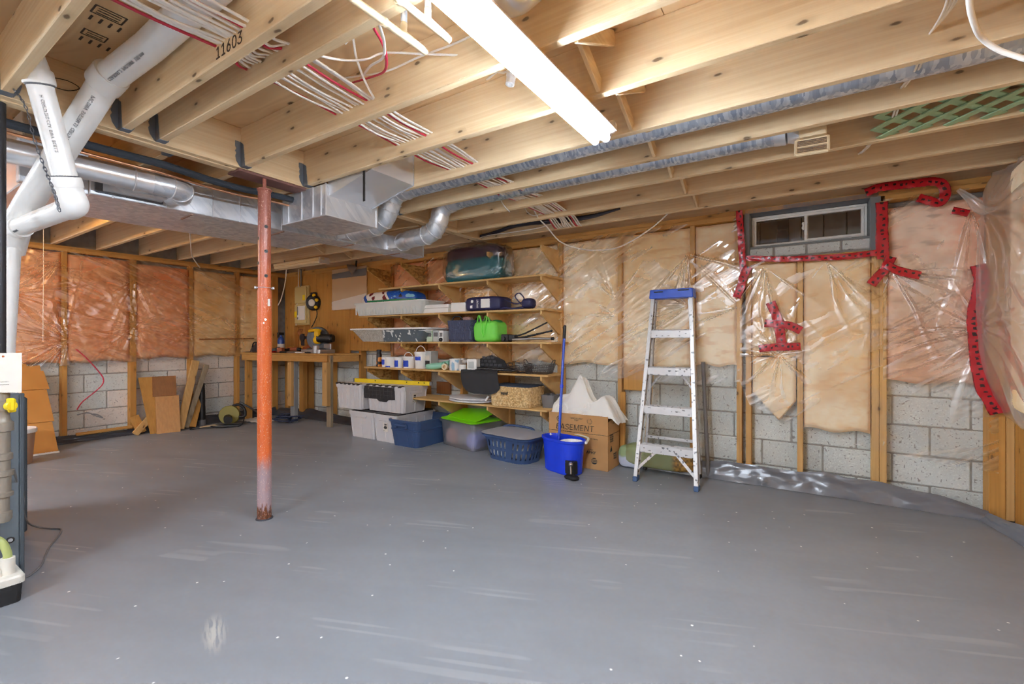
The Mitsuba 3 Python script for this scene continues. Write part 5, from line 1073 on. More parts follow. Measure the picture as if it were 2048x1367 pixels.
for s in (-0.036, 0.036): part(f2, 'tube', cyl(FA + V(0.01, s, 0), FB + V(-0.02, s, 0), 0.023, 18), 'cream_paint', smooth=40)
part(f2, 'end_plate', cat(bar(FB + V(-0.015, 0, 0.01), FB + V(0.0, 0, 0.01), 0.075, 0.14, side=(0, 1, 0))), 'galv_smooth')
part(f2, 'hanger', cat(cyl(FA + V(0.15, 0, 0.04), FA + V(0.15, 0, 0.09), 0.004, 8), cyl(FB + V(-0.15, 0, 0.04), FB + V(-0.15, 0, 0.07), 0.004, 8)), 'steel_dark')
# on the floor by the bench
cs = thing('circular_saw', 'olive circular saw with a black cord on the floor in front of the workbench', 'power saw')
CO = V(-6.52, 3.12, 0)
part(cs, 'guard', lathe([(0.02, -0.03), (0.12, -0.03), (0.125, -0.02), (0.125, 0.02), (0.12, 0.03), (0.02, 0.03)], CO + V(0, -0.03, 0.13), (0.75, -0.65, 0.1), 32), 'olive', smooth=40)
part(cs, 'shoe', moved(rotz(cbox((-0.16, -0.07, 0), (0.16, 0.07, 0.008), 0.002), 48), CO + V(0.02, -0.02, 0.02)), 'tool_grey')
part(cs, 'motor', cat(cyl(CO + V(0.06, -0.08, 0.10), CO + V(0.17, -0.13, 0.09), 0.05, 20)), 'black', smooth=40)
part(cs, 'handle', tube([CO + V(-0.06, -0.02, 0.20), CO + V(0.02, 0.05, 0.26), CO + V(0.10, 0.10, 0.22), CO + V(0.14, 0.10, 0.12), CO + V(0.10, 0.04, 0.10)], 0.018, 10), 'black', smooth=True)
part(cs, 'cord', tube([CO + V(0.13, 0.1, 0.10), CO + V(0.25, -0.02, 0.01), CO + V(0.14, -0.22, 0.008), CO + V(-0.05, -0.25, 0.008), CO + V(-0.14, -0.40, 0.008), CO + V(-0.03, -0.48, 0.008), CO + V(0.08, -0.38, 0.02), CO + V(0.2, -0.18, 0.012), CO + V(0.28, -0.05, 0.01)], 0.007, 8), 'black_rubber', smooth=True)
one('paper_sheet', 'pale crumpled paper on the floor left of the post', 'paper', grid(lambda u, v: V(-6.45, 3.42, 0.004) + np.stack([0.5 * (u - .5), 0.22 * (v - .5), 0.03 * meshkit.fbm(np.stack([u * 5, v * 4, 0 * u], -1), 3)], -1), 24, 18)[0], 'paper', smooth=True)
rw = np.random.default_rng(3)
one('cable_heap', 'tangle of dark and blue cords on the floor under the workbench', 'cords', cat([tube([V(-6.1 + rw.uniform(-0.25, 0.25), 3.62 + rw.uniform(-0.15, 0.2), 0.015 + 0.012 * i + rw.uniform(0, 0.02)) for j in range(7)], 0.008, 6, 5) for i in range(7)]), 'cord_blue', smooth=True, kind='stuff')
one('pry_bar', 'bent metal bar leaning against the leg behind the post', 'tool', tube([(-6.72, 3.32, 0.26), (-6.62, 3.38, 0.20), (-6.42, 3.46, 0.10), (-6.3, 3.52, 0.04)], 0.014, 8), 'tool_grey', smooth=True)

# ------------------------------------------------------------------ wooden wall shelves on triangular brackets
BRX = (-2.075, -2.69, -3.335, -3.91, -4.49)
SH = [(1.725, -4.31, -2.045, 'topmost wooden shelf, under the plastic-wrapped teal cushion'), (1.408, -4.66, -2.055, 'second wooden shelf from the top, holding the white tub and the navy bags'),
      (1.095, -4.30, -1.985, 'third wooden shelf from the top, holding the green tote bag'), (0.790, -4.57, -2.02, 'fourth wooden shelf from the top, crowded with paint cans'), (0.466, -4.30, -2.03, 'lowest wooden shelf, holding the wicker basket')]
def tri(x, ztop, d=0.375, h=0.215, mt='shelf_ply'):
    return prism([(0, 0), (d, 0), (d, -0.035), (0.03, -h), (0, -h)], 0.018, [0, -1, 0], [0, 0, 1], [x - 0.009, 4.088, ztop]), mt
for z, xa, xb, lb in SH:
    sh = thing('wall_shelf', lb, 'shelf', None)
    part(sh, 'board', cbox([xa, 3.71, z], [xb, 4.075, z + 0.019], 0.002), 'shelf_ply')
    for bx in BRX:
        if xa - 0.02 < bx < xb + 0.06:
            m, mt = tri(bx, z - 0.001, mt='osb' if bx < -3.6 else 'shelf_ply'); part(sh, 'bracket', m, mt)
for bx, w in zip(BRX, ('rightmost', 'second from the right', 'third from the right', 'fourth from the right', 'leftmost')):
    if bx == -3.335: continue
    m, mt = tri(bx, 2.015, mt='osb' if bx < -3.6 else 'shelf_ply')
    one('shelf_bracket', f'bare triangular plywood bracket above the top shelf, {w} of them', 'bracket', m, mt)
def up(z): return z + 0.0195
def soft(c, size, seed, amp=0.02, pinch=0.0, nu=40, nv=26, power=3.0):
    "soft closed bundle: a rounded box with folds"
    th, ph = np.meshgrid(np.linspace(0, 2 * np.pi, nu, endpoint=False), np.linspace(-np.pi / 2, np.pi / 2, nv)); rings = []
    e = 2.0 / power
    f = lambda q: np.sign(q) * np.abs(q) ** e
    P = np.stack([f(np.cos(ph)) * f(np.cos(th)), f(np.cos(ph)) * f(np.sin(th)), f(np.sin(ph))], -1)
    n = meshkit.fbm(P * 2.6 + seed * 3.1, 4, seed) - 0.5
    n2 = 1 - np.abs(2 * meshkit.noise(P * np.array([5, 5, 2]) + seed, seed) - 1)
    P = P * (1 + (amp * 4 * n + amp * (n2 - 0.5))[..., None])
    return loft(P[1:-1] * np.asarray(size) / 2 + np.asarray(c))
# top shelf: cushion in plastic
plain('teal', (24, 104, 112), 0.5); plain('plum', (60, 44, 60), 0.5); plain('navy', (34, 34, 74), 0.55); plain('navy_grey', (66, 70, 92), 0.8)
plain('green_bag', (122, 222, 82), 0.55); plain('green_dark', (34, 130, 62), 0.6); plain('green_lid', (126, 214, 18), 0.35)
cu = thing('cushion', 'teal and plum cushion wrapped in shiny clear plastic on the top shelf', 'cushion')
part(cu, 'teal_half', soft((-2.97, 3.90, 1.865), (0.74, 0.30, 0.26), 4, 0.025, power=5), 'teal', smooth=True)
part(cu, 'plum_half', soft((-2.99, 3.91, 2.04), (0.70, 0.28, 0.16), 6, 0.05, power=4), 'plum', smooth=True)
part(cu, 'wrap', soft((-2.97, 3.90, 1.93), (0.80, 0.335, 0.39), 9, 0.035, nu=120, nv=60, power=4.5), 'film_wrap', smooth=True)
# second shelf
def tub(parent, name, ring_lo, ring_hi, t=0.006, mt='white_gloss', floor=0.006, rim=0.0):
    "open container between two rings (same point count)"
    lo, hi = np.asarray(ring_lo), np.asarray(ring_hi); c0, c1 = lo.mean(0), hi.mean(0)
    def inset(r, c, d): 
        q = r - c; L_ = np.linalg.norm(q[:, :2], axis=1, keepdims=True); return c + q * (1 - d / L_)
    rr = [lo, hi]
    if rim: rr = [lo, c1 + (hi - c1) - V(0, 0, 0.018), inset(hi, c1, -rim) - V(0, 0, 0.018), inset(hi, c1, -rim)]
    rr += [inset(hi, c1, t), inset(lo, c0, t) + V(0, 0, floor)]
    return part(parent, name, loft(rr), mt, smooth=35)
wt = thing('storage_tub', 'translucent white tub hanging over the left end of the second shelf', 'tub')
z = up(1.408)
tub(wt, 'body', rring(-4.13, 3.85, 1.06, 0.34, 0.05, z), rring(-4.12, 3.85, 1.16, 0.40, 0.06, z + 0.15), 0.008, 'tub_white', rim=0.014)
part(wt, 'rib', cat([cbox([-4.66 + i * 0.05, 3.658 + 0.0, z + 0.01], [-4.652 + i * 0.05, 3.672, z + 0.12], 0.001) for i in range(21)]), 'tub_white')
sk2 = thing('cement_sack', 'white and blue printed sack lying in the white tub', 'sack')
def f_sack(p, n, uv):
    s = p.x * 1.0 + (p.z - 1.6) * 0.9
    c = mi.Color3f(lin(232, 226, 216))
    d = s + 4.55
    c = mix(c, lin(36, 84, 170), dr.select((d > 0.0) & (d < 0.07), 1.0, 0.0))
    c = mix(c, lin(30, 90, 180), dr.select((d > 0.46) & (d < 0.92), 1.0, 0.0))
    r1 = fbm(p.x * 16, p.z * 22, 2.0, 2)
    c = mix(c, lin(110, 34, 40), dr.select((d > 0.14) & (d < 0.42) & (r1 > 0.62), 1.0, 0.0))
    c = mix(c, lin(20, 24, 50), dr.select((d > 0.52) & (r1 > 0.60), 1.0, 0.0))
    c = mix(c, lin(150, 200, 220), dr.select((d > 0.5) & (r1 < 0.33), 1.0, 0.0))
    return mix(c, lin(20, 120, 80), dr.select((p.z < 1.605) & (d > 0.05), 1.0, 0.0))
mat('sack_print', mikit.proc(f_sack), 0.35, spec=0.5)
part(sk2, 'body', soft((-4.22, 3.86, 1.60), (0.94, 0.34, 0.235), 12, 0.012, power=3.2), 'sack_print', smooth=True)
wb1 = thing('storage_box', 'long white flat box on the second shelf beside the white tub', 'box')
part(wb1, 'body', cbox([-3.70, 3.73, z], [-3.24, 4.02, z + 0.05], 0.004), 'white_paint'); part(wb1, 'lid', cbox([-3.71, 3.725, z + 0.052], [-3.23, 4.025, z + 0.09], 0.004), 'white_paint')
one('storage_box', 'short white box between the long white box and the navy bag', 'box', cbox([-3.215, 3.75, z], [-3.02, 4.0, z + 0.10], 0.004), 'white_paint')
nb = thing('bag', 'navy printed bag lying on its side on the second shelf', 'bag')
part(nb, 'body', soft((-2.80, 3.86, z + 0.075), (0.46, 0.26, 0.15), 15, 0.012, power=5), 'navy', smooth=True)
part(nb, 'flap', trimesh.convex.convex_hull(np.array([[-3.03, 3.75, z + 0.10], [-3.03, 3.95, z + 0.10], [-2.9, 3.74, z + 0.14], [-2.9, 3.96, z + 0.14], [-2.9, 3.74, z + 0.06], [-3.08, 3.85, z + 0.07]])), 'navy')
part(nb, 'print', cat(cbox([-2.80, 3.726, z + 0.03], [-2.69, 3.733, z + 0.12], 0.002), cbox([-2.93, 3.728, z + 0.085], [-2.90, 3.734, z + 0.115], 0.002), cbox([-2.94, 3.728, z + 0.03], [-2.91, 3.734, z + 0.06], 0.002), text('SPORT', 0.02, (0, 0, 1), (-1, 0, 0), (-2.835, 3.733, z + 0.075), 0.004)), 'white_paint')
npk = thing('bag', 'small blue pouch with a looped strap at the right of the second shelf', 'bag')
part(npk, 'body', soft((-2.30, 3.84, z + 0.06), (0.13, 0.12, 0.10), 17, 0.03, power=3), 'navy', smooth=True)
part(npk, 'strap', tube([(-2.36, 3.8, z + 0.05), (-2.42, 3.78, z + 0.13), (-2.37, 3.78, z + 0.16), (-2.33, 3.8, z + 0.10), (-2.42, 3.8, z + 0.06), (-2.58, 3.8, z + 0.12)], 0.006, 8), 'navy', smooth=True)
one('rope', 'blue strap trailing along the second shelf between the two navy bags', 'strap', tube([(-2.58, 3.76, z + 0.01), (-2.50, 3.74, z + 0.02), (-2.42, 3.75, z + 0.008), (-2.32, 3.78, z + 0.02)], 0.012, 8), 'navy', smooth=True)
# third shelf
z = up(1.095)
pn = thing('plastic_pan', 'wide shallow grey-speckled plastic pan with white rim on the third shelf', 'pan')
k = tub(pn, 'body', rring(-4.10, 3.85, 1.0, 0.34, 0.08, z), rring(-4.09, 3.82, 1.26, 0.42, 0.09, z + 0.14), 0.008, 'pan_speckle')
part(pn, 'rim', loft([rring(-4.09, 3.82, 1.26, 0.42, 0.09, z + 0.135), rring(-4.09, 3.82, 1.31, 0.46, 0.10, z + 0.138), rring(-4.09, 3.82, 1.31, 0.46, 0.10, z + 0.155), rring(-4.09, 3.82, 1.25, 0.41, 0.09, z + 0.157), rring(-4.09, 3.82, 1.24, 0.40, 0.09, z + 0.12)], cap=False), 'white_gloss', smooth=35)
for i, (xa, xb, h, m) in enumerate(((-3.56, -3.475, 0.12, 'carton_green'), (-3.465, -3.38, 0.125, 'carton_grey'), (-3.375, -3.315, 0.12, 'white_paint'))):
    q = thing('carton', ('small pale green carton', 'small grey-white carton', 'narrow white carton')[i] + ' on the third shelf between the pan and the woven basket', 'carton')
    part(q, 'body', cbox([xa, 3.74, z], [xb, 3.84, z + h], 0.003), m); part(q, 'label', cbox([xa + 0.012, 3.737, z + h * 0.45], [xb - 0.012, 3.741, z + h * 0.8], 0.001), 'cord_grey')
one('torch', 'small black knob lying by the narrow white carton', 'knob', ball((-3.345, 3.735, z + 0.022), 0.022, 2), 'black', smooth=True)
wv = thing('woven_basket', 'dark blue-grey woven basket on the third shelf left of the green bag', 'basket')
def woven(x0, x1, y0, y1, zb, h, fl, nh, nvr, amp):
    n = nh * 4
    rows = []
    for i in range(nvr + 1):
        t = i / nvr; w = (x1 - x0) * (1 - fl * (1 - t)); d = (y1 - y0) * (1 - fl * (1 - t))
        k = 16; r = rring((x0 + x1) / 2, (y0 + y1) / 2, w, d, 0.03, zb + h * t, k=3)
        s = np.r_[0, np.cumsum(np.linalg.norm(np.diff(np.vstack([r, r[:1]]), axis=0), axis=1))]
        q = np.linspace(0, s[-1], n, endpoint=False); rr = np.vstack([r, r[:1]])
        P = np.stack([np.interp(q, s, rr[:, a]) for a in range(3)], -1); c = P.mean(0); c[2] = 0
        out = P - [c[0], c[1], 0]; out[:, 2] = 0; out /= np.linalg.norm(out, axis=1, keepdims=True)
        ph = np.cos(np.arange(n) * np.pi / 2 + (i // 2) * np.pi) * (1 if True else 0)
        rows.append(P + out * (amp * ph * np.sin(np.pi * (i % 2 + 0.5) / 1.0) )[:, None])
    top = rows[-1]; c = top.mean(0)
    rows += [c + (top - c) * 0.94, c + (top - c) * 0.92 - V(0, 0, h * 0.9)]
    return loft(rows)
part(wv, 'body', woven(-3.255, -2.92, 3.72, 3.98, z, 0.225, 0.16, 40, 30, 0.0025), 'navy_grey', smooth=30)
part(wv, 'handle', cat(tube([(-3.2, 3.75, z + 0.225), (-3.17, 3.76, z + 0.265), (-3.1, 3.77, z + 0.262), (-3.08, 3.78, z + 0.225)], 0.008, 8), tube([(-3.05, 3.95, z + 0.225), (-3.0, 3.95, z + 0.26), (-2.95, 3.94, z + 0.225)], 0.008, 8)), 'black', smooth=True)
one('cloth', 'scrap of pink cloth poking out of the dark woven basket', 'cloth', soft((-3.06, 3.84, z + 0.235), (0.12, 0.08, 0.06), 33, 0.06), 'cloth_pink', smooth=True)
gb = thing('tote_bag', 'bright green tote bag with looped handles on the third shelf', 'bag')
part(gb, 'body', soft((-2.775, 3.86, z + 0.105), (0.30, 0.24, 0.215), 21, 0.022, power=5, nu=60, nv=34), 'green_bag', smooth=True)
part(gb, 'opening', soft((-2.75, 3.86, z + 0.20), (0.22, 0.14, 0.05), 22, 0.02), 'green_dark', smooth=True)
for dy in (-0.115, 0.0):
    part(gb, 'handle', tube([(-2.86, 3.86 + dy, z + 0.19), (-2.83, 3.85 + dy, z + 0.27), (-2.80, 3.85 + dy, z + 0.20), (-2.79, 3.845 + dy, z + 0.10), (-2.77, 3.845 + dy, z + 0.05)], 0.010, 8, flat=0.4), 'green_bag', smooth=True)
    part(gb, 'handle', tube([(-2.70, 3.86 + dy, z + 0.19), (-2.72, 3.85 + dy, z + 0.26), (-2.75, 3.85 + dy, z + 0.16), (-2.76, 3.845 + dy, z + 0.07)], 0.010, 8, flat=0.4), 'green_bag', smooth=True)
tp = thing('tripod', 'folded black tripod legs and clamp on the third shelf, propped against the wall', 'tripod')
part(tp, 'head', cat(cbox([-2.585, 3.77, z], [-2.50, 3.86, z + 0.075], 0.008), cbox([-2.50, 3.78, z + 0.01], [-2.43, 3.85, z + 0.07], 0.006), cyl((-2.545, 3.75, z + 0.03), (-2.545, 3.77, z + 0.03), 0.02, 14)), 'black')
part(tp, 'leg', tube([(-2.45, 3.80, z + 0.05), (-2.33, 3.83, z + 0.085), (-2.1, 3.90, z + 0.20)], [0.009, 0.008, 0.007], 8, 2), 'black', smooth=True)
part(tp, 'leg', tube([(-2.45, 3.79, z + 0.03), (-2.3, 3.80, z + 0.05), (-2.06, 3.86, z + 0.105)], [0.010, 0.010, 0.008], 8, 2), 'black', smooth=True)
part(tp, 'leg', tube([(-2.45, 3.78, z + 0.02), (-2.25, 3.775, z + 0.03), (-2.02, 3.79, z + 0.03)], [0.012, 0.012, 0.011], 8, 2), 'alu', smooth=True)
part(tp, 'knob', cat(ball((-2.1, 3.90, z + 0.20), 0.011, 1), ball((-2.06, 3.86, z + 0.105), 0.012, 1), cyl((-2.025, 3.789, z + 0.03), (-2.0, 3.79, z + 0.03), 0.014, 12)), 'black', smooth=True)
# fourth shelf: paint and tins
z = up(0.790)
spc = thing('spray_can', 'black and orange spray can at the left end of the fourth shelf', 'spray can')
part(spc, 'can', lathe([(0.031, 0), (0.033, 0.004), (0.033, 0.15), (0.026, 0.162)], (-4.40, 3.80, z), n=24), 'can_orange', smooth=40)
part(spc, 'cap', lathe([(0.028, 0.16), (0.029, 0.20), (0.025, 0.205), (0, 0.205)], (-4.40, 3.80, z), n=24), 'black', smooth=40)
def pail(label, x, y, r, h, blue, lid=True, handle=False, name='paint_pail', zz=None):
    zz = z if zz is None else zz
    q = thing(name, label, 'paint can')
    part(q, 'body', lathe([(r * 0.9, 0), (r * 0.91, 0.003), (r, h * 0.9)], (x, y, zz), n=30), 'white_paint', smooth=40)
    if lid: part(q, 'lid', lathe([(r, h * 0.88), (r * 1.06, h * 0.89), (r * 1.06, h * 0.99), (r * 0.95, h), (0, h * 0.99)], (x, y, zz), n=30), 'white_gloss', smooth=40)
    a = np.linspace(-2.45, -0.95, 10); k = r * 0.965
    if blue: part(q, 'label', loft([np.stack([x + (k + 0.0012) * np.cos(a), y + (k + 0.0012) * np.sin(a), 0 * a + zz + h * t], -1) for t in blue], cap=False, closed=False), 'label_blue', smooth=True)
    if handle: part(q, 'handle', tube([V(x + r * 1.03 * math.cos(t), y - r * 0.2, zz + h * 0.8 + h * 0.55 * math.sin(t)) for t in np.linspace(0, pi, 11)], 0.0045, 8, 1), 'white_paint', smooth=True)
    return q
pail('small white pot with a dark logo beside the spray can', -4.28, 3.79, 0.042, 0.12, (0.25, 0.75), name='paint_pot')
pail('white paint can with a black band, third from the left on the fourth shelf', -4.165, 3.78, 0.068, 0.125, (0.04, 0.16))
pail('blue and white paint pot in front of the handled pails', -4.025, 3.77, 0.052, 0.125, (0.1, 0.7), name='paint_pot')
pail('white pail with blue label and raised handle, left of two', -3.885, 3.80, 0.072, 0.135, (0.12, 0.66), handle=True)
pail('taller white pail with blue label and raised handle, right of two', -3.71, 3.82, 0.078, 0.19, (0.5, 0.80), handle=True)
gbx = thing('carton', 'grey and white carton standing behind the taller pail', 'carton')
part(gbx, 'body', cbox([-3.645, 3.80, z], [-3.55, 3.92, z + 0.20], 0.003), 'carton_grey'); part(gbx, 'label', cat(cbox([-3.635, 3.797, z + 0.02], [-3.57, 3.801, z + 0.09], 0.001)), 'black'); part(gbx, 'label', cbox([-3.635, 3.797, z + 0.10], [-3.57, 3.801, z + 0.15], 0.001), 'paper')
mt_ = thing('bottle', 'mint green squeeze bottle lying on the fourth shelf', 'bottle')
part(mt_, 'body', tube([(-3.57, 3.76, z + 0.028), (-3.47, 3.78, z + 0.034), (-3.37, 3.80, z + 0.05)], [0.03, 0.036, 0.034], 16, 3), 'mint', smooth=True); part(mt_, 'cap', tube([(-3.37, 3.80, z + 0.05), (-3.345, 3.805, z + 0.054)], 0.028, 16, 1), 'mint', smooth=True)
one('bottle', 'second mint green bottle lying behind the first on the fourth shelf', 'bottle', tube([(-3.52, 3.85, z + 0.035), (-3.42, 3.86, z + 0.05), (-3.34, 3.87, z + 0.07)], [0.02, 0.034, 0.03], 16, 3), 'mint', smooth=True)
one('tape_roll', 'small tan tape roll between the mint bottles and the white tin', 'tape roll', lathe([(0.018, -0.02), (0.034, -0.02), (0.034, 0.02), (0.018, 0.02), (0.018, -0.02)], (-3.315, 3.77, z + 0.034), (0.25, -1, 0.0), 24), 'cream_paint', smooth=40)
one('plastic_tube', 'long white tube lying along the back of the fourth shelf', 'tube', cyl((-3.62, 4.0, z + 0.075), (-3.2, 4.02, z + 0.085), 0.02, 18), 'white_paint', smooth=40)
wtin = thing('paint_tin', 'white paint tin with blue drips on the middle of the fourth shelf', 'paint can')
part(wtin, 'body', lathe([(0.066, 0), (0.067, 0.003), (0.067, 0.118)], (-3.19, 3.80, z), n=30), 'tin_drip', smooth=40); part(wtin, 'rim', lathe([(0.060, 0.112), (0.070, 0.113), (0.070, 0.122), (0.062, 0.123), (0.055, 0.114), (0, 0.114)], (-3.19, 3.80, z), n=30), 'white_paint', smooth=40)
j1 = thing('jar', 'small white jar under the clear jar on the fourth shelf', 'jar'); part(j1, 'body', lathe([(0.036, 0), (0.038, 0.004), (0.038, 0.06), (0.034, 0.064), (0, 0.064)], (-3.06, 3.76, z), n=24), 'white_paint', smooth=40)
j2 = thing('jar', 'small clear glass jar stacked on the white jar', 'jar'); part(j2, 'body', lathe([(0.030, 0), (0.034, 0.006), (0.034, 0.045), (0.028, 0.05)], (-3.06, 3.76, z + 0.065), n=24), 'plastic_clear', smooth=40); part(j2, 'lid', lathe([(0.031, 0.05), (0.031, 0.066), (0, 0.066)], (-3.06, 3.76, z + 0.065), n=24), 'alu', smooth=40)
ct = thing('carton', 'white carton with a grey printed panel right of the jars', 'carton'); part(ct, 'body', moved(rotz(cbox([-0.055, -0.045, 0], [0.055, 0.045, 0.125], 0.003), 12), (-2.94, 3.79, z)), 'white_paint'); part(ct, 'panel', moved(rotz(cbox([-0.04, -0.047, 0.03], [0.025, -0.044, 0.10], 0.001), 12), (-2.94, 3.79, z)), 'carton_grey')
# car mats, flat racks and the wire basket
def slab(poly, t, x, y, o, mt, parent, name): return part(parent, name, prism(poly, t, x, y, o), mt)
m1 = thing('car_mat', 'black patterned rubber car mat leaning on the wall at the back of the fourth shelf', 'car mat')
slab([(0, 0), (0.46, 0), (0.36, 0.12), (0.20, 0.17), (0.06, 0.13), (0, 0.06)], 0.012, [1, 0, 0], [0, 0.25, 0.97], (-2.98, 3.86, z), 'black_rubber', m1, 'body')
part(m1, 'tread', cat([moved(rotz(cbox((-0.022, -0.006, -0.014), (0.022, 0.0, 0.014), 0.003), 0), (-2.90 + 0.055 * i + (0.025 if j % 2 else 0), 3.852 + 0.011 * j, z + 0.03 + 0.036 * j)) for j in range(4) for i in range(6 - j)]), 'rubber_grey', kind='stuff')
m2 = thing('car_mat', 'black rubber car mat drooping over the front edge of the fourth shelf', 'car mat')
mm, _ = grid(lambda u, v: np.stack([-3.06 + 0.46 * u + 0.08 * v, np.where(v < 0.35, 3.95 - 0.26 * v / 0.35, 3.69 - 0.03 * np.sin((v - .35) * 3)), np.where(v < 0.35, z + 0.006, z + 0.004 - 0.34 * (v - 0.35) * (1 - 0.3 * (2 * u - 1) ** 4))], -1), 24, 30)
v_ = mm.vertices; mm2 = trimesh.Trimesh(np.vstack([v_, v_ + V(0, 0.004, 0.012)]), np.vstack([mm.faces, mm.faces[:, ::-1] + len(v_)]), process=False)
part(m2, 'body', mm2, 'black_rubber', smooth=30)
part(m2, 'rib', cat([bar((-2.97 + 0.09 * i, 3.683, z - 0.04), (-2.945 + 0.09 * i, 3.668, z - 0.19), 0.008, 0.005, side=(0, 1, 0)) for i in range(5)] + [bar((-2.98, 3.68, z - 0.06 - 0.07 * j), (-2.58, 3.68, z - 0.055 - 0.07 * j), 0.008, 0.005, side=(0, 1, 0)) for j in range(2)]), 'rubber_grey')
rk = thing('flat_rack', 'stack of flat black and wooden slats on the fourth shelf beside the wire baskets', 'rack')
for i, (a, m) in enumerate(((0.0, 'black'), (0.03, 'wood_gold_x'), (0.06, 'black'), (0.02, 'alu'), (0.05, 'black'))):
    part(rk, 'slat', moved(rotz(cbox([-0.24, -0.04 - a, 0], [0.24, 0.06 - a, 0.006], 0.001), 2 - 3 * i), (-2.62, 3.80, z + 0.001 + 0.009 * i)), m)
def wire_basket(label, c, w, d, h, rot):
    q = thing('wire_basket', label, 'wire basket'); ms_ = []
    def P(a, b, t): 
        k = 1 - 0.2 * (1 - t); return V(*c) + V(math.cos(rot) * a * w * k / 2 - math.sin(rot) * b * d * k / 2, math.sin(rot) * a * w * k / 2 + math.cos(rot) * b * d * k / 2, h * t + 0.004)
    E = [(-1, -1), (1, -1), (1, 1), (-1, 1)]
    for t in np.linspace(0, 1, 6):
        for i in range(4): ms_.append(cyl(P(*E[i], t), P(*E[(i + 1) % 4], t), 0.0022, 5))
    for i in range(4):
        for s in np.linspace(0, 1, 12, endpoint=False):
            a = np.array(E[i]) * (1 - s) + np.array(E[(i + 1) % 4]) * s; ms_.append(cyl(P(*a, 0), P(*a, 1), 0.0018, 5))
    for s in np.linspace(-1, 1, 9): ms_.append(cyl(P(s, -1, 0), P(s, 1, 0), 0.0018, 5))
    part(q, 'wires', cat(ms_), 'wire_brown')
    for sx in (-1, 1): part(q, 'handle', tube([P(sx, -0.4, 1), P(sx * 1.05, -0.3, 1.45), P(sx * 1.05, 0.3, 1.45), P(sx, 0.4, 1)], 0.004, 6), 'wire_brown', smooth=True)
wire_basket('dark wire basket at the right end of the fourth shelf', (-2.17, 3.82, z), 0.26, 0.2, 0.085, 0.15)
wire_basket('flatter dark wire basket left of the other wire basket on the fourth shelf', (-2.40, 3.83, z), 0.22, 0.18, 0.06, -0.1)
# lowest shelf
z = up(0.466)
ts = thing('toilet_seat', 'grey-white toilet seat lying on the lowest shelf', 'toilet seat')
def seat_ring(k, zz): 
    a = np.linspace(0, 2 * np.pi, 48, endpoint=False); x = np.cos(a); 
    return np.stack([-2.98 - 0.26 * k * x * (1 + 0.12 * (x > 0)), 3.83 + 0.185 * k * np.sin(a), 0 * a + zz], -1)
part(ts, 'seat', loft([seat_ring(0.94, z + 0.006), seat_ring(1.0, z + 0.012), seat_ring(1.0, z + 0.022), seat_ring(0.95, z + 0.028)]), 'seat_white', smooth=40)
part(ts, 'lid', loft([seat_ring(0.93, z + 0.030), seat_ring(0.985, z + 0.036), seat_ring(0.985, z + 0.046), seat_ring(0.93, z + 0.055), seat_ring(0.5, z + 0.060)]), 'seat_white', smooth=40)
part(ts, 'hinge', cat(cyl((-2.755, 3.75, z + 0.03), (-2.715, 3.75, z + 0.085), 0.012, 10), cyl((-2.755, 3.90, z + 0.03), (-2.715, 3.90, z + 0.085), 0.012, 10)), 'white_gloss', smooth=True)
wk = thing('wicker_basket', 'tan wicker basket with a dark liner on the lowest shelf', 'basket')
part(wk, 'body', woven(-2.665, -2.195, 3.675, 3.99, z + 0.002, 0.195, 0.10, 46, 26, 0.006), 'wicker', smooth=25)
part(wk, 'liner', loft([rring(-2.43, 3.83, 0.45, 0.295, 0.03, z + 0.19), rring(-2.43, 3.83, 0.46, 0.305, 0.03, z + 0.205), rring(-2.43, 3.83, 0.40, 0.25, 0.03, z + 0.205)]), 'liner_blue', smooth=30)
part(wk, 'monogram', text('mmf', 0.028, (1, 0, 0), (0, 0, 1), (-2.47, 3.668, z + 0.12), 0.004, bold=True), 'black')
one('tub', 'small grey plastic tub at the right end of the lowest shelf', 'tub', loft([rring(-2.10, 3.93, 0.12, 0.16, 0.02, z), rring(-2.10, 3.93, 0.14, 0.18, 0.02, z + 0.12), rring(-2.10, 3.93, 0.125, 0.165, 0.02, z + 0.12), rring(-2.10, 3.93, 0.11, 0.15, 0.02, z + 0.01)]), 'cord_grey', smooth=30)
one('wood_plate', 'square brown board fixed to the block wall under the fourth shelf', 'board', cbox([-3.80, 4.165, 0.485], [-3.585, 4.195, 0.63], 0.003), 'wood_brown_z')

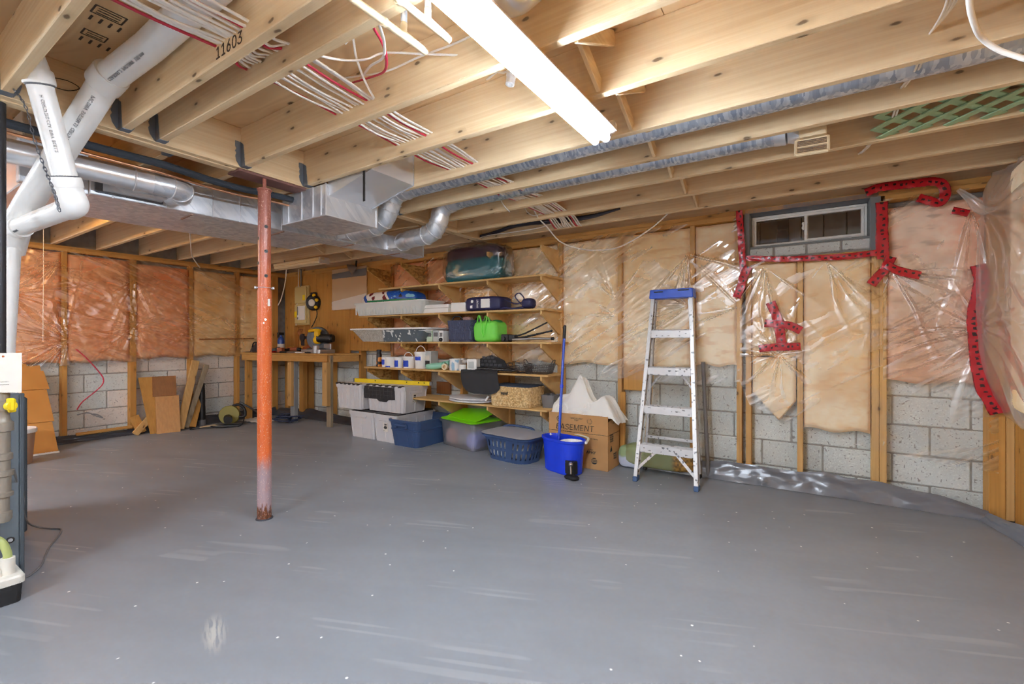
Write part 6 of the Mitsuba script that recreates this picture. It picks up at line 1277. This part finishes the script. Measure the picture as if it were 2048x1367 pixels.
# ------------------------------------------------------------------ totes on the floor under the shelves
plain('tote_grey', (206, 202, 202), 0.45); plain('tote_navy', (52, 74, 112), 0.35); plain('lid_black', (38, 36, 38), 0.45); plain('lid_grid', (74, 72, 72), 0.5)
def tote(label, cx, cy, w, d, h, z0, ribs, lid=True):
    t = thing('storage_tote', label, 'storage tote')
    lo, hi = rring(cx, cy, w * 0.90, d * 0.90, 0.025, z0), rring(cx, cy, w * 0.985, d * 0.985, 0.03, z0 + h * 0.93)
    tub(t, 'body', lo, hi, 0.005, 'tote_grey')
    part(t, 'rim', loft([rring(cx, cy, w * 0.985, d * 0.985, 0.03, z0 + h * 0.86), rring(cx, cy, w * 1.01, d * 1.01, 0.03, z0 + h * 0.865), rring(cx, cy, w * 1.02, d * 1.02, 0.03, z0 + h), rring(cx, cy, w * 0.97, d * 0.97, 0.03, z0 + h), rring(cx, cy, w * 0.97, d * 0.97, 0.03, z0 + h * 0.88)], cap=False), 'tote_grey', smooth=35)
    def fx(u, t_): return cx + (u - 0.5) * w * (0.90 + 0.085 * t_)
    def fy(v, t_): return cy + (v - 0.5) * d * (0.90 + 0.085 * t_)
    for u in np.linspace(0.08, 0.92, ribs[0]): part(t, 'rib', bar((fx(u, 0.03), fy(0, 0.03) - 0.003, z0 + h * 0.03), (fx(u, 0.9), fy(0, 0.9) - 0.003, z0 + h * 0.86), 0.014, 0.010, side=(0, 1, 0)), 'tote_grey')
    for v in np.linspace(0.08, 0.92, ribs[1]): part(t, 'rib', bar((fx(1, 0.03) + 0.003, fy(v, 0.03), z0 + h * 0.03), (fx(1, 0.9) + 0.003, fy(v, 0.9), z0 + h * 0.86), 0.014, 0.010, side=(1, 0, 0)), 'tote_grey')
    return t, fx, fy
def tote_label(t, o, x, y):
    lk_ = part(t, 'label', prism([(-0.035, -0.05), (0.035, -0.05), (0.035, 0.05), (-0.035, 0.05)], 0.002, x, y, o), 'paper')
    o2 = V(*o) + np.cross(unit(x), unit(y)) * 0.002
    part(lk_, 'label_print', cat(prism([(-0.02, 0.02), (0.02, 0.02), (0.02, 0.036), (-0.02, 0.036)], 0.001, x, y, o2), prism([(0.026 * math.cos(a), -0.004 + 0.018 * math.sin(a)) for a in np.linspace(0, 2 * pi, 16)[:-1]], 0.001, x, y, o2), prism([(-0.03, -0.04), (-0.018, -0.04), (-0.018, -0.035), (-0.03, -0.035)], 0.001, x, y, o2)), 'print_dark2')
def handle_grip(t, o, x):
    part(t, 'handle', prism([(-0.10, 0.018), (0.10, 0.018), (0.085, -0.02), (0.065, -0.012), (-0.065, -0.012), (-0.085, -0.02)], 0.014, x, (0, 0, 1), o), 'tote_grey')
t1, fx, fy = tote('grey tote at the bottom left of the stack under the shelves', -4.355, 3.80, 0.43, 0.62, 0.305, 0.0, (3, 5)); handle_grip(t1, (-4.355, fy(0, .85), 0.255), (1, 0, 0))
part(t1, 'lid', loft([rring(-4.355, 3.80, 0.40, 0.59, 0.03, 0.298), rring(-4.355, 3.80, 0.40, 0.59, 0.03, 0.308)]), 'lid_black', smooth=30)
t2, fx, fy = tote('grey labelled tote at the bottom right of the stack under the shelves', -3.945, 3.79, 0.385, 0.62, 0.305, 0.0, (3, 5)); handle_grip(t2, (-3.945, fy(0, .85), 0.255), (1, 0, 0))
tote_label(t2, (-3.935, fy(0, .5) - 0.008, 0.17), (1, 0, 0), (0, -0.05, 1))
part(t2, 'lid', loft([rring(-3.945, 3.79, 0.36, 0.59, 0.03, 0.298), rring(-3.945, 3.79, 0.36, 0.59, 0.03, 0.312)]), 'lid_black', smooth=30)
t3, fx, fy = tote('grey ribbed tote at the upper left of the stack', -4.60, 3.73, 0.46, 0.46, 0.29, 0.318, (6, 5))
t4, fx, fy = tote('grey tote at the upper right of the stack with its black lid flap hanging down', -4.045, 3.76, 0.63, 0.39, 0.29, 0.318, (8, 3))
tote_label(t4, (fx(1, .5) + 0.008, 3.74, 0.48), (0, 1, 0), (0.05, 0, 1)); handle_grip(t4, (fx(1, .85), 3.76, 0.318 + 0.225), (0, 1, 0))
def zigzag_lid(t, cx, cy, w, d, z):
    part(t, 'lid', loft([rring(cx, cy, w * 0.97, d * 0.96, 0.02, z - 0.004), rring(cx, cy, w * 0.97, d * 0.96, 0.02, z + 0.006)]), 'tote_grey', smooth=30)
    part(t, 'lid_teeth', cat([cbox((cx - w / 2 + w * (i + 0.15) / 6, cy - d / 2 - 0.007, z - 0.006), (cx - w / 2 + w * (i + 0.62) / 6, cy - d / 2 + 0.05, z + 0.012), 0.003) for i in range(6)]), 'lid_black')
zigzag_lid(t3, -4.60, 3.73, 0.46, 0.46, 0.608); zigzag_lid(t4, -4.045, 3.76, 0.63, 0.39, 0.608)
flap_o = V(-4.375, 3.562, 0.60)
fl_ = part(t4, 'lid_flap', prism([(0, 0), (0.50, 0), (0.50, -0.135), (0.40, -0.14), (0.37, -0.165), (0.25, -0.165), (0.22, -0.14), (0.0, -0.14)], 0.012, [1, 0, 0], [0, -0.06, 1], flap_o), 'lid_black')
part(fl_, 'ribs', cat([bar(flap_o + V(0.03 + 0.0625 * i, -0.0135, -0.01), flap_o + V(0.03 + 0.0625 * i, -0.006, -0.13), 0.004, 0.003, side=(0, 1, 0)) for i in range(8)] + [bar(flap_o + V(0.0, -0.011, -0.045 - 0.045 * j), flap_o + V(0.50, -0.011, -0.045 - 0.045 * j), 0.004, 0.003, side=(0, 1, 0)) for j in range(2)]), 'lid_grid')
lv = thing('spirit_level', 'long yellow spirit level lying across the top totes', 'level')
LV0, LV1 = V(-4.72, 3.70, 0.637), V(-3.62, 3.86, 0.637)
part(lv, 'body', bar(LV0, LV1, 0.026, 0.048, side=(0, 0, 1)), 'valve_yellow')
part(lv, 'end_cap', cat(bar(LV1, LV1 + unit(LV1 - LV0) * 0.03, 0.024, 0.045, side=(0, 0, 1)), bar(LV0, LV0 - unit(LV1 - LV0) * 0.02, 0.028, 0.05, side=(0, 0, 1))), 'cord_grey')
part(lv, 'hole', cat([cyl(LV0 + (LV1 - LV0) * f + V(0, -0.0135, 0.006), LV0 + (LV1 - LV0) * f + V(0, -0.0165, 0.006), 0.007, 12) for f in (0.30, 0.72, 0.87, 0.94)]), 'black')
# navy tote, open
nt = thing('storage_tote', 'open navy blue tote on the floor right of the grey totes', 'storage tote')
cx, cy = -3.615, 3.74
tub(nt, 'body', rring(cx, cy, 0.37, 0.55, 0.06, 0.0, k=7), rring(cx, cy, 0.435, 0.63, 0.07, 0.285, k=7), 0.006, 'tote_navy', rim=0.016)
part(nt, 'ledge', loft([rring(cx, cy, 0.406, 0.592, 0.065, 0.165, k=7), rring(cx, cy, 0.422, 0.610, 0.066, 0.172, k=7), rring(cx, cy, 0.426, 0.615, 0.066, 0.182, k=7), rring(cx, cy, 0.412, 0.60, 0.065, 0.19, k=7)], cap=False), 'tote_navy', smooth=35)
for x in (cx - 0.11, cx + 0.05, cx + 0.13): part(nt, 'rib', bar((x, cy - 0.278, 0.01), (x, cy - 0.296, 0.16), 0.03, 0.012, side=(0, 1, 0), b=0.005), 'tote_navy')
part(nt, 'handle', cat(bar((cx - 0.09, cy - 0.325, 0.235), (cx + 0.07, cy - 0.325, 0.235), 0.03, 0.035, side=(0, 1, 0), b=0.008), cbox((cx - 0.10, cy - 0.33, 0.20), (cx - 0.07, cy - 0.30, 0.25), 0.004), cbox((cx + 0.05, cy - 0.33, 0.20), (cx + 0.08, cy - 0.30, 0.25), 0.004)), 'tote_navy')
# clear tote with a green lid, turned a little
def R(m, deg, o): return moved(rotz(m, deg), o)
def rr2(o, w, d, r, z, deg, k=5): return rring(o[0], o[1], w, d, r, z, math.radians(deg), k)
ctn = thing('storage_tote', 'clear plastic tote with a lime green lid, full of clothes', 'storage tote')
co, cd = V(-3.06, 3.90, 0), -14
part(ctn, 'body', loft([rr2(co, 0.54, 0.36, 0.04, 0.002, cd), rr2(co, 0.55, 0.37, 0.04, 0.01, cd), rr2(co, 0.585, 0.41, 0.05, 0.265, cd), rr2(co, 0.575, 0.40, 0.05, 0.265, cd), rr2(co, 0.54, 0.36, 0.04, 0.012, cd)]), 'plastic_clear', smooth=35)
part(ctn, 'rim', loft([rr2(co, 0.585, 0.41, 0.05, 0.255, cd), rr2(co, 0.62, 0.445, 0.06, 0.258, cd), rr2(co, 0.63, 0.455, 0.06, 0.285, cd), rr2(co, 0.575, 0.40, 0.05, 0.285, cd)], cap=False), 'plastic_clear', smooth=35)
part(ctn, 'lid', loft([rr2(co, 0.585, 0.41, 0.05, 0.282, cd), rr2(co, 0.60, 0.42, 0.05, 0.292, cd), rr2(co, 0.55, 0.37, 0.05, 0.298, cd)]), 'green_lid', smooth=35)
lid_poly = [(0.0, 0.0), (0.52, 0.0)] + [(0.52 - 0.26 * t, 0.30 + 0.06 * math.sin(2 * pi * t) ** 2) for t in np.linspace(0, 1, 14)] + [(0.0, 0.24)]
lm = prism(lid_poly, 0.006, unit([1, -0.25, 0.0]), unit([0.2, 0.8, 0.22]), V(-3.33, 3.81, 0.30)); part(ctn, 'raised_lid', lm, 'green_lid')
sk_ = part(ctn, 'sticker', R(prism([(-0.04, -0.025), (0.05, -0.025), (0.05, 0.025), (-0.04, 0.025)], 0.002, [0, 1, 0], [0, 0, 1], (0.290, 0.02, 0.19)), cd, co), 'paper')
part(sk_, 'mark', R(cat(prism([(0.012 * math.cos(a) - 0.01, 0.012 * math.sin(a) + 0.006) for a in np.linspace(0, 2 * pi, 12)[:-1]], 0.001, [0, 1, 0], [0, 0, 1], (0.2925, 0.02, 0.19))), cd, co), 'green_dark')
for i, (dx, dy, dz, s, m, lb) in enumerate(((-0.17, -0.06, 0.10, (0.19, 0.24, 0.18), 'cloth_pink', 'dusty pink clothes bundle at the left inside the clear tote'), (0.02, -0.03, 0.12, (0.22, 0.28, 0.20), 'cloth_grey', 'grey clothes bundle in the middle of the clear tote'), (0.175, -0.05, 0.095, (0.16, 0.26, 0.17), 'cloth_lilac', 'lilac folded cloth at the right inside the clear tote'), (-0.04, 0.02, 0.20, (0.44, 0.28, 0.10), 'cloth_grey', 'grey cloth lying on top inside the clear tote'))):
    p = rotz(ball((0, 0, 0), 0.01, 0), 0); c_ = math.cos(math.radians(cd)); s_ = math.sin(math.radians(cd))
    one('clothes_bundle', lb, 'clothes', soft((co[0] + dx * c_ - dy * s_, co[1] + dx * s_ + dy * c_, dz), s, 40 + i, 0.05), m, smooth=True)
# laundry basket
lb = thing('laundry_basket', 'dark blue laundry basket with slotted sides and a flat grey lid', 'laundry basket')
bo, bdg = V(-2.375, 3.70, 0), -8
N = 96
def ring_n(w, d, r, z, n=N):
    q = rr2(bo, w, d, r, z, bdg, k=9); q = np.vstack([q, q[:1]]); s = np.r_[0, np.cumsum(np.linalg.norm(np.diff(q, axis=0), axis=1))]; t = np.linspace(0, s[-1], n, endpoint=False)
    return np.stack([np.interp(t, s, q[:, a]) for a in range(3)], -1)
lev = [ring_n(0.48 + 0.09 * t, 0.31 + 0.07 * t, 0.12, 0.004 + 0.215 * t) for t in np.linspace(0, 1, 8)]
vv, ff = np.vstack(lev), []
for i in range(7):
    for j in range(N):
        slot = (j % 3 == 1) and i in (1, 2, 4, 5) and not (j % 24 < 3)
        if slot: continue
        a, b = i * N + j, i * N + (j + 1) % N; ff += [[a, b, b + N], [a, b + N, a + N]]
sh_ = trimesh.Trimesh(vv, ff, process=False); inn = sh_.copy(); cc_ = vv.mean(0); d_ = vv - [cc_[0], cc_[1], 0]; d_[:, 2] = 0; inn.vertices = vv - 0.004 * d_ / np.linalg.norm(d_, axis=1, keepdims=True); inn.invert()
part(lb, 'side', cat(sh_, inn), 'tote_navy', smooth=30)
part(lb, 'bottom', loft([ring_n(0.48, 0.31, 0.12, 0.0), ring_n(0.478, 0.308, 0.12, 0.02)]), 'tote_navy')
part(lb, 'rim', loft([ring_n(0.565, 0.375, 0.12, 0.212), ring_n(0.61, 0.42, 0.13, 0.22), ring_n(0.62, 0.43, 0.13, 0.236), ring_n(0.56, 0.37, 0.12, 0.24), ring_n(0.55, 0.36, 0.12, 0.215)], cap=False), 'tote_navy', smooth=35)
part(lb, 'handle', cat([tube([V(*bo) + V(-0.28 + 0.02 * i, 0.21, 0.235), V(*bo) + V(-0.2, 0.225, 0.262), V(*bo) + V(0.05, 0.20, 0.262), V(*bo) + V(0.12, 0.185, 0.235)], 0.012, 8) for i in range(1)]), 'tote_navy', smooth=True)
part(lb, 'lid', loft([ring_n(0.60, 0.40, 0.10, 0.240), ring_n(0.61, 0.41, 0.10, 0.244), ring_n(0.60, 0.40, 0.10, 0.248)]), 'lid_grey', smooth=30)
one('cloth', 'pale laundry showing through the slots of the blue basket', 'laundry', soft((bo[0], bo[1], 0.115), (0.46, 0.30, 0.20), 61, 0.02, power=4), 'cloth_white', smooth=True)
# mop bucket
plain('mop_blue', (20, 60, 214), 0.3, spec=0.6); plain('mop_blue_pole', (28, 74, 190), 0.25, spec=0.6)
mb = thing('mop_bucket', 'bright blue figure-eight spin mop bucket with a foot pedal', 'mop bucket')
ma = math.radians(-17)
def mring(k, z, n=64):
    a = np.linspace(0, 2 * np.pi, n, endpoint=False)
    x = np.cos(a); r = 1 - 0.16 * np.exp(-((np.abs(np.cos(a)) - 0.0) / 0.38) ** 2)
    px, py = 0.215 * k * x, 0.135 * k * np.sin(a) * r * (1 + 0.05 * x)
    return np.stack([-1.80 + math.cos(ma) * px - math.sin(ma) * py, 3.585 + math.sin(ma) * px + math.cos(ma) * py, 0 * a + z], -1)
def lerp_ring(r, t): return r.mean(0) + (r - r.mean(0)) * t
body = [mring(0.84, 0.0), mring(0.88, 0.006), mring(0.95, 0.20), mring(1.0, 0.262), mring(1.05, 0.268), mring(1.06, 0.285), mring(1.0, 0.288), mring(0.97, 0.262), mring(0.84, 0.02)]
part(mb, 'body', loft(body), 'mop_blue', smooth=35)
def MP(a, b, z): return V(-1.80 + math.cos(ma) * a - math.sin(ma) * b, 3.585 + math.sin(ma) * a + math.cos(ma) * b, z)
bw = MP(0.10, 0.0, 0)
sb_ = part(mb, 'spin_basket', lathe([(0.035, 0.19), (0.085, 0.20), (0.094, 0.262), (0.098, 0.27), (0.088, 0.27), (0.078, 0.205), (0.0, 0.2)], bw, n=36), 'white_gloss', smooth=40)
part(sb_, 'slats', cat([bar(bw + V(0.05 * math.cos(q), 0.05 * math.sin(q), 0.206), bw + V(0.089 * math.cos(q), 0.089 * math.sin(q), 0.268), 0.004, 0.006, side=(0, 0, 1), b=0.001) for q in np.linspace(0, 2 * pi, 28, endpoint=False)]), 'white_gloss')
part(mb, 'handle', tube([MP(-0.20, 0.06, 0.275), MP(-0.12, 0.16, 0.286), MP(0.03, 0.175, 0.288), MP(0.16, 0.14, 0.288), MP(0.225, 0.05, 0.275)], 0.011, 10, flat=0.6), 'cream_rubber', smooth=True)
part(mb, 'handle_pivot', cat(ball(MP(-0.205, 0.05, 0.275), 0.014, 1), ball(MP(0.225, 0.04, 0.272), 0.014, 1)), 'white_gloss', smooth=True)
part(mb, 'pedal_recess', cat(cbox((-0.045, -0.03, 0.02), (0.045, 0.03, 0.13), 0.004)).apply_transform(trimesh.transformations.compose_matrix(angles=[0, 0, ma], translate=MP(0.165, -0.075, 0.0))), 'black')
part(mb, 'pedal_arm', cat(bar(MP(0.185, -0.10, 0.105), MP(0.20, -0.115, 0.03), 0.022, 0.012, side=(1, 0, 0)), ball(MP(0.188, -0.103, 0.11), 0.02, 1)), 'chrome')
pd_ = part(mb, 'pedal', loft([rring(*MP(0.225, -0.135, 0)[:2], 0.12, 0.075, 0.03, 0.006, ma), rring(*MP(0.225, -0.135, 0)[:2], 0.13, 0.085, 0.035, 0.018, ma), rring(*MP(0.225, -0.135, 0)[:2], 0.11, 0.065, 0.03, 0.03, ma)]), 'black', smooth=40)
mp = thing('mop', 'blue mop handle standing in the bucket and leaning on the shelves', 'mop')
M0, M1 = V(-1.862, 3.60, 0.03), V(-1.905, 3.83, 1.275)
part(mp, 'pole', cyl(M0 + (M1 - M0) * 0.02, M0 + (M1 - M0) * 0.90, 0.0125, 16), 'mop_blue_pole', smooth=True)
part(mp, 'grip', lathe([(0.0135, 0), (0.0145, 0.004), (0.0145, 0.115), (0.010, 0.126), (0.0, 0.127)], M0 + (M1 - M0) * 0.895, M1 - M0, 18), 'black', smooth=40)
part(mp, 'pole_joint', cat([lathe([(0.0128, -0.015), (0.016, -0.013), (0.016, 0.013), (0.0128, 0.015)], M0 + (M1 - M0) * f, M1 - M0, 16) for f in (0.19, 0.55)]), 'mop_blue', smooth=40)
part(mp, 'mop_head', soft(tuple(M0 + V(0, 0, 0.03)), (0.14, 0.12, 0.07), 71, 0.06), 'cord_blue', smooth=True)
# carton with the paint cloth
bx = thing('cardboard_box', 'large brown moving carton marked BASEMENT behind the blue bucket', 'cardboard box')
X0, X1, Y0, Y1, H = -2.03, -1.455, 3.75, 4.03, 0.47
for nm, lo, hi in (('front', (X0, Y0, 0.0), (X1, Y0 + 0.006, H)), ('back', (X0, Y1 - 0.006, 0.0), (X1, Y1, H - 0.04)), ('side', (X0, Y0, 0), (X0 + 0.006, Y1, H - 0.03)), ('side', (X1 - 0.006, Y0 + 0.006, 0), (X1, Y1, H - 0.075)), ('bottom', (X0, Y0, 0.002), (X1, Y1, 0.008))): part(bx, nm, cbox(lo, hi, 0.002), 'cardboard')
part(bx, 'flap', bar((X1 - 0.003, Y0 + 0.02, H - 0.075), (X1 - 0.003, Y1 - 0.02, H - 0.01), 0.05, 0.005, side=(1, 0, 0)), 'cardboard')
part(bx, 'crease', cat(cbox((X0, Y0 - 0.0015, 0.305), (X1, Y0 + 0.001, 0.309), 0.0005), cbox((X1 - 0.001, Y0, 0.305), (X1 + 0.0015, Y1, 0.309), 0.0005)), 'print_dark')
fr = lambda x, z: V(x, Y0 - 0.0005, z); ri = lambda y, z: V(X1 + 0.0005, y, z)
part(bx, 'hand_lettering', text('BASEMENT', 0.050, (1, 0, 0.02), (0.1, 0, 1), fr(-1.77, 0.325), 0.001), 'print_dark')
part(bx, 'printing', cat(text('APHY', 0.024, (1, 0, 0), (0, 0, 1), fr(-1.61, 0.135), 0.001, bold=True), text('100% YARN', 0.011, (1, 0, 0), (0, 0, 1), fr(-1.595, 0.26), 0.001), text('Cotton', 0.011, (1, 0, 0), (0, 0, 1), fr(-1.61, 0.165), 0.001),
    text('HANDLE WITH', 0.012, (1, 0, 0), (0, 0, 1), fr(-1.75, 0.425), 0.001), text('CARE', 0.012, (1, 0, 0), (0, 0, 1), fr(-1.75, 0.408), 0.001),
    [prism([(r1 * math.cos(q), r1 * math.sin(q)) for q in np.linspace(0, 2 * pi, 24)] + [(r0 * math.cos(q), r0 * math.sin(q)) for q in np.linspace(2 * pi, 0, 24)], 0.001, (1, 0, 0), (0, 0, 1), fr(x, zz)) for x, zz, r0, r1 in ((-1.925, 0.415, 0.018, 0.024), (-1.925, 0.415, 0.005, 0.010), (-1.625, 0.415, 0.022, 0.024), (-1.625, 0.415, 0.016, 0.017))],
    prism([(0.028 * math.cos(q), 0.028 * math.sin(q)) for q in np.linspace(0, 2 * pi, 24)[:-1]], 0.001, (1, 0, 0), (0, 0, 1), fr(-1.58, 0.075))), 'print_dark2')
part(bx, 'printing', cat([text('KEEP DRY', 0.012, (0, 1, 0), (0, 0, 1), ri(3.84, 0.295 - 0.018 * i), 0.001) for i in range(4)] + [text('FRAGILE', 0.014, (0, 1, 0), (0, 0, 1), ri(3.92, 0.12 - 0.02 * i), 0.001) for i in range(3)] + [prism([(0, 0), (0.05, 0), (0.025, 0.055)], 0.001, (0, 1, 0), (0, 0, 1), ri(3.80, 0.16))]), 'print_dark2')
part(bx, 'mark_stripes', cat([prism([(-0.025, -0.003), (0.025, -0.003), (0.025, 0.003), (-0.025, 0.003)], 0.0012, (1, 0, 0), (0, 0, 1), fr(-1.58, 0.066 + 0.012 * i)) for i in range(3)]), 'cardboard')
cl_ = thing('drop_cloth', 'white canvas drop cloth heaped out of the top of the moving carton', 'cloth')
def heap(u, v):
    a = (u - 0.5) * 2; b = (v - 0.5) * 2
    x = -1.715 + 0.34 * a; y = 3.89 + 0.125 * b
    pk = 0.31 * np.exp(-((a + 0.12) / 0.30) ** 2) + 0.16 * np.exp(-((a - 0.62) / 0.28) ** 2) + 0.12 * np.exp(-((a + 0.75) / 0.3) ** 2)
    ed = np.clip(1 - np.abs(b) ** 3, 0, 1) * np.clip(1 - np.abs(a) ** 8, 0, 1)
    r = 1 - np.abs(2 * meshkit.noise(np.stack([a * 3 + b * 1.2, b * 1.6 - a, 0 * a], -1), 3) - 1)
    z = 0.445 + (pk + 0.05 * r) * ed + 0.03 * meshkit.fbm(np.stack([a * 5, b * 5, 0 * a], -1), 3, 4) - 0.05 * np.clip(np.abs(a) - 0.85, 0, 1) * 6
    return np.stack([x + 0.03 * (r - .5), y - 0.05 * r * ed, z], -1)
hm, _ = grid(heap, 80, 50); hv = hm.vertices; part(cl_, 'cloth', trimesh.Trimesh(np.vstack([hv, hv - V(0, 0, 0.004)]), np.vstack([hm.faces, hm.faces[:, ::-1] + len(hv)]), process=False), 'cloth_white', smooth=True)
part(cl_, 'seam', tube([heap(np.array([u]), np.array([0.22 + 0.25 * u]))[0] + V(0, -0.002, 0.003) for u in np.linspace(0.45, 0.98, 14)], 0.003, 6, 1), 'paper')

# ------------------------------------------------------------------ stepladder
plain('ladder_blue', (36, 84, 200), 0.4, spec=0.6); plain('ladder_foot', (70, 96, 136), 0.6)
def f_alu(p, n, uv):
    c = mix(mi.Color3f(0.62, 0.63, 0.64), mi.Color3f(0.80, 0.80, 0.80), fbm(p.x * 7, p.y * 7, p.z * 5, 3))
    s1 = smoothstep(0.74, 0.80, noise(p.x * 60, p.y * 60, p.z * 60)); s2 = smoothstep(0.72, 0.86, fbm(p.x * 18 + 4, p.y * 18, p.z * 9, 2))
    return mix(mix(c, lin(244, 244, 240), s2), lin(90, 92, 96), s1 * 0.8)
mat('ladder_alu', mikit.proc(f_alu), 0.38, metal=0.45)
ld = thing('stepladder', 'paint-spattered aluminium stepladder with a blue cap leaning against the window wall', 'stepladder')
def rail(x0, x1, y0, y1, z0, z1, sx, w=0.028, d=0.062):
    p, q = V(x0, y0, z0), V(x1, y1, z1); dz = unit(q - p); s = unit(np.cross(dz, [1, 0, 0])) * -1
    return cat(bar(p, q, w, 0.004, side=s, b=0.001), moved(bar(p, q, 0.004, d, side=s, b=0.001), V(sx * w / 2, d / 2, 0)), moved(bar(p, q, w, 0.004, side=s, b=0.001), V(0, d, 0)))
FX = lambda z, s: (-0.945 + s * 0.232) * (1 - z / 1.5) + (-0.962 + s * 0.150) * z / 1.5
FY = lambda z: 3.615 + 0.285 * z / 1.5
RY = lambda z: 4.005 - 0.045 * z / 1.5
RX = lambda z, s: (-0.985 + s * 0.225) * (1 - z / 1.5) + (-0.965 + s * 0.135) * z / 1.5
for s in (-1, 1):
    part(ld, 'front_rail', rail(FX(0.02, s), FX(1.49, s), FY(0.02), FY(1.49), 0.02, 1.49, s), 'ladder_alu')
    part(ld, 'rear_rail', rail(RX(0.02, s), RX(1.47, s), RY(0.02) - 0.02, RY(1.47) - 0.03, 0.02, 1.47, s, 0.022, 0.03), 'ladder_alu')
    part(ld, 'foot', cat(cbox([FX(0, s) - 0.017, FY(0) - 0.006, 0], [FX(0, s) + 0.017, FY(0) + 0.072, 0.04], 0.004)), 'ladder_foot')
    part(ld, 'foot', cat(cbox([RX(0, s) - 0.014, RY(0) - 0.028, 0], [RX(0, s) + 0.014, RY(0) + 0.012, 0.035], 0.004)), 'black')
    part(ld, 'spreader', cat(bar((FX(0.62, s), FY(0.62) + 0.05, 0.60), (RX(0.5, s), RY(0.5) - 0.02, 0.50), 0.004, 0.018, side=(0, 0, 1), b=0.001)), 'galv_smooth')
    part(ld, 'step_brace', cat(bar((FX(0.10, s) - s * 0.008, FY(0.10) + 0.01, 0.10), (FX(0.26, s) - s * 0.15, FY(0.26) + 0.012, 0.255), 0.004, 0.024, side=(1, 0, 0.6), b=0.001)), 'ladder_alu')
    part(ld, 'rear_brace', cat(bar((RX(0.78, s), RY(0.78) - 0.04, 0.72), (RX(0.86, s) - s * 0.11, RY(0.86) - 0.042, 0.87), 0.004, 0.016, side=(1, 0, 0.6), b=0.001), bar((RX(0.06, s), RY(0.06) - 0.04, 0.08), (RX(0.25, s) - s * 0.10, RY(0.25) - 0.042, 0.25), 0.004, 0.016, side=(1, 0, 0.6), b=0.001)), 'ladder_alu')
for z in (0.285, 0.590, 0.900, 1.205):
    xa, xb = FX(z, -1) + 0.012, FX(z, 1) - 0.012
    st_ = part(ld, 'step', cat(cbox([xa, FY(z) - 0.002, z - 0.055], [xb, FY(z) + 0.004, z + 0.008], 0.002), cbox([xa, FY(z), z + 0.002], [xb, FY(z) + 0.078, z + 0.010], 0.002), cbox([xa, FY(z) + 0.072, z - 0.03], [xb, FY(z) + 0.077, z + 0.010], 0.002)), 'ladder_alu')
    part(st_, 'tread', cat([cbox([xa + 0.005, FY(z) + 0.012 + 0.012 * i, z + 0.0095], [xb - 0.005, FY(z) + 0.018 + 0.012 * i, z + 0.0125], 0.001) for i in range(5)]), 'ladder_alu')
for z in (0.30, 0.88): part(ld, 'rear_bar', bar((RX(z, -1), RY(z) - 0.03, z), (RX(z, 1), RY(z) - 0.03, z), 0.004, 0.026, side=(0, 0, 1), b=0.001), 'ladder_alu')
cy0 = FY(1.5) - 0.025
capm = loft([rring(-0.963, cy0 + 0.065, 0.345, 0.13, 0.01, 1.478), rring(-0.963, cy0 + 0.065, 0.355, 0.135, 0.012, 1.482), rring(-0.963, cy0 + 0.065, 0.345, 0.125, 0.012, 1.548), rring(-0.963, cy0 + 0.065, 0.335, 0.115, 0.012, 1.553)])
tc_ = part(ld, 'top_cap', capm, 'ladder_blue', smooth=30)
part(tc_, 'slot', cat(cbox([-1.10, cy0 - 0.004, 1.528], [-1.025, cy0 + 0.008, 1.536], 0.001), cbox([-0.905, cy0 - 0.004, 1.534], [-0.82, cy0 + 0.008, 1.542], 0.001)), 'black')
part(ld, 'rivet', cat([cyl((FX(z, s), FY(z) - 0.003, z - 0.02 * k), (FX(z, s), FY(z) - 0.0055, z - 0.02 * k), 0.005, 8) for z in (0.285, 0.59, 0.9, 1.205) for s in (-1, 1) for k in (0, 1)]), 'galv_smooth')
# bags lying behind the ladder
one('soil_bag', 'green and brown bag of soil lying behind the foot of the stepladder', 'bag', soft((-1.08, 4.0, 0.13), (0.62, 0.16, 0.20), 81, 0.03, power=3.5), 'soil_bag', smooth=True)
one('soil_bag', 'white and green bag lying between the carton and the stepladder', 'bag', soft((-1.34, 4.0, 0.10), (0.2, 0.12, 0.19), 83, 0.02, power=4), 'bag_white', smooth=True)
one('wood_pole', 'pale wooden pole standing behind the left leg of the stepladder', 'pole', cyl((-1.21, 4.0, 0.12), (-1.16, 4.05, 0.90), 0.018, 14), 'cream_paint', smooth=True)
one('wood_pole', 'second pale pole standing behind the right legs of the stepladder', 'pole', cyl((-0.70, 4.03, 0.02), (-0.74, 4.03, 0.95), 0.016, 14), 'cord_grey', smooth=True)
one('lumber_offcut', 'upright lumber strip against the block wall right of the moving carton', 'wood offcut', bar((-1.43, 4.05, 0.02), (-1.43, 4.06, 0.66), 0.045, 0.03, side=(0, 1, 0)), 'wood_gold_z')
